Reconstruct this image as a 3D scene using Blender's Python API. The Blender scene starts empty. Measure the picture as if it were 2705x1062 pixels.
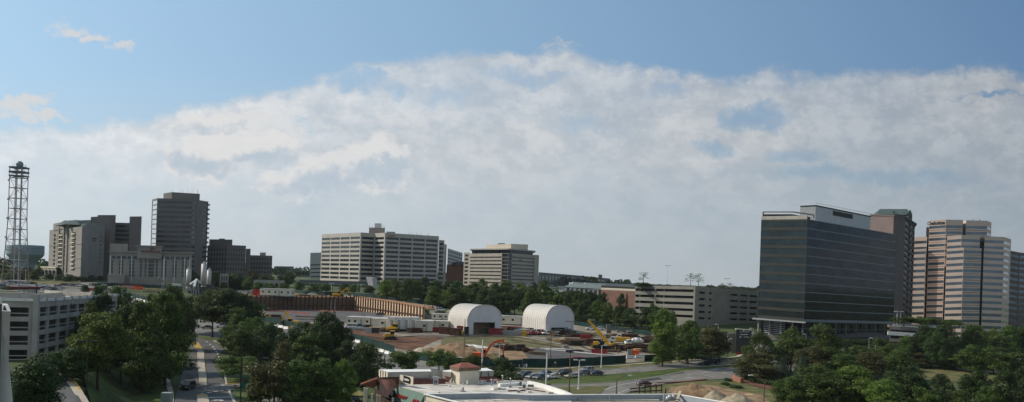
import bpy, math, random
from math import sin, cos, pi, radians as rad, sqrt, atan2
from mathutils import Vector as V, Matrix, noise as mnoise
random.seed(7)
COL = bpy.context.scene.collection
# ---------------------------------------------------------------- camera model (photo pixels, 2705 x 1062)
F, HC, CX, ROLL, H = 2200.0, 737.0, 1352.5, rad(1.95), 30.0
def ray(px, py):
    u, v = px - CX, HC - py
    return (u*cos(ROLL) - v*sin(ROLL))/F, (u*sin(ROLL) + v*cos(ROLL))/F
def P(px, py, Y):
    a, b = ray(px, py)
    return V((a*Y, Y, H + b*Y))
def PZ(px, py, z):
    a, b = ray(px, py)
    Y = (z - H)/b
    return V((a*Y, Y, z))
def lerp(a, b, t): return a + (b - a)*t
def sm(a, b, x):
    t = min(1, max(0, (x - a)/(b - a))); return t*t*(3 - 2*t)
def interp(pts, x):
    if x <= pts[0][0]: return pts[0][1]
    for (a, va), (b, vb) in zip(pts, pts[1:]):
        if x <= b: return lerp(va, vb, (x - a)/(b - a))
    return pts[-1][1]
PROF = [(-500,0),(235,0),(265,.6),(300,2.2),(360,7),(420,10.5),(500,14),(600,18.5),(700,21.5),(1000,24.2),(2500,26),(8000,27)]
WALL = [(-170,425),(-139,432),(-89,470),(-43,400)]
def T(X, Y):
    b = interp(PROF, Y)
    r = X/max(Y, 50)
    b *= 1 - .75*sm(.42, .50, r)*(1 - sm(700, 1200, Y))
    b += 8*(1 - sm(-.52, -.45, r))*(1 - sm(280, 400, Y))*sm(-60, 60, Y)
    if -165 < X < -36 and 370 < Y < 640:
        yw = interp(WALL, X)
        o_ = 4.5 if X < -89 else 8.5
        if Y > yw + o_:
            top = interp([(-165,13),(-139,16.4),(-89,16.3),(-43,14),(-36,12)], X)
            if Y > yw + o_ + 2: b = max(b, top)
            else: b = lerp(9.2, top, (Y - yw - o_)/2)
        elif Y > 385:
            b = min(b, lerp(b, 9.2, sm(385, 400, Y)))
    return b
def G(px, py, lo=100, hi=7000):
    a, b = ray(px, py)
    Y, st = lo, 2.0
    while Y < hi:
        if H + b*Y <= T(a*Y, Y):
            l, h = Y - st, Y
            for _ in range(12):
                m = (l + h)/2
                if H + b*m <= T(a*m, m): h = m
                else: l = m
            return V((a*h, h, T(a*h, h)))
        Y += st
        if Y > 700: st = 20
    return V((a*hi, hi, T(a*hi, hi)))

# ---------------------------------------------------------------- materials
MATS = {}
def mat(name, col, rough=.8, metal=0, var=.18, scale=.4, spec=.3, bump=0, col2=None, detail=4, stretch=None):
    if name in MATS: return MATS[name]
    m = bpy.data.materials.new(name); m.use_nodes = True; MATS[name] = m
    nt = m.node_tree; N = nt.nodes; L = nt.links
    b = N['Principled BSDF']
    b.inputs['Roughness'].default_value = rough; b.inputs['Metallic'].default_value = metal
    b.inputs['Specular IOR Level'].default_value = spec
    tc = N.new('ShaderNodeTexCoord'); nz = N.new('ShaderNodeTexNoise')
    nz.inputs['Scale'].default_value = scale; nz.inputs['Detail'].default_value = detail
    src = tc.outputs['Object']
    if stretch:
        mp = N.new('ShaderNodeMapping'); mp.inputs['Scale'].default_value = stretch
        L.new(src, mp.inputs['Vector']); src = mp.outputs['Vector']
    L.new(src, nz.inputs['Vector'])
    cr = N.new('ShaderNodeValToRGB')
    c2 = col2 or tuple(min(1, c*(1 + var)) for c in col)
    c1 = tuple(c*(1 - var) for c in col) if not col2 else col
    cr.color_ramp.elements[0].position = .36; cr.color_ramp.elements[0].color = (*c1, 1)
    cr.color_ramp.elements[1].position = .64; cr.color_ramp.elements[1].color = (*c2, 1)
    L.new(nz.outputs['Fac'], cr.inputs['Fac']); L.new(cr.outputs['Color'], b.inputs['Base Color'])
    if bump:
        bp = N.new('ShaderNodeBump'); bp.inputs['Strength'].default_value = bump; bp.inputs['Distance'].default_value = .3
        L.new(nz.outputs['Fac'], bp.inputs['Height']); L.new(bp.outputs['Normal'], b.inputs['Normal'])
    return m
def leafmat(name, c1, c2, tr=.25):
    m = bpy.data.materials.new(name); m.use_nodes = True; MATS[name] = m
    nt = m.node_tree; N = nt.nodes; L = nt.links
    for n in list(N): N.remove(n)
    out = N.new('ShaderNodeOutputMaterial'); mix = N.new('ShaderNodeMixShader'); d = N.new('ShaderNodeBsdfPrincipled'); t = N.new('ShaderNodeBsdfTranslucent')
    d.inputs['Roughness'].default_value = .6; d.inputs['Specular IOR Level'].default_value = .25
    oi = N.new('ShaderNodeObjectInfo'); tc = N.new('ShaderNodeTexCoord'); nz = N.new('ShaderNodeTexNoise')
    nz.inputs['Scale'].default_value = 9; nz.inputs['Detail'].default_value = 5
    L.new(tc.outputs['Object'], nz.inputs['Vector'])
    cr = N.new('ShaderNodeValToRGB'); cr.color_ramp.elements[0].position = .35; cr.color_ramp.elements[1].position = .68
    cr.color_ramp.elements[0].color = (*c1, 1); cr.color_ramp.elements[1].color = (*c2, 1)
    L.new(nz.outputs['Fac'], cr.inputs['Fac'])
    hs = N.new('ShaderNodeHueSaturation')
    mr = N.new('ShaderNodeMapRange'); mr.inputs['To Min'].default_value = .485; mr.inputs['To Max'].default_value = .512
    mv = N.new('ShaderNodeMapRange'); mv.inputs['To Min'].default_value = .75; mv.inputs['To Max'].default_value = 1.25
    L.new(oi.outputs['Random'], mr.inputs['Value']); L.new(oi.outputs['Random'], mv.inputs['Value'])
    L.new(mr.outputs[0], hs.inputs['Hue']); L.new(mv.outputs[0], hs.inputs['Value']); L.new(cr.outputs['Color'], hs.inputs['Color'])
    L.new(hs.outputs[0], d.inputs['Base Color']); L.new(hs.outputs[0], t.inputs['Color'])
    mix.inputs[0].default_value = tr
    L.new(d.outputs[0], mix.inputs[1]); L.new(t.outputs[0], mix.inputs[2]); L.new(mix.outputs[0], out.inputs['Surface'])
    return m
def glass(name, col, rough=.12, metal=.55, var=.25, scale=.15):
    return mat(name, col, rough, metal, var, scale, spec=.6)
M = dict(
 grass=mat('grass', (.035,.055,.016), .95, 0, scale=.12, col2=(.065,.085,.025), detail=8),
 lawn=mat('lawn', (.036,.058,.008), .95, 0, scale=.25, col2=(.066,.092,.015), detail=8),
 drygrass=mat('dry_grass', (.06,.08,.02), .95, 0, scale=.25, col2=(.145,.12,.05), detail=8),
 asphalt=mat('asphalt', (.085,.083,.082), .9, 0, .14, .18, detail=8),
 asphalt2=mat('asphalt_pale', (.155,.15,.135), .9, 0, .16, .15, detail=8),
 gravel=mat('gravel', (.15,.128,.10), .95, 0, scale=.11, col2=(.30,.26,.205), detail=9),
 clay=mat('red_clay', (.075,.035,.018), .95, 0, scale=.2, col2=(.15,.068,.036), detail=9, bump=.5),
 sand=mat('orange_earth', (.25,.13,.06), .95, 0, scale=.2, col2=(.36,.21,.11), detail=8, bump=.4),
 dirt=mat('brown_dirt', (.15,.10,.055), .95, 0, scale=.3, col2=(.30,.20,.12), detail=9, bump=.8),
 scrub=mat('scrub', (.06,.075,.025), .95, 0, scale=.22, col2=(.17,.13,.07), detail=9, bump=.5),
 conc=mat('concrete', (.33,.315,.29), .85, 0, .12, .3, detail=7),
 walk=mat('sidewalk_concrete', (.38,.33,.26), .85, 0, .1, .5),
 kerb=mat('kerb_concrete', (.36,.34,.30), .85, 0, .1, .5),
 yellow=mat('yellow_paint', (.38,.25,.06), .7, 0, .15, .8),
 white=mat('white_paint', (.72,.72,.70), .6, 0, .06, .8),
 bark=mat('bark', (.06,.045,.032), .95, 0, .3, 3),
 steel=mat('galvanised_steel', (.42,.44,.45), .45, .5, .1, 1),
 darkmetal=mat('dark_bronze_metal', (.03,.026,.022), .5, .3, .2, 1),
 whitemetal=mat('pale_painted_metal', (.62,.64,.64), .45, .1, .06, 1),
 wood=mat('weathered_wood', (.13,.095,.065), .9, 0, .3, 2),
 lumber=mat('fresh_lumber', (.52,.37,.19), .8, 0, .2, 1.5),
 rubber=mat('tyre_rubber', (.018,.018,.018), .85, 0, .2, 3),
 rim=mat('wheel_rim', (.45,.45,.45), .35, .7, .1, 3),
 carglass=mat('car_glass', (.015,.018,.022), .08, 0, .1, 1, spec=.8),
 lamp=mat('headlight_glass', (.75,.75,.72), .15, 0, .05, 3, spec=.8),
 red=mat('red_paint', (.33,.03,.025), .55, 0, .2, .6),
 tail=mat('tail_lamp', (.35,.01,.01), .3, 0, .1, 3),
 rust=mat('rusty_steel', (.075,.040,.028), .85, .1, .35, .8),
 catyellow=mat('machine_yellow', (.62,.36,.02), .5, 0, .15, .8),
 exorange=mat('excavator_orange', (.62,.10,.02), .5, 0, .12, .8),
 track=mat('track_steel', (.035,.03,.027), .8, .2, .3, 2),
 screen=mat('green_mesh_screen', (.010,.036,.032), .9, 0, .3, .3),
 tarp=mat('cream_tarpaulin', (.40,.35,.26), .75, 0, .15, .5, bump=.5),
 fabric=mat('white_membrane', (.60,.58,.54), .6, 0, .03, .3),
 trailer=mat('trailer_siding', (.58,.56,.46), .7, 0, .06, .5),
 trroof=mat('trailer_roof', (.42,.41,.39), .8, 0, .1, .4),
 orange=mat('safety_orange', (.75,.13,.03), .7, 0, .12, 1),
)
LEAF = dict(
 mid=leafmat('leaf_mid_green', (.022,.048,.008), (.115,.175,.034), .34),
 dark=leafmat('leaf_dark_green', (.015,.036,.009), (.062,.105,.024)),
 light=leafmat('leaf_light_green', (.045,.085,.012), (.16,.23,.042), .36),
 brown=leafmat('leaf_bronze_green', (.042,.048,.014), (.115,.112,.038)),
 blue=leafmat('needle_blue_green', (.020,.044,.022), (.050,.085,.045)),
)
# ---------------------------------------------------------------- mesh helpers
def tag(o, label=None, cat=None, group=None, kind=None):
    if label: o['label'] = label
    if cat: o['category'] = cat
    if group: o['group'] = group
    if kind: o['kind'] = kind
    return o
def empty(name, loc, rz=0, label=None, cat=None, group=None):
    o = bpy.data.objects.new(name, None); COL.objects.link(o)
    o.location = loc; o.rotation_euler = (0, 0, rz); o.empty_display_size = .5
    return tag(o, label, cat, group)
class MB:
    def __init__(s): s.v = []; s.f = []; s.mi = []; s.tf = None
    def add(s, vs, fs, mi=0):
        k = len(s.v)
        s.v += [tuple(s.tf @ V(v)) if s.tf else tuple(v) for v in vs]
        s.f += [tuple(i + k for i in f) for f in fs]; s.mi += [mi]*len(fs)
        return s
    def box(s, x0, y0, z0, x1, y1, z1, mi=0):
        return s.add([(x0,y0,z0),(x1,y0,z0),(x1,y1,z0),(x0,y1,z0),(x0,y0,z1),(x1,y0,z1),(x1,y1,z1),(x0,y1,z1)],
              [(0,3,2,1),(4,5,6,7),(0,1,5,4),(1,2,6,5),(2,3,7,6),(3,0,4,7)], mi)
    def cbox(s, c, sx, sy, sz, rz=0, mi=0):
        m = Matrix.Translation(c) @ Matrix.Rotation(rz, 4, 'Z')
        vs = [m @ V((x*sx/2, y*sy/2, z*sz)) for z in (0,1) for x, y in ((-1,-1),(1,-1),(1,1),(-1,1))]
        return s.add(vs, [(0,3,2,1),(4,5,6,7),(0,1,5,4),(1,2,6,5),(2,3,7,6),(3,0,4,7)], mi)
    def tube(s, a, b, r0, r1=None, n=8, mi=0, cap=True):
        a = V(a); b = V(b); r1 = r0 if r1 is None else r1
        d = (b - a).normalized(); q = d.to_track_quat('Z', 'Y')
        vs = []
        for p, r in ((a, r0), (b, r1)):
            for i in range(n):
                t = 2*pi*i/n; vs.append(p + q @ V((r*cos(t), r*sin(t), 0)))
        fs = [(i, (i+1)%n, n+(i+1)%n, n+i) for i in range(n)]
        if cap: fs += [tuple(range(n-1,-1,-1)), tuple(range(n, 2*n))]
        return s.add(vs, fs, mi)
    def beam(s, a, b, w, h, mi=0):
        a = V(a); b = V(b); d = (b - a).normalized()
        up = V((0,0,1)) if abs(d.z) < .95 else V((0,1,0))
        sd = d.cross(up).normalized()*w/2; u = sd.cross(d).normalized()*h/2
        vs = [a-sd-u, a+sd-u, a+sd+u, a-sd+u, b-sd-u, b+sd-u, b+sd+u, b-sd+u]
        return s.add(vs, [(3,2,1,0),(4,5,6,7),(0,1,5,4),(1,2,6,5),(2,3,7,6),(3,0,4,7)], mi)
    def prism(s, poly, z0, z1, mi=0):
        n = len(poly)
        vs = [(p[0], p[1], z0) for p in poly] + [(p[0], p[1], z1) for p in poly]
        return s.add(vs, [tuple(range(n-1,-1,-1)), tuple(range(n, 2*n))] + [(i,(i+1)%n,n+(i+1)%n,n+i) for i in range(n)], mi)
    def slab(s, pts, th, mi=0):      # polygon with own heights, thickness downwards
        n = len(pts)
        vs = [tuple(p) for p in pts] + [(p[0], p[1], p[2] - th) for p in pts]
        return s.add(vs, [tuple(range(n)), tuple(range(2*n-1, n-1, -1))] + [(i, n+i, n+(i+1)%n, (i+1)%n) for i in range(n)], mi)
    def ball(s, c, rx, ry, rz, n=12, m=7, mi=0, z0=-1):
        vs = []; fs = []
        for j in range(m+1):
            t = lerp(math.asin(z0), pi/2, j/m)
            for i in range(n):
                a = 2*pi*i/n; vs.append((c[0]+rx*cos(t)*cos(a), c[1]+ry*cos(t)*sin(a), c[2]+rz*sin(t)))
        for j in range(m):
            for i in range(n): fs.append((j*n+i, j*n+(i+1)%n, (j+1)*n+(i+1)%n, (j+1)*n+i))
        return s.add(vs, fs, mi)
    def build(s, name, mats, parent=None, smooth=False, world=False):
        me = bpy.data.meshes.new(name)
        vs = s.v
        if world and parent is not None:
            l = parent.location; vs = [(v[0]-l[0], v[1]-l[1], v[2]-l[2]) for v in vs]
        me.from_pydata(vs, [], s.f)
        if not isinstance(mats, (list, tuple)): mats = [mats]
        for m in mats: me.materials.append(m)
        if len(mats) > 1: me.polygons.foreach_set('material_index', s.mi)
        if smooth: me.polygons.foreach_set('use_smooth', [True]*len(s.f))
        me.update()
        o = bpy.data.objects.new(name, me); COL.objects.link(o)
        if parent is not None: o.parent = parent
        return o
def solo(mb, name, mats, label, cat, group=None, smooth=False, at=None):
    """one-mesh thing; vertices given in world space, origin moved to its base"""
    if at is None:
        n = len(mb.v); at = V((sum(v[0] for v in mb.v)/n, sum(v[1] for v in mb.v)/n, min(v[2] for v in mb.v)))
    mb.v = [(v[0]-at[0], v[1]-at[1], v[2]-at[2]) for v in mb.v]
    o = mb.build(name, mats, None, smooth); o.location = at
    return tag(o, label, cat, group)
KIDS = {}
def copy_tree(o, parent=None):
    c = o.copy(); COL.objects.link(c)
    if parent is not None: c.parent = parent
    for ch in list(o.children): copy_tree(ch, c)
    return c
ORD = ['leftmost','second','third','fourth','fifth','sixth','seventh','eighth','ninth','tenth','eleventh','twelfth','thirteenth','fourteenth','fifteenth','sixteenth','seventeenth','eighteenth','nineteenth','twentieth']
def nth(i, n, side='left'):
    if i == 0: return 'leftmost'
    if i == n-1: return 'rightmost'
    return ORD[i] + ' from the ' + side
# ---------------------------------------------------------------- terrain and draped sheets
def struct(o): o['kind'] = 'structure'; return o
def terrain():
    xs = [-7000,-5000,-3500,-2400,-1700,-1200,-900,-700,-560,-460,-400,-360,-330] + [x for x in range(-310, 331, 4)] + [350,380,430,500,600,750,950,1300,1800,2500,3500,5000,7000]
    ys = [-400,-250,-120,-60,-20,20,50,70,90] + [y for y in range(104, 640, 4)] + [650,665,680,700,730,770,820,880,950,1050,1200,1400,1700,2100,2700,3500,4500,6000,8000]
    mb = MB(); nx = len(xs)
    for y in ys:
        for x in xs: mb.v.append((x, y, T(x, y)))
    for j in range(len(ys)-1):
        for i in range(nx-1):
            a = j*nx+i; mb.f.append((a, a+1, a+nx+1, a+nx)); mb.mi.append(0)
    return struct(mb.build('ground', M['grass']))
def resample(pts, n):
    d = [0]
    for a, b in zip(pts, pts[1:]): d.append(d[-1] + sqrt((a[0]-b[0])**2 + (a[1]-b[1])**2))
    out = []
    for i in range(n):
        t = d[-1]*i/(n-1)
        for k in range(len(pts)-1):
            if t <= d[k+1] + 1e-6:
                f = (t - d[k])/max(1e-6, d[k+1]-d[k])
                out.append((lerp(pts[k][0], pts[k+1][0], f), lerp(pts[k][1], pts[k+1][1], f))); break
    return out
def strip(name, far, near, m, off, n=40, k=None, kind='structure', px=True, jitter=0, **tg):
    """sheet draped over the terrain between two edge lines (photo pixels seen on the ground, or world xy)"""
    if px:
        far = [G(*p)[:2] for p in far]; near = [G(*p)[:2] for p in near]
    far = resample(far, n); near = resample(near, n)
    if k is None:
        w = max(sqrt((a[0]-b[0])**2 + (a[1]-b[1])**2) for a, b in zip(far, near)); k = max(2, int(w/4)+2)
    mb = MB()
    for i, (a, b) in enumerate(zip(far, near)):
        if jitter:
            ja = mnoise.noise(V((a[0]*.13, a[1]*.13, 3)))*jitter; jb = mnoise.noise(V((b[0]*.13, b[1]*.13, 9)))*jitter
            a = (a[0], a[1]+ja); b = (b[0], b[1]+jb)
        for j in range(k):
            x = lerp(a[0], b[0], j/(k-1)); y = lerp(a[1], b[1], j/(k-1))
            mb.v.append((x, y, T(x, y) + off))
    for i in range(n-1):
        for j in range(k-1):
            q = i*k+j; mb.f.append((q, q+1, q+k+1, q+k)); mb.mi.append(0)
    o = mb.build(name, m)
    if kind: o['kind'] = kind
    return tag(o, **tg)
def line(name, pts, w, m, off, px=True, n=None, h=0, kind='structure', **tg):
    """painted line or kerb following a polyline on the ground"""
    if px: pts = [G(*p)[:2] for p in pts]
    L_ = sum(sqrt((a[0]-b[0])**2+(a[1]-b[1])**2) for a, b in zip(pts, pts[1:]))
    n = n or max(3, int(L_/3)); pts = resample(pts, n); mb = MB()
    for i, p in enumerate(pts):
        a = pts[max(0, i-1)]; b = pts[min(n-1, i+1)]
        dx, dy = b[0]-a[0], b[1]-a[1]; l = sqrt(dx*dx+dy*dy) or 1; nx, ny = -dy/l*w/2, dx/l*w/2
        z = T(p[0], p[1]) + off
        mb.v += [(p[0]+nx, p[1]+ny, z), (p[0]-nx, p[1]-ny, z)]
        if h: mb.v[-2] = (*mb.v[-2][:2], z+h); mb.v[-1] = (*mb.v[-1][:2], z+h); mb.v += [(p[0]+nx, p[1]+ny, z), (p[0]-nx, p[1]-ny, z)]
    q = 4 if h else 2
    for i in range(n-1):
        a = i*q
        mb.f.append((a, a+1, a+q+1, a+q)); mb.mi.append(0)
        if h:
            mb.f += [(a+2, a, a+q, a+q+2), (a+1, a+3, a+q+3, a+q+1)]; mb.mi += [0, 0]
    if h:
        mb.f += [(0,2,3,1), (n*q-4, n*q-3, n*q-1, n*q-2)]; mb.mi += [0,0]
    o = mb.build(name, m)
    if kind: o['kind'] = kind
    return tag(o, **tg)
def dashes(name, pts, w, dash, gap, m, off, px=True):
    if px: pts = [G(*p)[:2] for p in pts]
    L_ = sum(sqrt((a[0]-b[0])**2+(a[1]-b[1])**2) for a, b in zip(pts, pts[1:]))
    n = max(2, int(L_*2)); q = resample(pts, n); mb = MB(); t = 0
    while t + dash < L_:
        a = q[min(n-1, int(t*2))]; b = q[min(n-1, int((t+dash)*2))]
        dx, dy = b[0]-a[0], b[1]-a[1]; l = sqrt(dx*dx+dy*dy) or 1; nx, ny = -dy/l*w/2, dx/l*w/2
        mb.add([(a[0]+nx, a[1]+ny, T(*a)+off), (a[0]-nx, a[1]-ny, T(*a)+off), (b[0]-nx, b[1]-ny, T(*b)+off), (b[0]+nx, b[1]+ny, T(*b)+off)], [(0,1,2,3)])
        t += dash + gap
    return struct(mb.build(name, m))
# ---------------------------------------------------------------- buildings
class Bld:
    def __init__(s, name, label, cat, loc, group=None):
        s.root = empty(name, loc, 0, label, cat, group); s.wall = MB(); s.win = []; s.roof = MB(); s.name = name
    def facade(s, p0, p1, D, cols=None, rows=None, depth=.35, glassmat=None, mi=0, pane=True, mull=0):
        """front face between top corners p0 (left) and p1 (right), D metres deep below them"""
        p0 = V(p0); p1 = V(p1); L_ = (V((p1.x,p1.y,0)) - V((p0.x,p0.y,0))).length
        d = p1 - p0; nrm = V((d.y, -d.x, 0)).normalized()
        def pt(a, z, ins=0): return lerp(p0, p1, a/L_) - V((0,0,z)) - nrm*ins
        def quad(a0, a1, z0, z1, ins=0, mb=None, m_=0): (mb or s.wall).add([pt(a0,z1,ins), pt(a1,z1,ins), pt(a1,z0,ins), pt(a0,z0,ins)], [(0,1,2,3)], m_)
        if not cols or not rows: quad(0, L_, 0, D, 0, None, mi); return
        z = 0
        for r0, r1 in rows:
            if r0 > z: quad(0, L_, z, r0, 0, None, mi)
            a = 0
            for c0, c1 in cols:
                if c0 > a: quad(a, c0, r0, r1, 0, None, mi)
                e = depth
                s.wall.add([pt(c0,r0), pt(c1,r0), pt(c1,r0,e), pt(c0,r0,e)], [(0,1,2,3)], mi)
                s.wall.add([pt(c0,r1,e), pt(c1,r1,e), pt(c1,r1), pt(c0,r1)], [(0,1,2,3)], mi)
                s.wall.add([pt(c0,r1), pt(c0,r0), pt(c0,r0,e), pt(c0,r1,e)], [(0,1,2,3)], mi)
                s.wall.add([pt(c1,r1,e), pt(c1,r0,e), pt(c1,r0), pt(c1,r1)], [(0,1,2,3)], mi)
                if pane:
                    w = MB(); quad(c0, c1, r0, r1, e, w)
                    if mull:
                        k = max(1, int(round((c1-c0)/mull)))
                        for q in range(1, k):
                            x = lerp(c0, c1, q/k); quad(x-.06, x+.06, r0, r1, e-.04, w, 1)
                    s.win.append(((c1-c0)*(r1-r0), w, glassmat))
                a = c1
            if a < L_ - 1e-3: quad(a, L_, r0, r1, 0, None, mi)
            z = r1
        if z < D: quad(0, L_, z, D, 0, None, mi)
    def top(s, pts, drop=.5, mi=0): s.roof.add([(p[0],p[1],p[2]-drop) for p in pts], [tuple(range(len(pts)))], mi)
    def done(s, wallmats, roofmat, glassmat, frame=None, wname='wall'):
        s.wall.build(wname, wallmats, s.root, world=True)
        if s.roof.f: s.roof.build('roof', roofmat, s.root, world=True)
        s.win.sort(key=lambda t: -t[0]); rest = {}
        for i, (a, w, g) in enumerate(s.win):
            g = g or glassmat
            if i < 99: w.build('window', [g, frame or M['darkmetal']], s.root, world=True)
            else:
                r = rest.setdefault(g.name, (g, MB()))[1]; k = len(r.v); r.v += w.v; r.f += [tuple(j+k for j in f) for f in w.f]; r.mi += w.mi
        for g, r in rest.values():
            o = r.build('window', [g, frame or M['darkmetal']], s.root, world=True); o['kind'] = 'stuff'
        return s.root
    def part(s, mb, name, m, label=None, smooth=False):
        o = mb.build(name, m, s.root, smooth, world=True)
        if label: o['label'] = label
        return o
def grid(L_, n, gap, m0, m1=None):
    m1 = m0 if m1 is None else m1; w = (L_ - m0 - m1 - gap*(n-1))/n
    return [(m0+i*(w+gap), m0+i*(w+gap)+w) for i in range(n)]
def rows(n, first, pitch, h): return [(first+i*pitch, first+i*pitch+h) for i in range(n)]
def LL(a, b): return sqrt((a[0]-b[0])**2+(a[1]-b[1])**2)
def bk(p, d, side):
    """offset d metres straight away from the street; side +1 for a left corner, -1 for a right one"""
    return V((p[0]/p[1]*d + side*.05*d, d, 0))
def boxcorners(a, b, back):
    """third and fourth top corners of a box whose front top edge is a-b, back metres behind"""
    return b + bk(b, back, -1), a + bk(a, back, 1)
def simplebox(B, a, b, back, D, mi=0, drop=.4):
    c, d = boxcorners(a, b, back)
    B.facade(a, b, D, mi=mi); B.facade(b, c, D, mi=mi); B.facade(c, d, D, mi=mi); B.facade(d, a, D, mi=mi); B.top([a, b, c, d], drop)
def text(s, size, m, parent, center, right, up, name='lettering', ext=.05, align='CENTER', bold=0, italic=0):
    cu = bpy.data.curves.new(name, 'FONT'); cu.body = s; cu.size = size; cu.align_x = align; cu.align_y = 'CENTER'; cu.extrude = ext; cu.offset = bold; cu.shear = italic
    o = bpy.data.objects.new('tmp', cu); COL.objects.link(o)
    bpy.context.view_layer.update()
    me = bpy.data.meshes.new_from_object(o.evaluated_get(bpy.context.evaluated_depsgraph_get()))
    bpy.data.objects.remove(o); me.materials.clear(); me.materials.append(m)
    r = V(right).normalized(); u = V(up).normalized(); n = r.cross(u)
    mx = Matrix((( r.x,u.x,n.x,center[0]),(r.y,u.y,n.y,center[1]),(r.z,u.z,n.z,center[2]),(0,0,0,1)))
    if parent is not None: mx = Matrix.Translation(-V(parent.location)) @ mx
    me.transform(mx)
    t = bpy.data.objects.new(name, me); COL.objects.link(t)
    if parent is not None: t.parent = parent
    return t
# ================================================================ BUILDINGS
M.update(
 ofc=mat('office_precast', (.40,.385,.355), .85, 0, .06, .15),
 ofcb=mat('office_precast_tan', (.36,.335,.295), .85, 0, .07, .15),
 cream=mat('cream_panel', (.60,.54,.44), .8, 0, .05, .2),
 hotel=mat('hotel_limestone', (.255,.245,.225), .85, 0, .08, .2),
 copper=mat('green_copper_roof', (.060,.085,.078), .6, .1, .12, .2),
 dkstone=mat('grey_brown_stone', (.155,.145,.14), .8, 0, .08, .15),
 dkpanel=mat('blue_grey_panel', (.11,.125,.14), .6, 0, .12, .12),
 pink=mat('rose_granite', (.56,.45,.385), .7, 0, .05, .15),
 redline=mat('red_granite_line', (.22,.09,.065), .7, 0, .05, .3),
 dkpink=mat('brown_granite', (.13,.105,.10), .75, 0, .08, .15),
 brick=mat('brick_wall', (.235,.135,.105), .9, 0, .10, .35, detail=9),
 garage=mat('garage_concrete', (.38,.365,.33), .9, 0, .12, .22, detail=8),
 garage2=mat('garage_concrete_grey', (.24,.235,.21), .9, 0, .09, .22, detail=8),
 roofg=mat('roof_membrane_grey', (.22,.215,.205), .9, 0, .15, .2),
 watertank=mat('tank_blue_paint', (.22,.32,.37), .5, 0, .08, .1),
 g_ink=glass('window_ink', (.045,.058,.072), .18, .35),
 g_dark=glass('window_dark', (.022,.028,.034), .15, .2, .9, .45),
 g_blue=glass('window_blue', (.13,.17,.20), .12, .7, .15),
 g_teal=glass('window_teal', (.045,.068,.072), .10, .7, .2),
 g_black=glass('window_smoked', (.020,.028,.036), .07, .75, .45, .22),
 g_bright=glass('window_silver', (.55,.58,.60), .12, .85, .1),
 spandrel=mat('grey_tan_spandrel', (.050,.053,.047), .35, .3, .08, .2),
)
def gz(p): return T(p[0], p[1])

# ---- office block A
def office_a():
    a = P(850,619,752); b = P(953,614,697); c = P(990,616.5,706); d = P(1017,615,690); e = P(1159.5,624,728)
    B = Bld('office_building', 'long white precast ten-storey office block with black ribbon windows', 'office building', V((b.x, b.y, gz(b))))
    D = b.z - gz(b) + 3
    ro = rows(10, 3.4, 3.78, 2.0)
    B.facade(a, b, D, grid(LL(a,b),4,1.5,1.1), ro)
    B.facade(b, c, D, grid(LL(b,c),1,1,1.2,.6), rows(11,3.4,3.78,2.0))
    B.facade(c, d, D, grid(LL(c,d),1,1,.8,1.6), rows(11,3.4,3.78,2.0))
    B.facade(d, e, D, grid(LL(d,e),4,1.3,1.6,1.5), rows(11,3.4,3.78,2.0))
    q = [a+bk(a,55,1), e+bk(e,50,-1)]
    B.facade(e, q[1], D); B.facade(q[1], q[0], D); B.facade(q[0], a, D)
    B.top([a,b,c,d,e,q[1],q[0]], .6)
    m = MB(); p0 = P(975,601,722); p1 = P(1017,602,716)
    c3, c4 = boxcorners(p0, p1, 14); m.slab([p0,p1,c3,c4], p0.z-a.z+2); B.part(m, 'penthouse', M['dkstone'])
    m = MB(); p0 = P(990,590,720); p1 = P(1008,590,718); c3, c4 = boxcorners(p0, p1, 8); m.slab([p0,p1,c3,c4], p0.z-P(990,601,720).z+.2); B.part(m, 'cooling_tower', M['steel'])
    m = MB(); p0 = P(1021,611.5,715); p1 = P(1044,612.5,715); c3, c4 = boxcorners(p0, p1, 5); m.slab([p0,p1,c3,c4], 3); B.part(m, 'rooftop_unit', M['conc'])
    for x in (976,984,1011,1016,1080,1086,1092,1100,1105,1112,1130,1133):
        m = MB(); y = 602 if x < 1020 else 619.5+(x-1080)*.06; q = P(x, y+1, 715); m.tube(q, q+V((0,0,random.uniform(2,4))), .22, .1, 5); B.part(m, 'antenna', M['steel'])
    # a small red sign near the top of the right wing: strokes only, it cannot be read
    m = MB(); r = (e-d).normalized(); nn = V((r.y,-r.x,0)).normalized()
    for i in range(9):
        s = d + r*(3.4+i*.75) + nn*.12 - V((0,0,2.1 + .1*(i%2))); m.beam(s, s+r*.5, .14, .85)
    B.part(m, 'sign_strokes', M['red'])
    # lower stepped wing at the right end
    f0 = P(1160,634,742); f1 = P(1174,635,742); g1 = P(1178,645,744)
    B.facade(f0, f1, 45, grid(LL(f0,f1),1,1,.4), rows(11,2.6,3.78,1.9)); B.facade(f1, f1+bk(f1,25,-1), 45); B.top([f0,f1,f1+bk(f1,25,-1),f0+bk(f0,25,1)],.3)
    h0 = P(1174,645,744); h1 = P(1180,646,744)
    B.facade(h0, h1, 42); B.facade(h1, h1+bk(h1,25,-1), 42); B.top([h0,h1,h1+bk(h1,25,-1),h0+bk(h0,25,1)],.3)
    B.done([M['ofc']], M['roofg'], M['g_dark'])
office_a()
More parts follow.
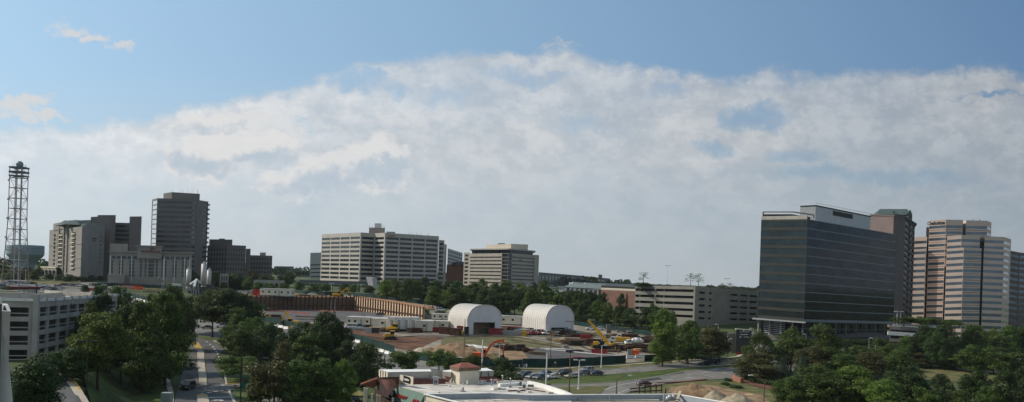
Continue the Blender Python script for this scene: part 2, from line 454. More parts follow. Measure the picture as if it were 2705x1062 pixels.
# podium deck in front of it, with the flared stair tower
def podium():
    a = P(790,739,640); b = P(972,744,640)
    B = Bld('podium_deck', 'low dark parking podium with small bright openings in front of the white office block', 'parking deck', V((b.x, b.y, gz(b))))
    B.facade(a, b, 12, grid(LL(a,b),17,1.3,1.5), [(2.4,4.2)], pane=False, depth=.5)
    simple = boxcorners(a, b, 30); B.facade(b, simple[0], 12); B.facade(simple[1], a, 12); B.top([a,b,*simple], .3)
    B.done([M['dkpanel']], M['roofg'], M['g_dark'])
    lo = P(967,732,636); hi = P(983,734,636); lo2 = P(983,760,630)
    m = MB(); back = V((2,9,0))
    f = [lo, hi, V((lo2.x+1,lo2.y,gz(lo2)-1)), V((lo2.x-2.0,lo2.y,gz(lo2)-1))]
    vs = f + [v+back for v in f]
    m.add(vs, [(3,2,1,0),(4,5,6,7),(0,1,5,4),(1,2,6,5),(2,3,7,6),(3,0,4,7)])
    solo(m, 'stair_tower', M['ofc'], 'narrow pale concrete stair tower tapering to its foot before the white office block', 'stair tower')
podium()
# ---- buildings behind A
def plain(name, label, pts, back, D, wall, roof, rws=None, cols=None, glassm=None, cat='office building', depth=.3, gap=.8, m0=.8):
    pts = [P(*p) for p in pts]
    B = Bld(name, label, cat, V((pts[0].x, pts[0].y, gz(pts[0]))))
    for i, (p, q) in enumerate(zip(pts, pts[1:])):
        if rws and cols and cols[i]: B.facade(p, q, D, grid(LL(p,q), cols[i], gap, m0), rws, depth)
        else: B.facade(p, q, D)
    e = pts[-1] + bk(pts[-1],back,-1); s = pts[0] + bk(pts[0],back,1)
    B.facade(pts[-1], e, D); B.facade(e, s, D); B.facade(s, pts[0], D); B.top([*pts, e, s], .4)
    return B, pts
B, _ = plain('office_building', 'slim pale blue office slab just left of the white ribbon-window block', [(820,668,860),(850,667,860)], 25, 40, M['dkpanel'], 0, rows(8,12,4.0,1.2), [1])
B.done([M['steel']], M['roofg'], M['g_blue'])
B, _ = plain('office_building', 'pale blue gridded office block behind the right end of the white ribbon-window block', [(1183,656,1000),(1222,668,1000)], 40, 42, 0, 0, rows(8,2.2,4.2,2.2), [7], gap=.8)
B.done([M['steel']], M['roofg'], M['g_blue'])
B, _ = plain('brick_building', 'dark brick building with glass top floor between the two striped office blocks', [(1180,699,830),(1226,695,830)], 30, 26, 0, 0)
m = MB(); q0 = P(1195,693,828); q1 = P(1226,691,828); c3, c4 = boxcorners(q0,q1,12); m.slab([q0,q1,c3,c4], 3.4); B.part(m, 'glass_storey', M['g_dark'])
B.done([mat('brick_dark_brown',(.12,.06,.05),.9,0,.1,.35)], M['roofg'], M['g_dark'])
B, _ = plain('low_building', 'low blue glass building on the skyline left of the white office block', [(727,703,1100),(776,704,1100)], 40, 16, 0, 0, [(1.5,4.5),(6.5,9.5)], [5]); B.done([M['dkpanel']], M['roofg'], M['g_blue'])
B, _ = plain('low_building', 'long low dark building on the skyline with one pale square panel', [(736,714,1000),(822,715,1000)], 40, 20, 0, 0, [(2,5)], [1])
m = MB(); q = P(792,722,999); m.box(q.x,q.y-.3,q.z-3.2,q.x+3.4,q.y,q.z); B.part(m, 'panel', M['cream']); B.done([M['dkpanel']], M['roofg'], M['g_dark'])
# ---- office block B
def office_b():
    a = P(1242,670,800); b = P(1326,669,770); c = P(1343,669,765); d = P(1353,669,768); e = P(1412,674,800)
    B = Bld('office_building', 'beige banded office block with a cream penthouse and a dark glass corner', 'office building', V((b.x,b.y,gz(b))))
    D = b.z - gz(b) + 3
    pit = 3.4
    ro = [(3.0+i*pit, 4.15+i*pit) for i in range(8)]
    B.facade(a, b, D, [(0.2, LL(a,b)-.2)], ro, .5)
    B.facade(b, c, D, [(0.15, LL(b,c)-.15)], rows(9,.3,pit,3.1), .2)
    B.facade(c, d, D, [(0.15, LL(c,d)-.15)], rows(9,.3,pit,3.1), .2)
    B.facade(d, e, D, [(0.2, LL(d,e)-.2)], ro, .5)
    bk0 = a + bk(a,45,1); bk1 = e + bk(e,35,-1)
    B.facade(e, bk1, D); B.facade(bk1, bk0, D); B.facade(bk0, a, D); B.top([a,b,c,d,e,bk1,bk0], .1)
    # recessed dark glass top storey with its thin slab
    m = MB(); t = [P(1247,659,803), P(1347,658.5,775), P(1408,661.5,797)]
    bb = [t[0]+bk(t[0],35,1), t[-1]+bk(t[-1],28,-1)]
    m.slab([t[0],t[1],t[2],bb[1],bb[0]], t[1].z - b.z + .3); B.part(m, 'glass_storey', M['g_dark'])
    m = MB(); s = [P(1241.5,657,803), P(1343,656,770), P(1415,662.5,797)]
    m.slab([s[0],s[1],s[2],s[2]+bk(s[2],36,-1),s[0]+bk(s[0],44,1)], 1.1); B.part(m, 'roof_edge', M['ofcb'])
    m = MB(); m.slab([P(1284,647,800),P(1350,644,782),P(1395,646,796),P(1395,646,796)+V((-1,20,0)),P(1284,647,800)+V((2,22,0))], 4.8); B.part(m, 'penthouse', M['cream'])
    m = MB(); q0 = P(1316,642.5,800); q1 = P(1334,642.5,800); c3,c4 = boxcorners(q0,q1,4); m.slab([q0,q1,c3,c4], 2); B.part(m, 'rooftop_unit', M['dkstone'])
    # left annex and right end pier
    p0 = P(1226,667,812); p1 = P(1242,667,806); B.facade(p0,p1,D,[(1.2,LL(p0,p1)-2.2)], rows(8,1.9,3.75,2.1)); B.facade(p0+bk(p0,26,1),p0,D); B.facade(p1,p1+bk(p1,20,-1),D); B.top([p0,p1,p1+bk(p1,20,-1),p0+bk(p0,26,1)],.2)
    p0 = P(1412,673,799); p1 = P(1424,674,803); B.facade(p0,p1,D); B.facade(p1,p1+bk(p1,30,-1),D); B.facade(p0+bk(p0,30,1),p0,D); B.top([p0,p1,p1+bk(p1,30,-1),p0+bk(p0,30,1)],.1)
    # tiny blue sign strokes on the right wing
    m = MB(); r = (e-d).normalized(); nn = V((r.y,-r.x,0)).normalized()
    for i in range(8):
        s_ = d + r*(11.5+i*.62) + nn*.12 - V((0,0,5.6-.12*(i%3))); m.beam(s_, s_+r*.42, .12, .8)
    B.part(m, 'sign_strokes', mat('sign_blue', (.02,.03,.10), .5))
    B.done([M['ofcb']], M['roofg'], M['g_dark'])
office_b()
B, pp = plain('mall_building', 'long low dark teal building with vertical ribs stretching right from the beige banded block', [(1423,719,860),(1520,727,1000),(1612,736,1180)], 60, 34, 0, 0, [(3,16)], [12,10], gap=2.2, m0=1)
m = MB(); q0 = P(1581,725,1120); q1 = P(1591,725.5,1120); c3,c4 = boxcorners(q0,q1,8); m.slab([q0,q1,c3,c4], 6); B.part(m, 'penthouse', M['dkstone'])
B.done([M['dkpanel']], M['roofg'], M['g_teal'])
# ---- mall with glazed roof
def mall():
    root = empty('mall_building', P(1570,790,560), 0, 'shopping mall wing with sloping grey-green roof left of the brick store', 'mall')
    root.location.z = T(root.location.x, root.location.y)
    m = MB(); m.slab([P(1513,746.5,600),P(1530,747,600),P(1688,752,640),P(1688,752,640)+V((0,40,0)),P(1513,746.5,600)+V((0,40,0))], 9); m.build('upper_wall', M['steel'], root, world=True)
    for x0,y0,x1,y1 in ((1513,744.8,1529,745.4),(1546,746.6,1599,749.4)):
        m = MB(); a = P(x0,y0,598); b = P(x1,y1,598); m.slab([a,b,b+V((0,6,0)),a+V((0,6,0))], 1.1); m.build('roof_edge', M['whitemetal'], root, world=True)
    m = MB(); a = P(1513,748.5,599); b = P(1590,751,599); c = P(1598,764,560); d = P(1488,757.5,560)
    m.slab([d,c,b,a], .6); m.build('sloped_roof', mat('roof_grey_green', (.15,.18,.165), .7, .1, .2, .6), root, world=True)
    m = MB(); m.slab([d+V((1,1,-.7)),c+V((-1,1,-.7)),c+V((-1,12,-.7)),d+V((1,12,-.7))], 9); m.build('wall', M['dkpanel'], root, world=True)
    for i in range(9):
        q = lerp(d, c, .06+i*.11) - V((0,.6,.7)); m = MB(); m.box(q.x-.5,q.y-.3,q.z-3.4,q.x+.5,q.y,q.z); m.build('column', M['whitemetal'], root, world=True)
mall()
def brickbox():
    a = P(1588,760,520); b = P(1680,764,506)
    B = Bld('brick_building', 'windowless red brick store with a cream band under its roof', 'store', V((b.x,b.y,gz(b))))
    c, d = boxcorners(a, b, 40); D = 20
    B.facade(a,b,D); B.facade(d,a,D); B.facade(b,c,D); B.top([a,b,c,d],.1)
    m = MB(); n = V((0,-.12,0)); m.slab([a+n-V((0,0,.3)),b+n-V((0,0,.3)),b,a], 1.0); B.part(m,'cream_band',M['cream'])
    m = MB(); a2 = P(1588,754,522); b2 = P(1680,758.5,508); c2,d2 = boxcorners(a2,b2,36); m.slab([a2,b2,c2,d2], 1.6); B.part(m, 'parapet', M['spandrel'])
    B.done([M['brick']], M['roofg'], M['g_dark'])
brickbox()
# ---- open parking garage (right middle)
def open_garage(name, label, segs, backs, D, cols, rws, wallm, slabm, lvl, depth=.6, floors=None):
    """segs: top corners left->right; backs: the far corners"""
    B = Bld(name, label, 'parking garage', V((segs[0].x, segs[0].y, gz(segs[0]))))
    for i,(p,q) in enumerate(zip(segs, segs[1:])): B.facade(p, q, D, cols[i], rws[i], depth, pane=False)
    B.facade(segs[-1], backs[0], D); B.facade(backs[0], backs[-1], D); B.facade(backs[-1], segs[0], D)
    B.done([wallm], wallm, M['g_dark'])
    allp = list(segs) + list(backs); c = sum(allp, V((0,0,0)))/len(allp)
    for z in lvl:
        m = MB(); m.slab([V((*(lerp(p,c,.012)[:2]), p.z - z)) for p in allp], .35)
        m.build('floor_slab', slabm, B.root, world=True)
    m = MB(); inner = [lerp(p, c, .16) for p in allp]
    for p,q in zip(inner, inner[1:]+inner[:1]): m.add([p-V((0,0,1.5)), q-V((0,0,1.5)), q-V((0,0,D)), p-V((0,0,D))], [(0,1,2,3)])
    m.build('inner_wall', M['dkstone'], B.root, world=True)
    return B
def garage_right():
    a = P(1678,753.5,428); b = P(1837,756.5,405); c = P(2010,769,440)
    L1, L2 = LL(a,b), LL(b,c)
    r = [(1.55+i*3.12, 2.85+i*3.12) for i in range(5)]
    open_garage('parking_garage', 'grey concrete parking garage with trees on its roof beside the brick store',
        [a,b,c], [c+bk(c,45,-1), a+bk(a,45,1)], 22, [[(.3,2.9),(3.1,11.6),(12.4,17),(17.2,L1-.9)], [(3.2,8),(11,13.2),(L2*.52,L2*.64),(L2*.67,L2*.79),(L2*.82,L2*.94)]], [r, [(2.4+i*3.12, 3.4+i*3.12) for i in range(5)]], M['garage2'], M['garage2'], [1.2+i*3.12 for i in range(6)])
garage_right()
# ---- left garage (near)
def garage_left():
    a = P(-60,785,184); b = P(97,789,189); c = P(310,776,252)
    L1, L2 = LL(a,b), LL(b,c); b0 = b
    pit = 3.19
    r = [(2.05+i*pit, 4.15+i*pit) for i in range(4)]
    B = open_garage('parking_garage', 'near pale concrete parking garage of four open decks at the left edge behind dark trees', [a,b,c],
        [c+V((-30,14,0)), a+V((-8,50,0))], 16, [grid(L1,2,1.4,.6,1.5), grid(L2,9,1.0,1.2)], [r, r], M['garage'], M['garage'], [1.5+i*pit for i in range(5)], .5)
    # cable rails in the openings, the corner pier and roof guard panels
    for p, q, n in ((a,b,2),(b,c,9)):
        d = (q-p).normalized(); L_ = LL(p,q); nn = V((d.y,-d.x,0)).normalized()
        for s0, s1 in grid(L_, n, 1.4 if n==2 else 1.0, .6 if n==2 else 1.2, 1.5 if n==2 else 1.2):
            for r0, r1 in r:
                u = p + d*s0 - nn*.25 - V((0,0,r1-.75)); w = p + d*s1 - nn*.25 - V((0,0,r1-.75)); m = MB(); m.beam(u, w, .12, .22); m.build('rail', M['garage'], B.root, world=True)
    m = MB(); d = (c-b).normalized(); q = b + V((.2,-.3,0)); m.cbox(V((q.x,q.y,q.z-16)), 1.3, 1.1, 17.0, atan2(d.y,d.x)); m.build('corner_pier', M['garage'], B.root, world=True)
    n = 11; L_ = LL(b,c)
    for i in range(1, n):
        q = b + (c-b)*(i/n); m = MB(); m.cbox(V((q.x,q.y,q.z-2.0)), .5, .6, 2.15, atan2(d.y,d.x)); m.build('parapet_post', M['garage'], B.root, world=True)
    for i in range(n):
        p0 = b + (c-b)*((i+.14)/n); p1 = b + (c-b)*((i+.86)/n); nn = V((d.y,-d.x,0)).normalized()*.16
        m = MB(); m.beam(p0+nn-V((0,0,.42)), p1+nn-V((0,0,.42)), .2, .62); m.build('guard_panel', M['white'], B.root, world=True)
    m = MB(); p0 = lerp(a,b,.02)-V((0,.15,.35)); p1 = lerp(a,b,.96)-V((0,.15,.35)); m.beam(p0,p1,.2,.6); m.build('guard_panel', M['white'], B.root, world=True)
    # ramp wall standing on the roof with its buttresses
    u = P(-40,771,222); v = P(172,777,246); m = MB(); m.slab([u, v, v+V((-.5,1,0)), u+V((-.5,1,0))], 3.2); m.build('ramp_wall', M['garage'], B.root, world=True)
    for i in range(13):
        q = lerp(u, v, .42+i*.045); m = MB(); m.box(q.x-.14,q.y-.55,q.z-3,q.x+.14,q.y-.02,q.z-.25); m.build('buttress', M['garage'], B.root, world=True)
garage_left()
# red-canopied kiosk on the far side of the roof
def kiosk():
    a = P(24,757.5,262); b = P(106,758,270)
    z = min(T(a.x,a.y), a.z-4)
    root = empty('kiosk', V((a.x,a.y,z)), 0, 'small white bank kiosk with a dark red flat canopy above the left garage roof', 'kiosk')
    m = MB(); c,d = boxcorners(a,b,7); m.slab([a,b,c,d], .8); m.build('canopy', mat('canopy_maroon', (.10,.02,.022), .6, 0, .2, .4), root, world=True)
    for t in (.28,.45,.62,.8):
        q = lerp(a,b,t)+V((0,1.5,-.8)); m = MB(); m.box(q.x-.55,q.y-.3,z,q.x+.55,q.y+.5,q.z); m.build('column', M['white'], root, world=True)
    m = MB(); q = lerp(a,b,.14)+V((0,2.5,-.8)); w = lerp(a,b,.86); m.box(q.x,q.y+1.2,z,w.x,q.y+3,q.z); m.build('wall', M['garage'], root, world=True)
kiosk()
# ---- grey stair head and white curved wall at the left border
def leftedge():
    a = P(8,806,150); b = P(29.5,807,150)
    z = T(a.x,a.y)-1
    root = empty('stair_tower', V((a.x,a.y,z)), 0, 'narrow grey concrete stair head with a white-framed skylight at the left edge of the photo', 'stair tower')
    m = MB(); a1 = a+V((0,0,-1.1)); b1 = b+V((0,0,-1.1)); m.prism([(a1.x-1,a1.y),(b1.x-.1,b1.y),(b1.x-2.6,b1.y+4),(a1.x-3.4,a1.y+4)], z, a1.z); m.build('wall', M['garage'], root, world=True)
    m = MB(); t = [a+V((-1,.6,.1)), b+V((-.9,.6,.1)), b+V((-3.0,3.6,.1)), a+V((-3.2,3.6,.1))]; bt = [V((a.x-1,a.y-.02,a1.z+.01)), V((b.x,b.y-.02,a1.z+.01)), V((b.x-2.5,b.y+4,a1.z+.01)), V((a.x-3.4,a.y+4,a1.z+.01))]
    m.add(t+bt, [(0,1,2,3),(4,5,1,0),(5,6,2,1),(6,7,3,2),(7,4,0,3)]); m.build('skylight_frame', M['white'], root, world=True)
    m = MB(); q = lerp(bt[0],t[0],.15)+V((.95,-.03,0)); m.add([q, q+V((.75,0,0)), lerp(bt[1],t[1],.85)+V((-.7,-.03,0)), lerp(bt[0],t[0],.85)+V((.85,-.03,0))], [(0,1,2,3)]); m.build('pane', M['g_dark'], root, world=True)
    # flared white wall: widening towards its foot
    prof = [(787,4),(884,8),(893,13),(940,21),(1000,28),(1062,34.5),(1200,44)]
    m = MB(); n = len(prof)
    for y, x in prof: m.v.append(tuple(P(x, y, 60)))
    for y, x in prof: m.v.append(tuple(P(x, y, 60)+V((-6,-.6,0))))
    for y, x in prof: m.v.append(tuple(P(x, y, 60)+V((-2.4,3,0))))
    for y, x in prof: m.v.append(tuple(P(x, y, 60)+V((-8,3,0))))
    for i in range(n-1):
        m.f += [(n+i, i, i+1, n+i+1), (i, 2*n+i, 2*n+i+1, i+1), (2*n+i, 3*n+i, 3*n+i+1, 2*n+i+1), (3*n+i, n+i, n+i+1, 3*n+i+1)]; m.mi += [0]*4
    m.f += [(0,n,3*n,2*n)]; m.mi += [0]
    solo(m, 'flared_wall', mat('wall_stucco_white', (.72,.72,.70), .8, 0, .06, .6), 'smooth white wall flaring outward to its foot in the bottom left corner', 'wall', at=V((P(30,1062,60).x-3, 60, -0.0)))
    m = MB(); q0 = P(-6,803,59); q1 = P(6,803,59); m.slab([q0, q1, q1+V((-3,4,0)), q0+V((-3,4,0))], 14)
    solo(m, 'brick_pier', mat('pier_brick_brown', (.13,.10,.09), .85, 0, .2, .8), 'brown masonry pier at the very left edge beside the flared white wall', 'pier')
leftedge()
# ---- dark glass office tower (right)
def glass_tower():
    a = P(2011,580,383); b = P(2132,578.5,367); c = P(2369,619,421)
    B = Bld('glass_tower', 'dark glass office tower with tan bands on its left face and many thin floor lines', 'office tower', V((b.x,b.y,gz(b))))
    Hh = 45.4; L1, L2 = LL(a,b), LL(b,c)
    pitch = 4.02
    B.facade(a, b, Hh, [(.12, L1-.12)], [(1.0+i*pitch, 3.65+i*pitch) for i in range(11)], .22, M['g_teal'], 0, True, 1.6)
    B.facade(b, c, Hh, [(.12, L2-.12)], [(.28+i*pitch, pitch-.05+i*pitch) for i in range(11)], .12, M['g_black'], 1, True, 1.6)
    d = c + bk(c,22,-1); e = a + bk(a,26,1)
    B.facade(c,d,Hh,mi=1); B.facade(d,e,Hh,mi=1); B.facade(e,a,Hh,mi=1)
    B.top([a,b,c,d,e], .3)
    m = MB(); m.slab([V((p.x,p.y,p.z-Hh+.05)) for p in (a,b,c,d,e)], .3); B.part(m, 'soffit', M['darkmetal'])
    # white parapet band + dark roof frame over the left face
    nn = V(((b-a).y, -(b-a).x, 0)).normalized()*.12
    m = MB(); m.slab([a+nn+V((0,0,1.5)), b+nn+V((0,0,1.5)), b-nn*4+V((0,0,1.5)), a-nn*4+V((0,0,1.5))], 1.6); B.part(m, 'parapet_band', M['conc'])
    r0 = P(2016,560,384); r1 = P(2095,560,376); r2 = P(2150,568,374); fr = MB()
    for p,q in ((r0,r1),(r1,r2)): fr.beam(p,q,.5,.5)
    fr.beam(r0, V((r0.x,r0.y,a.z+1.5)), .5,.5); fr.beam(r2, V((r2.x,r2.y,b.z+1.0)), .4,.4)
    B.part(fr, 'roof_frame', M['dkstone'])
    m = MB(); m.slab([r0+V((.6,1.2,-.9)), r1+V((0,1.2,-.9)), r2+V((-1,1.6,-.9)), r2+V((1.5,9,-.9)), r0+V((5.2,14,-.9))], r0.z-a.z-1.3); B.part(m, 'roof_screen', M['darkmetal'])
    # rooftop plant box
    p0 = P(2114,545,392); p1 = P(2155,543,388); p2 = P(2300,572,415)
    m = MB(); m.slab([p0,p1,p2,p2+V((3.2,9,0)),p0+V((4.6,12,0))], 8.6); B.part(m, 'plant_room', M['steel'])
    m = MB(); L3 = LL(p1,p2); dd = (p2-p1).normalized(); n3 = V((dd.y,-dd.x,0)).normalized()
    for i in range(24):
        q = p1 + dd*(L3*i/23) + n3*.1; m.beam(q+V((0,0,.2)), q+V((0,0,1.3)), .12, .12)
    m.beam(p1+n3*.1+V((0,0,1.3)), p2+n3*.1+V((0,0,1.3)), .15,.15); B.part(m, 'railing', M['whitemetal'])
    m = MB(); q0 = p1+dd*(L3*.30)+n3*.1; q1 = p1+dd*(L3*.66)+n3*.1; m.slab([q0-V((0,0,.8)),q1-V((0,0,.8)),q1-n3-V((0,0,.8)),q0-n3-V((0,0,.8))], 2.2); B.part(m, 'louvre', M['darkmetal'])
    m = MB(); m.beam(p1+n3*.1,p2+n3*.1,.3,.5); m.beam(p0,p1+n3*.1,.3,.5); B.part(m,'roof_edge',M['darkmetal'])
    # colonnade at the foot
    base = lambda p: T(p.x, p.y)
    for k, (p, q, n) in enumerate(((a,b,4),(b,c,9))):
        for i in range(n + (0 if k == 0 else 1)):
            t = (i + .12*(k==0))/n; s = lerp(p,q,t); zt = s.z - Hh + .1
            m = MB(); m.tube(V((s.x,s.y+.8,base(s)-.5)), V((s.x,s.y+.8,zt)), .36, .36, 10); B.part(m, 'column', M['conc'] if k == 0 else M['dkpanel'])
    m = MB(); zt = a.z-Hh; q0 = a+V((-3.5,-3,-Hh+.1)); q1 = b+V((0,-2.5,-Hh+.1)); m.slab([q0,q1,q1+bk(q1,5,-1),q0+bk(q0,5,1)], .55); B.part(m, 'canopy', M['steel'])
    la = lerp(a,b,.14)+V((0,4,0)); lb = b+V((-1,4,0)); lc = c+V((-1,5,0))
    B2 = MB()
    for p,q in ((la,lb),(lb,lc)):
        B2.add([V((p.x,p.y,p.z-Hh)),V((q.x,q.y,q.z-Hh)),V((q.x,q.y,base(q)-1)),V((p.x,p.y,base(p)-1))],[(3,2,1,0)])
    B.part(B2, 'lobby_glass', M['g_black'])
    for i in range(9):
        z = 1.2+i*.85; m = MB(); p = la+V((.5,-1.5,0)); q = lerp(la,lb,.62)+V((0,-1.5,0))
        m.beam(V((p.x,p.y,p.z-Hh-z)),V((q.x,q.y,q.z-Hh-z)),.15,.32); B.part(m,'louvre',M['steel'])
    for z in (3.2, 6.6):
        m = MB(); p = lb+V((1,-.6,0)); q = lc+V((0,-.6,0)); m.beam(V((p.x,p.y,p.z-Hh-z)),V((q.x,q.y,q.z-Hh-z)),.3,.35); B.part(m,'floor_edge',M['dkpanel'])
    B.done([M['spandrel'], mat('floor_line_metal', (.17,.205,.225), .4, .3, .05, .3)], M['roofg'], M['g_teal'])
glass_tower()
# ---- granite tower behind the glass tower
def granite_tower():
    a = P(2298,567,478); b = P(2361,570,462); c = P(2391,572,474); d = P(2406,584,480); e = P(2417,592,484)
    B = Bld('granite_tower', 'brown granite tower with a green gabled roof rising behind the dark glass tower', 'office tower', V((b.x,b.y,gz(b))))
    D = 62
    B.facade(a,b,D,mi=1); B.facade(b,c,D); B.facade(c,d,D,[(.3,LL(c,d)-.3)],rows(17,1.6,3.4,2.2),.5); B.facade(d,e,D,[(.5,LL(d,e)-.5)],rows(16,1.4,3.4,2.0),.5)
    f = e+bk(e,22,-1); g = a+bk(a,26,1); B.facade(e,f,D); B.facade(f,g,D); B.facade(g,a,D); B.top([a,b,c,d,e,f,g],.2)
    m = MB(); o = V((0,-.6,.35)); m.slab([a+o+V((-.4,0,0)),b+o,c+o,d+o+V((.4,0,0)),e+o+V((.8,0,0)),f+V((1,0,.3)),g+V((-.5,0,.3))], .8); B.part(m,'cornice',M['dkpink'])
    # gabled green roof
    l0 = P(2317,566,492); l1 = P(2324,552,500); r1 = P(2396,552,490); r0 = P(2398,568,482); r2 = P(2409,572,500)
    m = MB(); kb = V((3,16,0))
    m.add([l0,l1,r1,r0,l0+kb,r2], [(0,3,2,1),(3,5,2),(1,2,5,4),(0,1,4)]); B.part(m,'gable_roof',M['copper'])
    m = MB(); q = P(2361,560,487); m.ball(q, .2, 1.2, .9, 10, 6); B.part(m,'roof_vent',M['darkmetal'])
    m = MB(); p_ = P(2352,553,499); m.tube(p_, p_+V((0,0,1.2)), .15,.1,5); B.part(m,'antenna',M['steel'])
    # dormer on the right gable
    m = MB(); q0 = P(2398,563,480); q1 = P(2410,566,484); ap = P(2405,554,482); m.add([q0,q1,ap,q0+V((2,8,0)),q1+V((2,8,0)),ap+V((2,8,0)), V((q0.x,q0.y,q0.z-5)), V((q1.x,q1.y,q1.z-5))], [(0,1,2),(0,2,5,3),(1,4,5,2),(6,7,1,0)]); B.part(m,'dormer',M['copper'])
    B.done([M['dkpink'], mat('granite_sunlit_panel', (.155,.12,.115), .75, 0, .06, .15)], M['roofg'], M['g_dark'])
granite_tower()
# ---- rose banded tower
def rose_tower():
    root_p = P(2545,880,520)
    B = Bld('banded_tower', 'stepped rose granite and blue glass banded tower with a company name on its top left', 'office tower', V((root_p.x, 524, 1.5)))
    pit = 3.9; gh = 1.75
    def col(x0,y0,Y0,x1,y1,Y1,D,first=2.05,lines=True,gm=None,mi=0):
        a = P(x0,y0,Y0); b = P(x1,y1,Y1); L_ = LL(a,b); n = int((D-first)/pit)
        B.facade(a,b,D,[(.12,L_-.12)],rows(n,first,pit,gh),.12,gm or M['g_blue'],mi,True)
        if lines:
            d = (b-a).normalized(); nn = V((d.y,-d.x,0)).normalized()*.02
            for i in range(n):
                z = first+gh+pit*i+.95
                q = a+nn-V((0,0,z)); w = b+nn-V((0,0,z)); lm.beam(q,w,.16,.24)
        return a,b
    lm = MB()
    # col1
    a,b = col(2411,627,541,2449,625,537,60,2.6,False); B.top([a,b,b+bk(b,20,-1),a+bk(a,20,1)],.2); B.facade(a+bk(a,18,1),a,60)
    a,b = col(2405,659,538,2446,657,534,52,1.6,False); B.facade(b,b+bk(b,3,-1),52); B.top([a,b,b+bk(b,6,-1),a+bk(a,6,1)],.2); B.facade(a+bk(a,6,1),a,52)
    # col2 (tallest)
    a,b = col(2455,583,536,2499,580,531,72,3.6); t0=a; t1=b
    c_,d_ = col(2499,580,531,2544,581,536,30,3.6)
    B.facade(d_, d_+V((2,8,0)), 14, mi=2); e_,f_ = col(2552,582,538,2608,583,542,30,3.6); B.facade(e_+V((2,8,0)),e_,30)
    g_ = P(2619,588,548); B.facade(f_,g_,30,[(.3,LL(f_,g_)-.3)],rows(6,3.6,pit,gh),.12,M['g_bright'])
    hh = g_+bk(g_,22,-1); kk = a+bk(a,26,1); B.facade(g_,hh,40); B.facade(kk,a,60); B.facade(hh,kk,40)
    B.top([a,b,d_,d_+V((2,8,0)),e_+V((2,8,0)),e_,f_,g_,hh,kk],.15)
    # dark slot between col1 and col2
    s0 = P(2446,630,541); s1 = P(2455,600,541); sl = MB(); sl.add([V((s0.x,s0.y,s1.z)),s1,s1-V((0,0,76)),V((s0.x,s0.y,s1.z-76))],[(0,3,2,1)]); 
    s0 = P(2496,625,533.5); s1 = P(2506,625,533.5); sl.add([s0,s1,s1-V((0,0,62)),s0-V((0,0,62))],[(0,3,2,1)])
    s0 = P(2588,628,533); s1 = P(2601,628,533); sl.add([s0,s1,s1-V((0,0,62)),s0-V((0,0,62))],[(0,3,2,1)])
    B.part(sl,'glass_slot',M['g_dark'])
    # tier 2/3 centre
    a,b = col(2502,624,526,2540,621,522,62,2.4,False); c_,d_ = col(2540,621,522,2589,623,527,62,2.4,False)
    B.top([a,b,d_,d_+bk(d_,12,-1),a+bk(a,12,1)],.2); B.facade(a+bk(a,12,1),a,62)
    a,b = col(2501,657,521,2546,654,516,60,1.7,False); c_,d_ = col(2546,654,516,2593,656,520,60,1.7,True); B.facade(d_,d_+bk(d_,6,-1),60); B.facade(a+bk(a,6,1),a,60)
    B.top([a,b,d_,d_+bk(d_,6,-1),a+bk(a,6,1)],.2)
    # right columns
    a,b = col(2601,624,527,2652,626,531,62,2.4,False); c = P(2671,632,539); B.facade(b,c,60,[(.4,LL(b,c)-.4)],rows(14,2.6,pit,gh),.12,M['g_bright'])
    B.top([a,b,c,c+bk(c,14,-1),a+bk(a,14,1)],.2); B.facade(a+bk(a,8,1),a,60)
    a,b = col(2599,656,521,2652,659,524,58,1.7,False); c = P(2667,664,531); B.facade(b,c,58,[(.5,LL(b,c)-.5)],rows(14,1.8,pit,gh),.12,M['g_bright']); B.facade(c,c+bk(c,10,-1),58)
    B.top([a,b,c,c+bk(c,6,-1),a+bk(a,6,1)],.2); B.facade(a+bk(a,5,1),a,58)
    B.part(lm,'granite_lines',M['redline'])
    # lettering on the top left panel
    d = (t1-t0).normalized(); up = V((0,0,1)); n3 = V((d.y,-d.x,0)).normalized()
    c0 = t0 + d*(LL(t0,t1)*.41) - V((0,0,1.9)) + n3*.1
    text('Deloitte', 3.0, mat('sign_navy', (.012,.025,.035), .5, 0, .05), B.root, c0, d, up, 'lettering', .05, bold=.06)
    for x in (2570,2588): m = MB(); q = P(x,583,545); m.tube(q,q+V((0,0,1.4)),.2,.1,5); B.part(m,'antenna',M['darkmetal'])
    B.done([M['pink'],M['pink'],M['dkpink']], M['roofg'], M['g_blue'])
rose_tower()
B, pp = plain('banded_tower', 'darker pink and grey banded wing cut off by the right edge of the photo', [(2668,662,560),(2694,667,560),(2760,673,575)], 30, 62, 0, 0, rows(15,2.0,3.9,1.8), [1,1], gap=.4, m0=.2)
B.done([M['dkpink']], M['roofg'], M['g_blue'])
# ---- low deck right
def deck_right():
    a = P(2350,861,352); b = P(2424,866,348); c = P(2505,866,356)
    B = Bld('parking_deck', 'low flat-roofed deck with pale ledges right of the dark glass tower', 'parking deck', V((b.x,b.y,gz(b)-1)))
    B.facade(a,b,13,[(.4,LL(a,b)-.4)],[(1.4,2.3),(3.9,5.2),(6.6,8)],1.2,M['g_dark']); B.facade(b,c,13,grid(LL(b,c),6,.8,.6),[(1.9,3.2),(5,7)],.5,M['g_dark'])
    B.facade(c,c+bk(c,30,-1),13); B.facade(a+bk(a,30,1),a,13); B.top([a,b,c,c+bk(c,30,-1),a+bk(a,30,1)],.15)
    m = MB(); q=P(2360,857,352); w=P(2470,863,350); m.beam(q,w,.3,.7); B.part(m,'parapet_rail',M['whitemetal'])
    m = MB(); q=P(2345,880,345); w=P(2421,885,343); m.beam(q,w,.8,1.4); B.part(m,'white_ledge',M['white'])
    B.done([M['dkstone']], M['roofg'], M['g_dark'])
deck_right()
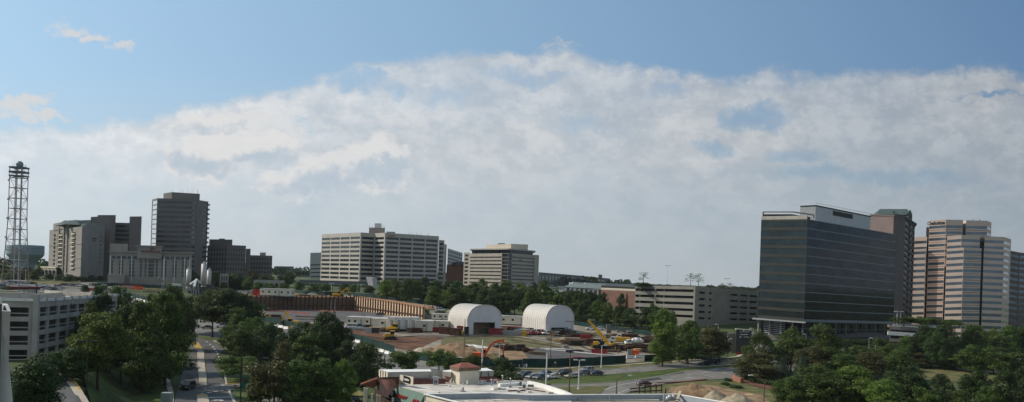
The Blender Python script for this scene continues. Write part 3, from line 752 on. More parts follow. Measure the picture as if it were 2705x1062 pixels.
# ================================================================ LEFT SKYLINE
def hotel():
    Y = 590
    a = P(131,608,640); b = P(217,598,585); c = P(238,589,596); e = P(277,592,632)
    B = Bld('hotel', 'limestone hotel with stacked balcony bays and a green mansard roof at the left', 'hotel', V((b.x,b.y,gz(b))))
    D = b.z-gz(b)+2
    L1 = LL(a,b); u = L1/86
    r9 = rows(9, 3.5, 3.08, 2.0)
    # left face: bays between pixel columns
    def bx(x): return (x-131)*u
    cols = [(bx(144),bx(149)),(bx(154.5),bx(157.5)),(bx(161),bx(171.5)),(bx(174),bx(177)),(bx(193),bx(202))]
    B.facade(a,b,D,cols,r9,.9,M['g_dark'])
    B.facade(b,c,D); 
    B.facade(c,e,D,[(LL(c,e)*.72,LL(c,e)*.79)],rows(8,5.6,3.2,1.6),.4)
    f = e+bk(e,25,-1); g = a+bk(a,25,1); B.facade(e,f,D); B.facade(f,g,D); B.facade(g,a,D); B.top([a,b,c,e,f,g],.3)
    # projecting bays and balconies
    d = (b-a).normalized(); nn = V((d.y,-d.x,0)).normalized()
    for (x0,x1,top) in ((150,182,590),(186,190,600)):
        p = a+d*bx(x0); q = a+d*bx(x1)
    for x0, x1, h in ((142,153,1.6),(158.8,160.6,4.6),(172,174,4.6),(179,183,2.4),(205,216,1.2)):
        p = a+d*bx(x0); q = a+d*bx(x1); m = MB(); m.slab([p+nn*.8+V((0,0,h*.3)), q+nn*.8+V((0,0,h*.3)), q+nn*.03+V((0,0,h*.3)), p+nn*.03+V((0,0,h*.3))], D*.8) if x1-x0<5 else None
        if x1-x0 < 5: B.part(m,'pilaster',M['hotel'])
    for r0,r1 in r9:
        for x0,x1 in ((161,171.5),(193,202)):
            p = a+d*bx(x0)-V((0,0,r1-.7)); q = a+d*bx(x1)-V((0,0,r1-.7)); m = MB(); m.beam(p+nn*.5,q+nn*.5,1.0,.8); B.part(m,'balcony',M['cream'])
    for z in (D-12, D*.3, D*.55): m = MB(); m.beam(a+nn*.1-V((0,0,z)), b+nn*.1-V((0,0,z)), .3,.5); B.part(m,'string_course',M['hotel'])
    # raised gable over the middle bay, mansard roofs
    p = a+d*bx(143); q = a+d*bx(184); m = MB()
    m.slab([p+nn*.4+V((0,0,4.4)), q+nn*.4+V((0,0,5.4)), q-nn*10+V((0,0,5.4)), p-nn*10+V((0,0,4.4))], 5.2); B.part(m,'gable_bay',M['hotel'])
    def mans(x0,y0,x1,y1,x2,y2,x3,y3,Ya,Yb,nm='mansard_roof'):
        m = MB(); v = [P(x0,y0,Ya),P(x1,y1,Ya),P(x2,y2,Yb),P(x3,y3,Yb)]; m.add(v+[w+V((3,10,0)) for w in v[:2]]+[w+V((3,4,0)) for w in v[2:]], [(0,1,2,3),(1,5,6,2),(3,2,6,7),(4,0,3,7),(5,4,7,6)]); B.part(m,nm,M['copper'])
    mans(145,597,178,592,170,582,153,592,606,612); mans(162,592,208,594,200,581,176,583,600,608)
    mans(206,598,222,598,222,590,209,583,600,606)
    m = MB(); q0=P(209,582,612); q1=P(240,581,612); m.slab([q0,q1,q1+bk(q1,8,-1),q0+bk(q0,8,1)],6); B.part(m,'attic',M['hotel'])
    # text on the side wall
    r = (e-c).normalized(); n3 = V((r.y,-r.x,0)).normalized()
    c0 = c + r*(LL(c,e)*.30) + n3*.15 - V((0,0,11.2))
    dk = mat('sign_dark', (.03,.028,.026), .6, 0, .05)
    text('THE RITZ-CARLTON', 1.25, dk, B.root, c0, r, V((0,0,1)), 'lettering', .05, bold=.05)
    text('TYSONS CORNER', .9, dk, B.root, c0-V((0,0,1.7)), r, V((0,0,1)), 'lettering', .05, bold=.03)
    # arcaded base
    p = a+d*bx(127)+nn*4; q = a+d*bx(170)+nn*4; zt = P(127,706,620).z
    p.z = zt; q.z = zt; LA = LL(p,q)
    B.facade(p,q,13,grid(LA,4,1.6,1.2),[(2.2,6.6),(7.6,12)],1.0,M['g_dark']); B.top([p,q,q-nn*6,p-nn*6],0)
    m = MB(); m.beam(p+nn*.2, q+nn*.2, .6, .8); B.part(m,'cornice',M['cream'])
    # arches (light rings)
    for s0,s1 in grid(LA,4,1.6,1.2):
        m = MB(); cc = p+(q-p).normalized()*((s0+s1)/2)+nn*.1-V((0,0,4.2)); R_ = (s1-s0)/2+.25; dd=(q-p).normalized()
        pts = [cc+dd*(R_*cos(t))+V((0,0,R_*sin(t))) for t in [pi*k/8 for k in range(9)]]
        for u_,w_ in zip(pts,pts[1:]): m.beam(u_,w_,.3,.5)
        B.part(m,'arch',M['cream'])
    B.done([M['hotel']], M['roofg'], M['g_dark'])
    # low arched wing
    q0 = P(93,716,640); q1 = P(118,716,640); m = Bld('arched_pavilion','low pale stone pavilion with one large arch left of the hotel','pavilion',V((q0.x,q0.y,gz(q0))))
    L_ = LL(q0,q1); m.facade(q0,q1,9,[(L_*.25,L_*.75)],[(2.6,8)],1,M['g_dark']); m.facade(q1,q1+V((0,10,0)),9); m.facade(q0+V((0,10,0)),q0,9); m.top([q0,q1,q1+bk(q1,10,-1),q0+bk(q0,10,1)],0)
    mm = MB(); mm.beam(q0,q1,.8,.8); m.part(mm,'cornice',M['cream']); m.done([M['hotel']],M['roofg'],M['g_dark'])
hotel()
def towers():
    a = P(258,568,664); b = P(306,568,668)
    B = Bld('residential_tower','pair of dark windowless towers joined by a recessed block behind the hotel','tower',V((b.x,b.y,gz(b))))
    D=60
    mid = P(292,568,664); B.facade(a,mid,D); B.facade(mid,b,D); B.facade(b,b+bk(b,14,-1),D); B.facade(a+bk(a,14,1),a,D,mi=1); B.top([a,b,b+bk(b,14,-1),a+bk(a,14,1)],.3)
    c = P(304,588,676); d = P(344,589,676); B.facade(c,d,D,[(.5,LL(c,d)-.5)],rows(12,2,3.6,1.7),.5); B.top([c,d,d+bk(d,14,-1),c+bk(c,14,1)],.3)
    e = P(342.5,572,656); f = P(374.5,571.5,659); B.facade(e,f,D); B.facade(f,f+bk(f,14,-1),D); B.facade(e+bk(e,14,1),e,D); B.top([e,f,f+bk(f,14,-1),e+bk(e,14,1)],.3)
    m = MB(); q0=P(240,573,690); q1=P(258,572,690); m.slab([q0,q1,q1+bk(q1,6,-1),q0+bk(q0,6,1)],10); B.part(m,'penthouse',M['dkstone'])
    B.done([M['dkstone'],M['dkstone']],M['roofg'],M['g_ink'])
    # tall dark tower
    a = P(402,527,700); b = P(415.5,523.5,672); c = P(509,526,672); d = P(550.5,532.5,700)
    B = Bld('dark_tower','tallest dark grey office tower on the left skyline with a set-back crown and thin aerials','office tower',V((b.x,b.y,gz(b))))
    D = b.z-gz(b)+3
    B.facade(a,b,D,[(.3,LL(a,b)-.5)],rows(17,1.5,3.95,3.1),.3,M['g_bright'])
    L2=LL(b,c); B.facade(b,c,D,[(.4,L2*.27),(L2*.28,L2*.36),(L2*.37,L2*.7),(L2*.71,L2-.3)],rows(17,2.1,3.95,1.9),.15)
    B.facade(c,d,D,[(.3,LL(c,d)*.25),(LL(c,d)*.7,LL(c,d)-.8)],rows(17,2.1,3.95,1.9),.3)
    e=d+bk(d,30,-1); f=a+bk(a,30,1); B.facade(d,e,D); B.facade(e,f,D); B.facade(f,a,D); B.top([a,b,c,d,e,f],.3)
    for k in range(16): m = MB(); q=d-V((0,0,2+k*3.95)); m.box(q.x-.2,q.y-.4,q.z-1.4,q.x+.7,q.y+2,q.z); B.part(m,'corner_balcony',M['dkstone'])
    m = MB(); p=[P(432,511,690),P(454,507.5,682),P(528,512,690)]; m.slab([p[0],p[1],p[2],p[2]+bk(p[2],16,-1),p[0]+bk(p[0],18,1)],6); B.part(m,'crown',M['dkstone'])
    for i,(x,h) in enumerate(((455,3),(476,4),(483,4),(496,5),(504,4),(510,4.5),(521,4),(523,3))):
        m = MB(); q=P(x,511,688); m.tube(q,q+V((0,0,h)),.12,.06,5); B.part(m,'antenna',M['steel'])
    B.done([M['dkstone']],M['roofg'],M['g_ink'])
    # stepped dark offices
    B,pp = plain('office_building','stepped dark office block at the right foot of the tall dark tower',[(548,648,720),(600,647,712),(650,649,712)],30,45,0,0,rows(9,3,4.1,2.0),[7,7],gap=1.1)
    m = MB(); q0=P(553,632,724); q1=P(614,633,722); m.slab([q0,q1,q1+bk(q1,16,-1),q0+bk(q0,16,1)],6); B.part(m,'penthouse',M['dkstone'])
    m = MB(); q0=P(650,657,716); q1=P(662,657,716); m.slab([q0,q1,q1+bk(q1,16,-1),q0+bk(q0,16,1)],30); B.part(m,'side_wing',M['dkstone'])
    m = MB(); q0=P(579,630,724); q1=P(594,630.5,722); m.slab([q0,q1,q1+bk(q1,6,-1),q0+bk(q0,6,1)],1.5); B.part(m,'rooftop_unit',M['dkstone'])
    B.done([M['dkstone']],M['roofg'],M['g_ink'])
    B,pp = plain('office_building','smaller dark gridded office block ending the left skyline group with a pale rooftop box',[(661,674,745),(719.5,675.5,745)],30,30,0,0,rows(6,2.4,3.9,1.9),[8],gap=1.1)
    m = MB(); q0=P(687,667,750); q1=P(702.5,667,750); m.slab([q0,q1,q1+bk(q1,6,-1),q0+bk(q0,6,1)],3.5); B.part(m,'penthouse',M['conc'])
    B.done([M['dkstone']],M['roofg'],M['g_ink'])
towers()
def crowne():
    a = P(290,664.5,560); b = P(508,667.5,560)
    B = Bld('hotel','wide five-storey hotel with tall paired window strips and a raised name board','hotel',V((lerp(a,b,.5).x,560,gz(lerp(a,b,.5)))))
    L_=LL(a,b); u=L_/218; X=lambda x:(x-290)*u
    g = 0
    top = [(295,306),(309,320),(323,334),(337.5,349),(352,363),(366,377)]; tr=[(424,434),(438,448),(451,461),(465,475),(478,488),(491,501)]
    cols=[(X(p),X(q)) for p,q in top+[(384,388),(394,408),(413,418)]+tr]
    # top row
    B.facade(a,b,2.7); 
    a2=a-V((0,0,2.7)); b2=b-V((0,0,2.7)); B.facade(a2,b2,2.3,cols,[(.15,2.2)],.3)
    a3=a2-V((0,0,2.3)); b3=b2-V((0,0,2.3))
    lows=[(295,300),(315.5,320.5),(323,327.5),(343,348),(351,356),(371,376),(384,388),(394,408),(413,418),(428.5,433.5),(437,441),(457,461),(464,468),(482,487),(490.5,494)]
    B.facade(a3,b3,20,[(X(p),X(q)) for p,q in lows],[(.6+i*2.3,2.5+i*2.3) for i in range(5)],.3)
    c=b+bk(b,25,-1); d=a+bk(a,25,1); B.facade(b,c,25); B.facade(d,a,25); B.top([a,b,c,d],.3)
    m = MB(); q=a+V((-.3,-.5,0)); w=b+V((1.4,-.5,0)); m.beam(q,w,1.2,1.0); B.part(m,'cornice',M['hotel'])
    for x in (321.5,349.5,433.8,435.5,462.5,489.2,502.5,293):
        s=a2+V((X(x),-.2,0)); m = MB(); m.box(s.x-.22,s.y-.15,s.z-18,s.x+.22,s.y+.15,s.z); B.part(m,'white_mullion',M['whitemetal'])
    s0=P(363,650,558); s1=P(428,651.5,558); m = MB(); m.slab([s0,s1,s1+bk(s1,5,-1),s0+bk(s0,5,1)],8.2); B.part(m,'name_board',M['hotel'])
    m = MB(); m.beam(s0+V((-1,-.4,.2)),s1+V((1,-.4,.2)),.8,.7); B.part(m,'cornice',M['hotel'])
    sr = mat('sign_brick_red', (.16,.04,.03), .6, 0, .05)
    cc=P(398,664.5,557.3); text('CROWNE PLAZA',1.7,sr,B.root,cc,V((1,0,-.01)),V((0,0,1)),'lettering',.05,bold=.06)
    m = MB(); q=P(402,657,557.2)
    for i in range(8):
        t=2*pi*i/8; p_=q+V((1.3*cos(t),0,.75*sin(t))); n_=q+V((1.3*cos(t+pi/4),0,.75*sin(t+pi/4))); m.beam(p_,n_,.1,.25); 
    m.beam(q-V((.9,0,0)),q+V((.9,0,0)),.1,.5); B.part(m,'emblem',sr)
    m = MB(); q0=P(291,643,580); q1=P(338,644,580); m.slab([q0,q1,q1+bk(q1,10,-1),q0+bk(q0,10,1)],8); B.part(m,'rear_wing',M['hotel'])
    m = MB(); q0=P(285,724,552); q1=P(330,726,552); m.slab([q0,q1,q1+bk(q1,8,-1),q0+bk(q0,8,1)],8); B.part(m,'entrance_block',M['hotel'])
    B.done([M['hotel']],M['roofg'],M['g_ink'])
crowne()
B,pp = plain('store','pale two-storey store front with tall white window grid among trees left of the pit',[(581,723,520),(604,723,520)],15,12,0,0,[(1.6,4.6),(5.2,8)],[3],gap=.6,depth=.3,cat='store')
B.done([M['hotel']],M['roofg'],M['g_dark'])
B,pp = plain('low_building','long low tan building half hidden by trees above the white site trailer',[(670,739,560),(752,742,560)],15,8,0,0,[(2,4)],[6],gap=1.2,cat='building')
B.done([M['conc']],M['roofg'],M['g_dark'])
def lattice():
    Y=520; foot=[P(8,700,Y),P(57,700,Y)]; top=[P(24,440,Y),P(59,440,Y)]
    base=V((P(32,700,Y).x,Y+4,T(P(32,700,Y).x,Y+4))); root=empty('lattice_tower',base,0,'tall red and white lattice radio tower topped by a round radome','radio tower')
    zt=top[0].z; z0=base.z; w0=(foot[1].x-foot[0].x)*1.06; w1=(top[1].x-top[0].x)*1.0; cx0=base.x; cx1=P(41.5,440,Y).x
    rw=mat('tower_faded_red',(.30,.20,.185),.6,0,.15,.5); ww=M['steel']
    def corner(t,i):
        # the flare is in the lower half
        tt=max(0,(.62-t)/.62); w=w1*.98+(w0-w1)*tt**1.3; cx=cx0+(cx1-cx0)*0; sx,sy=((-1,-1),(1,-1),(1,1),(-1,1))[i]
        return V((base.x+sx*w/2*.97,base.y+sy*w/2*.8,lerp(z0,zt,t)))
    N=12; ts=[0.0]+[ .045+.955*k/(N-1) for k in range(N)]
    for i in range(4):
        m=MB()
        for t0,t1 in zip(ts,ts[1:]): m.tube(corner(t0,i),corner(t1,i),.28,.28,6)
        m.build('leg',rw,root,world=True)
    for k,(t0,t1) in enumerate(zip(ts,ts[1:])):
        m=MB()
        for i in range(4):
            j=(i+1)%4; m.tube(corner(t1,i),corner(t1,j),.22,.22,5)
            if (k+i)%2: m.tube(corner(t0,i),corner(t1,j),.13,.13,5)
            else: m.tube(corner(t0,j),corner(t1,i),.13,.13,5)
        m.build('bracing',rw if k%2 else ww,root,world=True)
    c=V((base.x,base.y,0))
    for dx in (-1.2,1.6): m=MB(); m.tube(V((c.x+dx,c.y,z0)),V((c.x+dx,c.y,zt)),.4,.4,6); m.build('cable_riser',ww,root,world=True)
    for y,h in ((441,1.0),(453,1.1),(463,.6),(488,.5),(512,.4),(536,.6)):
        q=P(41.5,y,Y); w=w1/2+ (.35 if y<465 else .2); m=MB(); m.box(c.x-w,c.y-w*.8,q.z-h/2,c.x+w,c.y+w*.8,q.z+h/2) if y<465 else None
        if y<465: m.build('platform',M['dkpanel'],root,world=True)
    m=MB(); q=P(43,432,Y); m.ball(V((c.x+.2,c.y,q.z)),2.15,2.15,2.15,14,9,z0=-.9); m.tube(V((c.x+.2,c.y,zt)),V((c.x+.2,c.y,q.z)),1.2,1.2,8); m.build('radome',mat('radome_grey_blue',(.20,.25,.28),.5,0,.1,.3),root,True,world=True)
    for dx in (-4.2,-3.2,3.4,4.3,3.9): m=MB(); m.tube(V((c.x+dx,c.y,zt)),V((c.x+dx,c.y,zt+random.uniform(1.5,3.6))),.09,.05,5); m.build('antenna',M['steel'],root,world=True)
    for k in range(7): t=.4+.08*k; p=corner(t,k%2+0) ; m=MB(); m.cbox(p+V(((-.5 if k%2==0 else .5),0,0)),.7,.7,1.2); m.build('antenna_panel',M['whitemetal'],root,world=True)
lattice()
def watertower():
    Y=700; c=P(66,692,Y); g=V((c.x,c.y,T(c.x,c.y))); root=empty('water_tower',g,0,'wide blue-green water tower tank on a thick stem behind the lattice tower','water tower')
    R_=(P(110.5,660,Y).x-P(21.5,660,Y).x)/2; zt=P(66,648,Y).z; prof=[(0,zt+.5),(R_*.96,zt+.2),(R_,zt-.4),(R_,P(66,672,Y).z),(R_*.93,P(66,677,Y).z),(R_*.62,P(66,692,Y).z),(R_*.53,P(66,700,Y).z),(R_*.52,g.z-1)]
    def lathe(pr,n=40):
        m=MB()
        for r,z in pr:
            for i in range(n): a=2*pi*i/n; m.v.append((g.x+r*cos(a),g.y+r*sin(a),z))
        for j in range(len(pr)-1):
            for i in range(n): m.f.append((j*n+(i+1)%n,j*n+i,(j+1)*n+i,(j+1)*n+(i+1)%n)); m.mi.append(0)
        return m
    lathe(prof[:4]).build('tank',M['watertank'],root,False,world=True); lathe(prof[3:6]).build('bowl',M['watertank'],root,True,world=True); lathe(prof[5:]).build('stem',M['watertank'],root,True,world=True)
    m=MB()
    for z in (zt-2.6,zt-5.2):
        for i in range(40):
            a=2*pi*i/40;b=2*pi*(i+1)/40; m.beam(V((g.x+R_*cos(a)*1.003,g.y+R_*sin(a)*1.003,z)),V((g.x+R_*cos(b)*1.003,g.y+R_*sin(b)*1.003,z)),.12,.12)
    m.build('weld_ring',M['dkpanel'],root,world=True)
    m=MB(); m.tube(V((g.x,g.y,zt)),V((g.x,g.y,zt+1.6)),.4,.4,6); m.tube(V((g.x-.5,g.y,zt+1.6)),V((g.x+2.5,g.y,zt+1.7)),.2,.1,5); m.build('vent',M['steel'],root,world=True)
watertower()
# ================================================================ GROUND SHEETS
terrain()
def sheets():
    S = strip
    # highway, upper carriageway
    farU = [(250,752),(331,772),(420,797),(501,838),(600,856),(700,860),(763,872),(850,893),(932,909),(1037,939),(1100,953),(1200,969),(1300,977),(1400,982),(1480,981),(1620,976),(1700,968),(1812,957),(1880,953),(1963,951),(2060,946),(2200,942)]
    nearU= [(225,765),(300,788),(390,815),(505,877),(600,902),(700,915),(800,940),(900,962),(1000,985),(1100,1003),(1200,1008),(1300,1012),(1416,1010),(1443,1003),(1472,998),(1530,994),(1620,989),(1700,983),(1812,972),(1964,964),(2060,958),(2200,953)]
    S('highway', farU, nearU, M['asphalt2'], .10, 120, 6)
    farL = [(1380,1024),(1457,1017),(1530,1016),(1620,1012),(1700,1002),(1820,980),(1963,969),(2100,961),(2250,955)]
    nearL= [(1350,1070),(1450,1070),(1520,1068),(1610,1052),(1719,1019),(1812,1007),(1865,1004),(1932,1001),(2000,994),(2100,985),(2250,975)]
    S('highway_lower_lanes', farL, nearL, M['asphalt2'], .10, 60, 8)
    S('median_grass', [(1380,1008),(1443,1004),(1472,999),(1530,995),(1620,990),(1700,984),(1812,973),(1964,965),(2200,954)], [(1380,1022),(1457,1016),(1500,1016),(1530,1015),(1620,1011),(1700,1001),(1820,979),(1963,968),(2200,956)], M['lawn'], .16, 60, 5)
    S('verge_grass', [(1380,1027),(1457,1024),(1556,1021),(1608,1021)], [(1380,1060),(1470,1056),(1540,1052),(1585,1040)], M['drygrass'], .18, 24, 7)
    S('verge_far_grass', [(1130,955),(1250,966),(1360,979),(1470,976),(1543,970),(1700,962),(1812,953)], [(1130,960),(1250,973),(1360,983),(1470,981),(1620,975),(1700,968),(1812,957)], M['drygrass'], .17, 40, 3)
    line('sidewalk', [(1130,953),(1200,960),(1300,969),(1400,976),(1480,975),(1543,969),(1620,967),(1700,961),(1812,953),(1900,948),(1950,943),(1968,930),(1950,918),(1915,909)], 1.6, M['walk'], .22)
    line('sidewalk', [(1950,935),(1975,931),(2010,930)], 4, M['walk'], .24)
    # side street by the monument sign
    S('side_street', [(1880,895),(1912,900),(1950,905),(1980,908),(2040,912)], [(1880,906),(1912,912),(1940,918),(1975,925),(2040,930)], M['asphalt2'], .12, 20, 4)
    S('corner_lawn', [(1850,912),(1905,915),(1935,922),(1948,932)], [(1830,945),(1880,948),(1920,946),(1945,941)], M['lawn'], .2, 16, 6)
    line('kerb', [(1915,893),(1950,897),(2000,902)], .5, M['kerb'], .1, h=.14)
    # markings
    for f_, n_ in (([(1640,985),(1690,981)],[(1645,988),(1696,984)]),([(1760,985),(1800,980)],[(1768,991),(1808,986)]),([(1690,1004),(1740,998)],[(1700,1009),(1750,1003)]),([(1300,985),(1350,990)],[(1302,990),(1350,995)]),([(540,915),(556,915)],[(541,935),(560,935)]),([(545,1034),(590,1030)],[(546,1040),(596,1037)]),([(490,990),(512,990)],[(489,1008),(512,1008)])):
        S('road_patch', f_, n_, mat('fresh_asphalt_patch', (.055,.053,.05), .85, 0, .2, .4), .155, 10, 3)
    for a in ([(1585,1038),(1600,1029),(1625,1021),(1667,1012),(1720,1008),(1778,1004)], [(1632,1040),(1655,1031),(1700,1022),(1719,1018),(1812,1006)]): line('lane_line', a, .18, M['white'], .13)
    line('lane_line', [(1860,982),(1950,975)], .18, M['white'], .13); line('lane_line', [(1700,1009),(1715,1005)], .15, M['white'], .13)
    for a in ([(1720,1003),(1780,997),(1860,985),(1955,975)], [(1760,1004),(1840,996),(1940,984)], [(1815,1001),(1880,996),(1960,988)]): dashes('lane_dash', a, .16, 3, 6, M['white'], .13)
    for a in ([(1600,983),(1640,980),(1720,975)], [(1600,987),(1640,985),(1690,981)], [(1900,960),(1960,957)], [(1350,992),(1420,988)]): dashes('lane_dash', a, .3, 4, 5, M['white'], .14)
    dashes('lane_dash', [(1878,978),(1890,977),(1906,976)], .7, 3, 1, M['white'], .14)
    for a in ([(1010,945),(1060,962),(1100,972)], [(505,856),(600,880)], [(620,868),(760,900)]): dashes('lane_dash', a, .25, 3, 6, M['white'], .14)
    for a in (nearU[11:], farU[9:], farL[1:]): line('kerb', a, .35, M['kerb'], .1, h=.13)
    # ---- construction site
    S('site_gravel', [(640,771),(800,778),(900,779),(960,784),(1180,818),(1400,846),(1516,858),(1700,884),(1790,892)], [(640,850),(701,838),(799,872),(932,905),(1039,938),(1180,952),(1380,965),(1640,960),(1790,945)], M['gravel'], .06, 110, 40)
    S('site_earth_slope', [(938,785),(966,784),(1080,800),(1157,820)], [(938,788),(1000,800),(1080,815),(1122,829)], M['sand'], .3, 40, 6)
    S('bright_earth_strip', [(700,770),(800,776),(905,778)], [(700,782),(800,784),(890,785)], M['dirt'], .25, 40, 4)
    S('red_clay_field', [(924,872),(980,878),(1060,889),(1130,890),(1180,892)], [(924,882),(990,905),(1060,925),(1100,926),(1150,900)], M['clay'], .14, 40, 14, jitter=2)
    S('paved_yard', [(700,818),(800,819),(932,822),(1010,828)], [(700,846),(800,850),(920,853),(1010,850)], M['asphalt'], .18, 50, 24)
    S('scrub_bank', [(1165,893),(1240,884),(1340,888),(1400,893),(1440,903),(1480,908)], [(1165,925),(1240,950),(1300,925),(1360,910),(1420,920),(1490,915)], M['scrub'], .14, 44, 16, jitter=2)
    S('dirt_patch', [(1290,915),(1340,922),(1390,925)], [(1270,945),(1340,950),(1410,950)], M['dirt'], .2, 24, 9, jitter=1.5)
    S('paved_pad', [(1375,922),(1440,921),(1560,929),(1640,940)], [(1400,952),(1480,953),(1560,948),(1640,944)], M['asphalt'], .24, 40, 12)
    line('white_pipe_line', [(1440,926),(1500,931),(1580,939),(1640,943)], .9, M['white'], .3, h=.3)
    line('gravel_edge', [(1380,892),(1440,903),(1484,911)], .7, M['conc'], .2, h=.2)
    line('wood_beam_row', [(1040,893),(1090,889),(1160,889),(1200,890)], .6, M['conc'], .2, h=.3)
    R = random.Random(8)
    for a in ([(1190,888),(1280,889),(1380,892),(1440,898),(1500,912)],[(930,868),(1000,872),(1080,882),(1150,886)],[(1440,896),(1500,902),(1560,925),(1620,936)],[(1500,878),(1560,893),(1640,930)],[(960,864),(1050,868),(1140,880)],[(1380,886),(1460,890),(1540,910)],[(1350,898),(1420,908),(1480,918)],[(940,884),(1000,894),(1080,905)],[(960,895),(1040,906),(1110,902)]):
        for dy in (0, 1.7): line('tyre_track', [(x, y+dy) for x, y in a], .55, mat('rut_dark', (.075,.06,.048), .95, 0, .25, .4), .26)
    for f_, n_ in (([(1190,884),(1260,885),(1300,886)],[(1200,890),(1260,891),(1290,890)]),([(1440,893),(1500,898)],[(1450,900),(1510,906)]),([(1560,925),(1600,930)],[(1570,931),(1610,936)]),([(1000,860),(1060,865)],[(1010,864),(1060,869)])): S('damp_patch', f_, n_, mat('damp_gravel', (.06,.052,.045), .8, 0, .25, .3), .22, 14, 4, jitter=1.5)
    # ---- left boulevard
    S('boulevard', [(470,872),(492,893),(500,905),(508,930),(488,960),(478,1000),(466,1040),(455,1085)], [(600,893),(566,902),(592,925),(560,955),(577,985),(600,1018),(615,1040),(645,1085)], M['asphalt'], .13, 60, 10)
    S('median_grass', [(500,881),(535,888),(560,892),(600,902),(640,912)], [(510,890),(540,897),(575,903),(600,915),(625,932)], M['lawn'], .17, 24, 5)
    S('side_drive', [(560,1018),(606,1014),(680,1013),(740,1012)], [(560,1036),(606,1027),(640,1022),(740,1022)], M['asphalt2'], .15, 16, 4)
    S('front_drive', [(640,1068),(690,1057),(760,1050),(860,1052),(950,1056)], [(640,1085),(690,1085),(760,1085),(860,1085),(950,1085)], M['asphalt2'], .14, 16, 4)
    line('centre_island', [(516,908),(530,930),(532,960),(535,990),(537,1021)], 1.9, M['conc'], .14, h=.18)
    line('island_kerb', [(516,907),(521,915),(527,925)], 2.2, M['yellow'], .15, h=.22)
    for dx in (-8,8): line('island_kerb', [(530+dx,932),(531+dx,960),(534+dx,990),(537+dx*1.05,1020)], .28, mat('faded_yellow', (.42,.33,.14), .8, 0, .15, .5), .15, h=.22)
    line('centre_island', [(534,1049),(537,1062),(540,1085)], 2.4, M['walk'], .14, h=.2)
    line('island_kerb', [(533.5,1046),(534.5,1051)], 2.2, M['yellow'], .16, h=.24)
    line('kerb', [(584,965),(590,981),(596,1003),(598,1017)], .45, M['kerb'], .13, h=.16); line('island_kerb', [(598,1017),(612,1016),(640,1012)], .7, M['yellow'], .15, h=.16)
    line('kerb', [(620,1029),(606,1031),(606,1038),(611,1052),(620,1064),(626,1085)], .45, M['kerb'], .13, h=.16)
    line('kerb', [(566,901),(590,912),(603,925),(612,935)], 1.0, M['walk'], .13, h=.15)
    line('stop_line', [(545,1052),(610,1050)], .55, M['white'], .16); line('stop_line', [(505,1021),(524,1020)], .5, M['white'], .16)
    dashes('lane_dash', [(538,1028),(600,1017),(630,1013)], .4, 1.3, .9, M['white'], .17); dashes('lane_dash', [(530,1042),(580,1034),(612,1028)], .4, 1.3, .9, M['white'], .17)
    dashes('lane_dash', [(545,903),(563,917),(574,934),(580,950)], .3, 2.2, 4, M['white'], .17)
    m = MB(); q = G(578,1059)  # turn arrow
    for pts in ([(-1.4,-.4),(-.3,-.9),(-.3,-.2),(.3,-.2),(.3,-.9),(1.4,-.4),(.3,.9),(-.3,.9)],):
        m.add([(q.x+a,q.y+b,T(q.x+a,q.y+b)+.19) for a,b in pts],[tuple(range(len(pts)))])
    struct(m.build('lane_arrow', M['white']))
    S('verge_lawn', [(612,1032),(660,1020),(720,1020)], [(628,1064),(670,1056),(740,1048)], M['lawn'], .2, 14, 6)
    S('verge_lawn', [(594,984),(620,985),(660,1000)], [(601,1015),(640,1010),(690,1010)], M['lawn'], .2, 12, 5)
    S('lawn', [(215,985),(300,985),(390,1000),(455,1010)], [(245,1085),(320,1085),(400,1085),(440,1085)], M['lawn'], .12, 40, 20)
    line('mowing_edge', [(440,1000),(452,1040),(450,1085)], 1.2, M['walk'], .16, h=.12)
    # access road lower left with yellow kerb
    S('access_road', [(28,978),(80,985),(130,990),(170,990)], [(28,1100),(100,1090),(180,1095),(226,1090)], M['asphalt'], .14, 24, 8)
    line('footpath', [(152,990),(178,1000),(196,1022),(212,1050),(232,1085)], 1.4, M['walk'], .17, h=.1)
    line('yellow_kerb', [(152,987),(182,995),(200,1018),(216,1046),(236,1080)], .45, M['yellow'], .2, h=.2)
    # parking areas beyond
    S('far_car_park', [(0,736),(100,742),(215,745),(330,752)], [(0,768),(100,773),(225,776),(300,772)], M['asphalt2'], .2, 40, 16)
    S('far_grass', [(60,742),(120,742),(215,748)], [(60,750),(120,752),(215,756)], M['drygrass'], .3, 20, 4)
    S('mall_car_park', [(1350,756),(1450,765),(1560,775),(1600,782)], [(1350,792),(1450,800),(1560,812),(1640,825)], M['asphalt2'], .2, 30, 16)
    S('meadow', [(2420,972),(2520,975),(2640,984)], [(2440,1005),(2520,1008),(2640,1010)], M['drygrass'], .1, 20, 8)
    # right front earthworks
    S('verge_lawn', [(1719,1022),(1812,1010),(1865,1007),(1940,1006),(1990,1015),(2060,1040)], [(1700,1085),(1790,1085),(1865,1085),(1960,1085),(2060,1085),(2130,1085)], M['drygrass'], .12, 40, 16)
    S('brown_earth', [(1770,1025),(1830,1018),(1880,1020),(1920,1030),(2010,1045)], [(1740,1085),(1800,1085),(1860,1085),(1940,1085),(2060,1085)], M['dirt'], .3, 30, 14, jitter=2)
    S('mulch_bed', [(1958,1003),(1990,1012),(2040,1022),(2090,1040)], [(1955,1009),(1985,1020),(2030,1031),(2070,1048)], mat('red_mulch', (.12,.05,.035), .95, 0, .25, .5), .3, 20, 4)
    S('dark_ground_band', [(1850,874),(1950,880),(2110,888),(2400,900)], [(1850,888),(1940,893),(2110,905),(2400,915)], M['asphalt'], .3, 40, 6)  # dark sheet added over the bright lawn to paint the dark under the garage
    line('orange_net_strip', [(1735,1013),(1800,1010),(1865,1003)], 1.6, mat('net_dull_red', (.15,.065,.05), .9, 0, .25, .4), .3)
sheets()
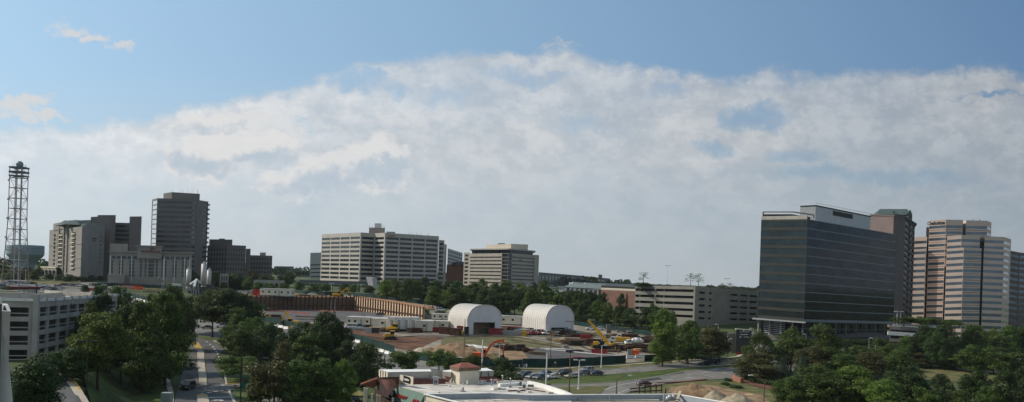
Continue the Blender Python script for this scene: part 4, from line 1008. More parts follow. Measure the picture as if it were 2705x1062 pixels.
# ================================================================ TREES
def crown_mesh(name, seed, kind, nl, nq, q):
    """unit tree: height 1, crown half-width .5; q is leaf-cluster size"""
    R = random.Random(seed); lobes = []
    if kind == 'round':
        for i in range(nl):
            a = R.uniform(0, 2*pi); h = R.uniform(.16, .93); env = sin(pi*min(1, (h-.05)/.95)**.8)**.6; r = sqrt(R.random())*.37*env
            lobes.append((r*cos(a), r*sin(a), h, R.uniform(.07,.17)*(.6+.4*env), R.uniform(.045,.10)))
    elif kind == 'stem':
        for i in range(nl):
            a = R.uniform(0, 2*pi); h = R.uniform(.36, .93); env = sin(pi*min(1, (h-.26)/.74)**.85)**.6; r = sqrt(R.random())*.38*env
            lobes.append((r*cos(a), r*sin(a), h, R.uniform(.07,.17)*(.6+.4*env), R.uniform(.045,.09)))
    elif kind == 'oval':
        for i in range(nl):
            a = R.uniform(0, 2*pi); h = R.uniform(.08, .96); env = sin(pi*min(1, (h)/1.04)**.75)**.7; r = sqrt(R.random())*.37*env
            lobes.append((r*cos(a), r*sin(a), h, R.uniform(.065,.155)*(.45+.55*env), R.uniform(.04,.085)))
    elif kind == 'cone':
        for i in range(nl):
            h = (i+.5)/nl*.92+.06; a = i*2.4; w = (1-h)*.42+.03; r = w*R.uniform(.3,.8)
            lobes.append((r*cos(a), r*sin(a), h, .05+.14*(1-h), .03+.03*(1-h)))
        for i in range(12): h = .1+.075*i; lobes.append((0,0,h,.06+.22*(1-h),.05))
    elif kind == 'flat':
        for i in range(nl):
            a = R.uniform(0, 2*pi); r = sqrt(R.random())*.40; h = R.uniform(.45,.9)
            lobes.append((r*cos(a), r*sin(a), h-r*.25, R.uniform(.08,.15), R.uniform(.06,.12)))
    elif kind == 'sparse':
        for i in range(nl):
            h = R.uniform(.35,.97); a = R.uniform(0,2*pi); r = R.uniform(.1,.45)*(1.15-h*.6)
            lobes.append((r*cos(a), r*sin(a), h, R.uniform(.07,.12), R.uniform(.02,.035)))
    elif kind == 'shrub':
        for i in range(nl):
            a = R.uniform(0, 2*pi); r = sqrt(R.random())*.38; h = R.uniform(.2,.75)*(1-r*.8)
            lobes.append((r*cos(a), r*sin(a), h, R.uniform(.12,.2), R.uniform(.12,.24)))
    ws = [l[3]*l[3] + l[3]*l[4] for l in lobes]; tot = sum(ws); vs = []; fs = []
    for l, w in zip(lobes, ws):
        for _ in range(int(nq*w/tot)):
            z = R.uniform(-.75, 1); a = R.uniform(0, 2*pi); s = sqrt(1-z*z); k = R.choice((1, 1, R.uniform(.4, 1.0), R.uniform(1, 1.35)))*R.uniform(.88, 1.14)
            n = V((s*cos(a), s*sin(a), z)); c = V((l[0]+n.x*l[3]*k, l[1]+n.y*l[3]*k, l[2]+n.z*l[4]*k))
            nn = (n + V((R.gauss(0,.55), R.gauss(0,.55), R.gauss(0,.55)+.25))).normalized()
            t = nn.orthogonal().normalized(); b = nn.cross(t); an = R.uniform(0, pi); t, b = t*cos(an)+b*sin(an), b*cos(an)-t*sin(an)
            e = q*R.uniform(.55, 1.3); e2 = e*R.uniform(.5, .9); i0 = len(vs)
            vs += [tuple(c-t*e), tuple(c-b*e2), tuple(c+t*e), tuple(c+b*e2)]; fs.append((i0, i0+1, i0+2, i0+3))
    me = bpy.data.meshes.new(name); me.from_pydata(vs, [], fs); me.update(); me.materials.append(LEAF['mid']); return me
def trunk_mesh(seed, kind):
    R = random.Random(seed); m = MB(); tr = .022 if kind != 'shrub' else .03
    top = {'cone': .96, 'round': .55, 'stem': .65, 'oval': .7, 'flat': .5, 'sparse': .9, 'shrub': .3}[kind]
    p = V((0,0,-.03)); r = tr; segs = 5
    pts = [p]
    for i in range(segs): pts.append(V((R.uniform(-.012,.012), R.uniform(-.012,.012), top*(i+1)/segs)))
    for i in range(segs): m.tube(pts[i], pts[i+1], tr*(1-.8*i/segs)*(1.25 if i == 0 else 1), tr*(1-.8*(i+1)/segs), 7, cap=False)
    for i in range({'cone': 0, 'sparse': 14}.get(kind, 8)):
        h = R.uniform(top*.4, top); a = R.uniform(0, 2*pi); l = R.uniform(.15,.32); up = R.uniform(.05,.25)*(0.2 if kind=='sparse' else 1)
        m.tube((0,0,h), (l*cos(a), l*sin(a), h+up), tr*.35, tr*.1, 5, cap=False)
    me = bpy.data.meshes.new('trunk'); me.from_pydata(m.v, [], m.f); me.update(); me.materials.append(M['bark']); return me
TK = {}
for kind, nv, nl, nq, q in (('stem',3,56,12000,.0165),('round',5,64,14000,.0165),('oval',5,70,14000,.016),('cone',2,60,7000,.015),('flat',2,34,7000,.021),('sparse',2,26,1300,.013),('shrub',3,16,2600,.035)):
    TK[kind] = [(crown_mesh('crown', hash_ + i*17, kind, nl, nq, q), trunk_mesh(i*5+3, kind)) for i in range(nv) for hash_ in (len(kind)*101,)]
TN = [0]
NAMES = {'stem':'broadleaf_tree','round':'broadleaf_tree','oval':'broadleaf_tree','cone':'conifer_tree','flat':'spreading_tree','sparse':'sparse_tree','shrub':'shrub'}
def tree(px, pyb, pyt, w, kind, leaf, label, group=None, at=None, cat=None, ymul=1):
    """px: crown centre, pyb/pyt: base and top pixels, w: crown width in pixels"""
    TN[0] += 1; v = TN[0]*7 % len(TK[kind]); R = random.Random(TN[0])
    if at is None:
        hp = pyb - pyt; g = G(px - hp*.017, pyb)
    else: g = at; hp = pyb - pyt
    s = g.y/F; h = hp*s; wd = w*s
    root = empty(NAMES[kind], (g.x, g.y, g.z - .05), R.uniform(0, 2*pi), label, cat or ('shrub' if kind == 'shrub' else 'tree'), group)
    root.scale = (wd*1.18, wd*1.18, h)
    for me, nm in ((TK[kind][v][1], 'trunk'), (TK[kind][v][0], 'crown')):
        o = bpy.data.objects.new(nm, me); COL.objects.link(o); o.parent = root
        if nm == 'crown': o.material_slots[0].link = 'OBJECT'; o.material_slots[0].material = LEAF[leaf]
    return root
CW = {'mid':'mid-green','dark':'dark green','light':'light green','brown':'bronze-green','blue':'blue-green'}
SW = {'stem':'high-crowned','round':'rounded','oval':'tall oval','cone':'conical','flat':'flat-topped','sparse':'thin sparse','shrub':'low bushy'}
def row(items, place, group, noun='tree'):
    items = sorted(items, key=lambda t: t[0]); n = len(items)
    for i, (px, b, t, w, k, l) in enumerate(items):
        tree(px, b, t, w, k, l, f"{CW[l]} {SW[k]} {noun}, {nth(i, n) if n > 1 else 'alone'} {place}", group)
row([(262,1034,826,160,'stem','light'),(322,1020,800,120,'stem','dark'),(378,1040,800,135,'oval','mid'),(440,1018,768,135,'oval','mid')], 'on the lawn by the boulevard', 'large trees on the lawn beside the boulevard')
row([(335,985,812,105,'round','dark'),(455,985,752,90,'round','mid'),(404,985,778,100,'oval','mid'),(470,950,775,70,'round','brown'),(225,985,865,100,'round','dark'),(488,925,790,75,'round','dark'),(290,985,850,110,'round','dark')], 'in the rank behind the lawn trees', 'trees behind the lawn trees')
row([(258,905,757,66,'oval','dark'),(318,905,757,76,'oval','dark'),(398,880,784,44,'cone','dark'),(358,905,790,60,'round','dark'),(222,930,818,62,'round','dark'),(290,900,795,70,'round','dark')], 'along the end of the left garage', 'trees at the end of the left garage')
row([(95,1135,952,170,'round','dark'),(178,1010,915,110,'round','dark'),(132,1000,925,100,'flat','dark'),(222,1000,905,100,'round','mid'),(60,1150,1000,90,'round','dark')], 'in the corner below the left garage', 'dark trees in the lower left corner')
row([(514,880,775,90,'stem','dark'),(562,892,764,112,'stem','mid'),(602,902,762,118,'stem','dark'),(655,898,782,100,'round','dark')], 'in the median at the boulevard bend', 'trees in the median of the boulevard')
row([(625,935,815,92,'oval','mid'),(668,945,838,96,'oval','mid'),(704,955,850,100,'round','dark'),(640,960,870,90,'round','mid'),(732,945,866,60,'oval','mid'),(608,930,860,60,'round','light')], 'right of the boulevard bend', 'trees right of the boulevard bend')
row([(636,1005,936,112,'flat','mid'),(770,1000,868,110,'oval','dark'),(815,1010,880,120,'oval','mid'),(862,995,822,108,'round','dark'),(885,1000,842,96,'round','dark'),(915,1010,900,90,'round','dark'),(842,1005,848,80,'round','dark'),(800,985,850,80,'oval','dark')], 'in the stand before the clay field', 'trees in the middle stand')
row([(725,1078,940,135,'flat','brown'),(790,1080,950,110,'round','mid'),(850,1075,945,112,'oval','mid'),(905,1075,948,90,'oval','light'),(965,1012,905,96,'round','mid'),(748,1060,905,90,'oval','brown'),(935,1045,930,80,'round','dark'),(690,1066,955,60,'shrub','mid')], 'of those left of the restaurant', 'near trees left of the restaurant')
row([(1063,1005,916,86,'flat','mid'),(1160,990,918,82,'flat','mid'),(1248,985,934,62,'round','mid'),(1325,1018,944,84,'round','dark'),(1352,1030,968,60,'shrub','dark'),(1195,985,940,50,'round','light')], 'just behind the restaurant roof', 'small trees behind the restaurant roof')
row([(1752,968,814,84,'oval','light'),(1818,962,846,86,'oval','mid'),(1880,955,862,92,'round','brown'),(1768,930,820,60,'oval','mid'),(1835,945,880,70,'round','dark'),(1900,950,890,60,'flat','dark')], 'by the highway right of the site', 'trees by the highway right of the site')
row([(x, 892+(x-1850)*.05, 868+(x-1850)*.05, 40, 'shrub', 'dark') for x in (1858,1882,1908,1932,2005)], 'added to darken the right garage foot', 'shrubs below the right garage', 'bush')  # bushes added to fill out the dark band below the garage
row([(x, 912, 888+(i%3)*3, 44, 'shrub', 'dark') for i, x in enumerate((2140,2168,2198,2226,2256,2288,2318,2346))], 'at the foot of the glass tower', 'shrubs below the glass tower', 'bush')
row([(235,945,794,66,'oval','mid'),(276,940,768,60,'oval','dark'),(300,905,758,56,'round','mid'),(252,930,780,50,'oval','dark')], 'covering the end of the left garage', 'trees covering the end of the left garage')
row([(540,770,728,30,'oval','mid'),(608,772,728,34,'oval','dark'),(632,772,722,40,'round','dark'),(655,774,730,30,'round','mid'),(590,776,745,26,'round','mid')], 'before the pale two-storey store', 'trees before the pale store')
# trees on the garage roof
def roof_tree(px, py, top, w, label, kind='sparse', leaf='mid', Y=424):
    q = P(px, py, Y); q.z -= .3; tree(px, py, top, w, kind, leaf, label, 'trees growing on the roof of the right parking garage', at=q)
roof_tree(1699,751,716,34,'airy small tree, leftmost on the right garage roof')
roof_tree(1824,755,720,32,'airy small tree over the corner of the right garage roof, left one of a pair')
roof_tree(1845,757,720,36,'airy small tree over the corner of the right garage roof, right one of a pair')
roof_tree(1908,762,746,22,'low leafy roof tree on the dark side of the right garage, left of two')
roof_tree(1929,763,745,24,'low leafy roof tree on the dark side of the right garage, right of two')
roof_tree(1697,756,740,40,'dense low bush at the left corner of the right garage roof', 'shrub','dark')
roof_tree(1832,760,751,46,'dense low bush at the corner of the right garage roof under the pair of trees', 'shrub','dark')
# mid band of trees in front of the offices
R = random.Random(5)
def band(n, x0, x1, b0, b1, t0, t1, w0, w1, place, group, kinds=('round','oval','round'), leaves=('mid','dark','mid','dark','light'), jit=5):
    it = []
    for i in range(n):
        u = (i + R.uniform(.25,.75))/n; x = lerp(x0, x1, u)
        it.append((x, lerp(b0,b1,u)+R.uniform(-2,2), lerp(t0,t1,u)+R.uniform(-jit,jit), R.uniform(w0,w1), R.choice(kinds), R.choice(leaves)))
    row(it, place, group)
band(14, 1005, 1450, 790, 808, 735, 745, 40, 56, 'in the rear row behind the tents', 'rear row before the offices', jit=7)
band(15, 1130, 1545, 812, 848, 758, 772, 44, 62, 'in the front row behind the tents', 'front row behind the tents', jit=7)
band(9, 1440, 1600, 800, 815, 762, 772, 30, 42, 'in the row before the mall roof', 'row before the mall')
band(8, 1535, 1775, 850, 880, 792, 822, 44, 58, 'before the brick store and garage', 'row before the brick store', kinds=('oval','oval','round'))
row([(1640,862,775,30,'oval','dark'),(1655,862,772,22,'cone','dark'),(1588,842,776,34,'oval','dark'),(1725,865,800,34,'oval','mid')], 'against the brick store wall', 'narrow trees against the brick store')
row([(1028,792,768,50,'round','brown'),(1075,800,735,46,'round','dark'),(1046,795,733,44,'round','mid'),(1100,795,740,40,'round','mid'),(1005,785,765,30,'shrub','brown')], 'at the foot of the white office', 'cluster at the foot of the white office')
band(11, 590, 1000, 768, 778, 745, 752, 26, 40, 'along the fence behind the pit', 'low trees behind the pit', jit=4)
row([(513,758,716,34,'oval','light'),(572,762,717,42,'oval','mid'),(620,762,722,44,'oval','mid'),(665,762,712,38,'oval','brown'),(697,758,722,34,'round','mid'),(763,758,718,36,'round','dark'),(740,758,728,30,'round','dark'),(716,758,728,26,'round','mid'),(545,760,726,26,'round','dark')], 'among silos and dark offices', 'trees behind the silos')
row([(345,752,726,24,'oval','dark'),(455,752,722,44,'round','dark'),(478,752,724,30,'round','dark'),(405,752,735,34,'round','brown'),(430,756,736,24,'round','mid'),(311,750,731,22,'oval','dark')], 'before the wide hotel', 'trees before the wide hotel')
row([(8,738,698,52,'round','dark'),(40,735,704,50,'round','dark'),(72,735,706,46,'round','dark'),(22,745,716,40,'round','mid'),(55,745,718,38,'round','mid'),(88,742,714,36,'round','mid'),(112,716,696,30,'round','mid'),(106,730,706,36,'round','dark'),(130,742,722,30,'round','dark'),(185,745,724,40,'round','dark'),(215,745,728,34,'round','dark'),(243,742,727,28,'round','mid'),(265,742,728,26,'round','mid'),(160,743,726,34,'round','dark')], 'below radio tower and limestone hotel', 'trees at the far left')
row([(15,765,752,34,'shrub','dark'),(30,766,754,28,'shrub','mid'),(88,767,757,30,'shrub','dark'),(140,769,761,26,'shrub','mid'),(225,775,752,26,'round','dark'),(270,768,748,26,'shrub','mid')], 'just above the left garage roof', 'bushes above the left garage roof', 'bush')
# right-hand mass
row([(2006,985,876,92,'oval','mid'),(2092,985,864,98,'round','mid'),(2172,985,856,110,'round','mid'),(2332,965,892,80,'round','mid'),(2402,955,886,72,'round','mid'),(2268,975,912,70,'round','mid'),(2236,975,908,44,'cone','blue')], 'in the upper rank below the glass tower', 'upper rank right of the highway')
row([(2000,1005,930,124,'round','brown'),(2070,1012,938,80,'cone','blue'),(2120,1030,935,80,'cone','blue'),(2140,1005,910,90,'round','brown'),(2230,1010,935,120,'round','mid'),(2300,1000,930,110,'round','brown'),(2370,1000,925,100,'round','mid'),(2200,985,930,60,'flat','brown')], 'in the middle rank right of the highway', 'middle rank right of the highway')
row([(2170,1085,962,175,'round','mid'),(2262,1090,966,150,'round','light'),(2085,1085,990,90,'round','mid'),(2395,1105,966,140,'oval','dark'),(2340,1115,1000,110,'round','light'),(2488,1100,988,84,'oval','dark'),(2575,1105,976,100,'oval','dark'),(2650,1108,972,92,'oval','dark'),(2700,1100,968,80,'oval','dark'),(2440,1120,1020,90,'round','mid'),(2540,1120,1030,80,'round','mid'),(2615,1120,1020,80,'round','mid')], 'along the bottom right edge', 'nearest trees at the bottom right')
row([(2442,968,860,64,'round','dark'),(2498,972,856,78,'round','dark'),(2475,976,876,66,'round','dark'),(2422,966,880,54,'round','dark'),(2460,970,866,60,'round','dark'),(2392,964,892,50,'round','mid'),(2570,955,858,78,'round','mid'),(2625,950,868,66,'round','light'),(2668,955,858,64,'round','mid'),(2702,955,866,60,'round','mid'),(2600,945,880,56,'round','dark'),(2648,960,888,66,'round','dark'),(2540,930,905,46,'round','mid')], 'at the foot of the rose tower', 'trees below the rose tower')
row([(2420,970,930,70,'round','brown'),(2462,972,928,60,'round','brown'),(2525,978,925,66,'round','brown'),(2566,985,912,84,'round','mid'),(2625,990,915,90,'round','mid'),(2680,992,930,80,'round','mid'),(2500,976,948,36,'shrub','mid'),(2590,985,935,60,'flat','mid')], 'along the upper edge of the meadow', 'trees along the meadow')
def flat_canopy(px, py, top, w, i):
    q = P(px, py, 351); tree(px, py, top, w, 'flat', 'mid', f"flat-topped tree on the low deck before the rose tower, {nth(i,4)} of four", 'trees on the right deck', at=q)
for i, a in enumerate(((2388,862,833,60),(2430,866,834,62),(2475,868,838,66),(2512,868,842,60))): flat_canopy(*a, i)
# hedges right front
for i, pts in enumerate(([(1962,998),(2000,1005),(2040,1012)], [(1990,1012),(2040,1020),(2080,1030)], [(2050,1024),(2090,1036),(2140,1052)])):
    w = [G(*p) for p in pts]; m = MB(); RR = random.Random(i)
    for k in range(2200):
        u = RR.random()*(len(w)-1); j = int(u); c = w[j].lerp(w[min(j+1,len(w)-1)], u-j); a = RR.uniform(0,2*pi); r = RR.uniform(.6,1.0)
        q = V((c.x+1.6*r*cos(a), c.y+1.6*r*sin(a), T(c.x,c.y)+RR.random()**.6*1.5)); t = V((RR.gauss(0,1),RR.gauss(0,1),RR.gauss(0,1))).normalized(); b = t.orthogonal().normalized(); e = .22
        m.add([q-t*e,q-b*e,q+t*e,q+b*e],[(0,1,2,3)])
    solo(m, 'hedge', LEAF['dark' if i else 'mid'], ['mid-green clipped hedge behind the curved brick wall, upper one of three','dark clipped hedge above the red mulch bed, middle of three','dark hedge running down to the bottom trees, lowest of three'][i], 'hedge', 'hedges right of the earth mound')
for i, (px,py,w) in enumerate(((1918,1014,26),(1946,1022,30),(1925,1004,20))):
    tree(px, py+4, py-9, w, 'shrub', 'dark', ['dark round shrub left of the curved brick wall','dark round shrub in front of the curved brick wall','small dark shrub behind the curved brick wall'][i], 'shrubs by the curved brick wall')
# far woods on the skyline
def woods():
    RR = random.Random(3); m = MB()
    for k in range(640):
        a = RR.uniform(-.85,.85); Y = RR.uniform(950,1500); x = a*Y; z = T(x,Y); hh = RR.uniform(6,12)*(1 if a<.14 else .35) + 3*mnoise.noise(V((x*.01,0,0)))*2; w = RR.uniform(5,9)
        for j in range(60):
            t = RR.uniform(0,2*pi); zz = RR.random(); r = w*sqrt(1-zz*zz*.9)
            q = V((x+r*cos(t), Y+r*sin(t)*.6, z+hh*(.25+.75*zz)+RR.gauss(0,.3))); u = V((RR.gauss(0,1),RR.gauss(0,.4),RR.gauss(0,1))).normalized(); b = V((-u.z,0,u.x)).normalized(); e = RR.uniform(.7,1.5)
            m.add([q-u*e,q-b*e,q+u*e,q+b*e],[(0,1,2,3)])
    o = m.build('distant_woods', LEAF['dark']); tag(o, 'dark green line of far-off woods along the horizon between the buildings', 'woods', kind='stuff')
woods()
# ================================================================ VEHICLES
def paint(name, c, rough=.28, metal=.35): return mat('car_paint_'+name, c, rough, metal, .03, .5, spec=.6)
PAINT = dict(black=paint('black',(.010,.011,.013)), navy=paint('navy',(.012,.018,.040)), white=paint('white',(.70,.70,.68),.35,0), silver=paint('silver',(.36,.37,.37)),
    beige=paint('beige',(.42,.40,.33)), grey=paint('grey',(.14,.145,.15)), green=paint('green',(.02,.045,.04)), blue=paint('blue',(.05,.12,.19)), maroon=paint('maroon',(.10,.02,.02)), red=paint('red',(.42,.03,.02)), orange=paint('orange',(.65,.14,.02)))
def car_proto(kind):
    root = empty('parked_car' if kind != 'pickup' else 'pickup_truck', (0,0,-500), 0)
    if kind == 'sedan': L_,W_,Hh = 4.6,1.78,1.42; body = [(-2.3,.35),(-2.28,.80),(-1.75,.95),(1.1,.93),(2.1,.78),(2.3,.6),(2.3,.32)]; cab = [(-1.75,.93),(-1.05,1.38),(.25,1.42),(1.15,.91)]
    elif kind == 'suv': L_,W_,Hh = 4.8,1.9,1.8; body = [(-2.4,.4),(-2.4,1.02),(-2.3,1.1),(1.1,1.1),(2.2,.98),(2.4,.75),(2.4,.4)]; cab = [(-2.32,1.08),(-2.05,1.74),(.4,1.78),(1.2,1.08)]
    elif kind == 'van': L_,W_,Hh = 5.3,2.0,2.1; body = [(-2.6,.4),(-2.6,1.15),(-2.5,1.2),(1.6,1.2),(2.4,1.0),(2.6,.8),(2.6,.4)]; cab = [(-2.55,1.18),(-2.4,2.05),(.9,2.08),(1.75,1.18)]
    else: L_,W_,Hh = 5.5,1.95,1.85; body = [(-2.75,.55),(-2.75,1.1),(-.6,1.12),(1.3,1.12),(2.55,1.0),(2.75,.8),(2.75,.5)]; cab = [(-.75,1.1),(-.55,1.78),(.65,1.8),(1.35,1.1)]
    W2 = W_/2
    def prof(m, pr, w0, w1, zref):
        n = len(pr); vs = []
        for sy in (-1,1):
            for x, z in pr: vs.append((x, sy*(w0 if z <= zref else w1), z))
        m.add(vs, [tuple(range(n)), tuple(range(2*n-1, n-1, -1))] + [(i, n+i, n+(i+1)%n, (i+1)%n) for i in range(n)])
    m = MB(); prof(m, body, W2, W2*.94, .75); bo = m.build('body', PAINT['silver'], root)
    m = MB(); cz = cab[0][1]+.02; prof(m, cab, W2*.92, W2*.74, cz+.1); g = m.build('window', M['carglass'], root)
    m = MB(); x0, z0 = cab[1]; x1, z1 = cab[2]; m.slab([(x0-.06,-W2*.75,z0+.03),(x1+.06,-W2*.75,z1+.03),(x1+.06,W2*.75,z1+.03),(x0-.06,W2*.75,z0+.03)], .07)
    for xx0,zz0,xx1,zz1 in ((cab[0][0],cab[0][1],x0,z0),(cab[3][0],cab[3][1],x1,z1)):
        for sy in (-1,1): m.beam((xx0,sy*W2*.9,zz0),(xx1,sy*W2*.75,zz1),.08,.09)
    if kind != 'pickup':
        for sy in (-1,1): m.beam(((x0+x1)/2-.1,sy*W2*.91,cz),((x0+x1)/2-.1,sy*W2*.755,z1),.1,.09)
    m.build('roof', PAINT['silver'], root)
    for sx in (-1,1):
        for sy in (-1,1):
            m = MB(); x = sx*L_*.31; r = .33 if kind == 'sedan' else .39; m.tube((x,sy*(W2-.22),r),(x,sy*(W2+.01),r),r,r,14); w = m.build('wheel', M['rubber'], root)
            m = MB(); m.tube((x,sy*(W2-.05),r),(x,sy*(W2+.025),r),r*.6,r*.55,10); m.build('rim', M['rim'], w)
    for sy in (-1,1):
        m = MB(); z = body[-2][1]+.04; m.cbox((L_/2-.05, sy*W2*.72, z-.08), .16, .36, .16); m.build('headlight', M['lamp'], root)
        m = MB(); m.cbox((-L_/2+.04, sy*W2*.75, .72), .14, .3, .18); m.build('tail_light', M['tail'], root)
    m = MB(); m.cbox((L_/2-.02,0,.38),.14,W_*.92,.16); m.cbox((-L_/2+.02,0,.40),.14,W_*.92,.16); m.build('bumper', M['rubber'], root)
    if kind == 'pickup':
        m = MB(); m.box(-2.6,-.78,.9,-.8,.78,1.125); m.build('cargo_bed', M['track'], root)
    return root
PROTO = {}; USED = set()
def car(px, py, kind, col, heading, label, group, scale=1.0, cat=None, at=None):
    if kind not in PROTO: PROTO[kind] = car_proto(kind); r = PROTO[kind]
    else: r = copy_tree(PROTO[kind])
    g = at or G(px, py); r.location = (g[0], g[1], g[2]+.17); r.rotation_euler = (0,0,rad(heading)); r.scale = (scale,)*3
    tag(r, label, cat or {'sedan':'car','suv':'car','van':'van','pickup':'pickup truck'}[kind], group)
    for ch in r.children:
        if ch.name.split('.')[0] in ('body','roof'):
            ch.material_slots[0].link = 'OBJECT'; ch.material_slots[0].material = PAINT[col]
    return r
HW = 'cars waiting on the highway'
for a in ((1387,997,'suv','green',232,'dark green SUV, leftmost of the cars queued on the highway',.98),
    (1405,1001,'sedan','silver',228,'silver car queued between a dark green SUV and a dark grey SUV',.95),
    (1425,1004,'suv','grey',232,'dark grey SUV at the front of the queue beside the corner wall',.98),
    (1441,991,'sedan','blue',225,'steel blue car in the far lane behind the bare white mast',.95),
    (1457,1001,'sedan','white',215,'white sedan right behind the dark grey SUV at the queue head',.95),
    (1489,994,'suv','black',222,'large black SUV with shiny bonnet left of the tall brown pole',1.15),
    (1510,999,'sedan','beige',212,'pale beige sedan crossed by the tall brown pole',.95),
    (1540,992,'suv','grey',215,'grey SUV just right of the white twin-head lamp',.95),
    (1551,984,'suv','silver',215,'silver SUV in the far lane behind a grey SUV',1.0),
    (1574,992,'sedan','navy',212,'navy sedan, last in the highway queue',1.05),
    (1862,966,'sedan','black',196,'black car in tree shade near the far highway lane, left of two',1.0),
    (1884,963,'suv','navy',196,'dark blue SUV in tree shade on the highway, right of two',1.0),
    (1700,1020,'sedan','maroon',200,'maroon car on the near highway lanes above the rusty frames',1.0),
    (1910,915,'sedan','silver',190,'silver car entering from the side street by the monument sign',1.05),
    (496,1030,'suv','black',268,'black SUV with headlights on heading down the shaded boulevard',1.1),
    (501,975,'sedan','grey',270,'grey sedan following the black SUV on the boulevard',1.1),
    (547,869,'sedan','grey',200,'grey sedan passing behind the median trees on the highway',1.0),
    (585,866,'suv','white',200,'white SUV half hidden by the median trees on the highway',1.0),
    (415,800,'sedan','white',215,'white car on the highway beside the long white barrier',1.0),
    (352,792,'sedan','grey',215,'grey car on the highway at the left end of the white barrier',1.0),
    (1185,966,'van','black',195,'dark van on the highway just left of the restaurant tower',1.0)): car(a[0],a[1],a[2],a[3],a[4],a[5],HW if a[0]>1386 and a[0]<1600 and a[1]>980 else 'cars on the roads',a[6])
# bottom car park by the restaurant
for i,(px,py,k,c,h) in enumerate(((765,1058,'sedan','silver',80),(795,1060,'sedan','blue',85),(822,1061,'suv','navy',80),(880,1056,'sedan','black',95),(905,1058,'sedan','silver',95),(940,1060,'suv','blue',100))):
    car(px,py,k,c,h,f"{ {'silver':'silver','blue':'blue','navy':'navy','black':'black'}[c]} car at the bottom edge, {nth(i,6)} of those left of the restaurant",'cars parked left of the restaurant',.95)
far = [(6,762,'van','blue',20),(38,752,'van','grey',10),(52,751,'suv','grey',10),(113,764,'sedan','navy',200),(124,768,'sedan','silver',30),(134,768,'suv','silver',190),(156,763,'suv','silver',20),(118,757,'sedan','white',20),(145,770,'sedan','green',15),
    (178,756,'sedan','silver',200),(186,756,'sedan','grey',200),(196,757,'sedan','blue',200),(205,757,'sedan','navy',200),(214,758,'sedan','white',200),(245,755,'sedan','white',10),(253,756,'sedan','grey',10),(269,757,'suv','silver',10),
    (20,752,'sedan','silver',10),(70,757,'suv','white',10),(83,758,'van','white',10),(62,757,'van','white',10),(91,757,'sedan','silver',20),(170,756,'sedan','maroon',20),(100,760,'sedan','white',30),(163,773,'sedan','white',20)]
for i,(px,py,k,c,h) in enumerate(sorted(far)): car(px,py,k,c,h,f"small {c} {'van' if k=='van' else 'car'}, number {i+1} from the left in the far-left car park",'cars in the far left car park',1.25)
R = random.Random(12); mc = sorted([(R.uniform(1355,1395), R.uniform(784,796)) for _ in range(9)]+[(1545,812),(1560,806),(1615,809),(1492,806)])
for i,(px,py) in enumerate(mc): c = R.choice(('white','silver','grey','navy','blue')); car(px,py,'sedan',c,R.choice((10,200,100)),f"tiny {c} car glimpsed between trees, {nth(i,len(mc))} in the mall car park",'cars in the mall car park',1.2)
# ---------------------------------------------------------------- lamp posts and poles
def pole(px, pyb, pyt, kind, label, m, group=None, w=.16, name='lamp_post', armlen=2.2, cat=None, at=None):
    g = at or G(px, pyb); h = (pyb-pyt)*g[1]/F
    root = empty(name, g, 0, label, cat or {'lamp_post':'street lamp','utility_pole':'utility pole','traffic_signal':'traffic light'}.get(name,'pole'), group)
    b = MB(); b.tube((0,0,-.3),(0,0,h),w,w*.62,8); b.tube((0,0,-.3),(0,0,.5),w*1.9,w*1.7,8); b.build('pole', m, root)
    if kind in ('double','quad','single','left'):
        offs = {'double':(-1,1),'quad':(-1,-.4,.4,1),'single':(1,),'left':(-1,)}[kind]; al = armlen*(.55 if kind in('double','quad') else .8)
        b = MB(); x0 = min(0, min(offs)*al); x1 = max(0, max(offs)*al); b.beam((x0,0,h-.05),(x1,0,h-.05),.1,.12); b.build('arm', m, root)
        for o in offs:
            b = MB(); b.cbox((o*al,0,h-.12),1.15,.55,.3); b.build('lamp_head', M['whitemetal'] if m in (M['whitemetal'],M['steel']) else m, root)
    elif kind == 'arm':
        s = armlen; b = MB(); b.tube((0,0,h*.98),(s*.6,0,h+abs(s)*.22),.09,.07,6); b.tube((s*.6,0,h+abs(s)*.22),(s,0,h+abs(s)*.27),.07,.06,6); b.build('arm', m, root)
        b = MB(); b.cbox((s*1.02,0,h+abs(s)*.22),1.1,.45,.28); b.build('lamp_head', M['whitemetal'], root)
    return root
wm, dm, gm, wd = M['whitemetal'], M['darkmetal'], M['steel'], M['wood']
pole(1225,955,842,'none','thin dark pole standing right of the yellow tank by the left tent',wd,w=.13,name='utility_pole')
pole(1273,975,897,'none','bare thick white mast beside the orange excavator cab',wm,w=.30,name='lighting_mast')
pole(1318,972,910,'double','white twin-head lamp in front of the orange excavator arm',wm,w=.2)
pole(1454,948,884,'arm','dark wooden pole with short arm above the paved pad',wd,w=.17,name='utility_pole',armlen=-1.3)
pole(1509,905,850,'quad','brown post with four floodlights before the right tent',wd,w=.13,name='floodlight_post',armlen=3.4)
pole(1442,1030,933,'none','tall bare white mast rising from the verge in front of the queued cars',wm,w=.26,name='lighting_mast')
pole(1503,1036,932,'none','tall brown wooden pole in front of the black SUV',wd,w=.2,name='utility_pole')
pole(1528,1030,951,'double','white twin-head lamp on the grass right of the tall brown pole',wm,w=.2,armlen=1.9)
pole(1588,972,912,'single','tall white single-arm lamp by the green fence near the red skip',wm,w=.17,armlen=1.6)
pole(1634,942,909,'left','small dark post with a white head right of the red skip',wd,w=.12,armlen=1.4)
pole(1626,874,828,'none','thin dark pole in front of the trees above the yellow crane',wd,w=.1,name='utility_pole')
pole(1922,952,895,'single','white lamp on the corner by the small double sign',wm,w=.18,armlen=1.0)
pole(1958,928,872,'none','slim white post before the left part of the monument sign',wm,w=.15)
pole(1989,897,868,'left','white lamp at the right edge of the monument sign',wm,w=.15,armlen=1.2)
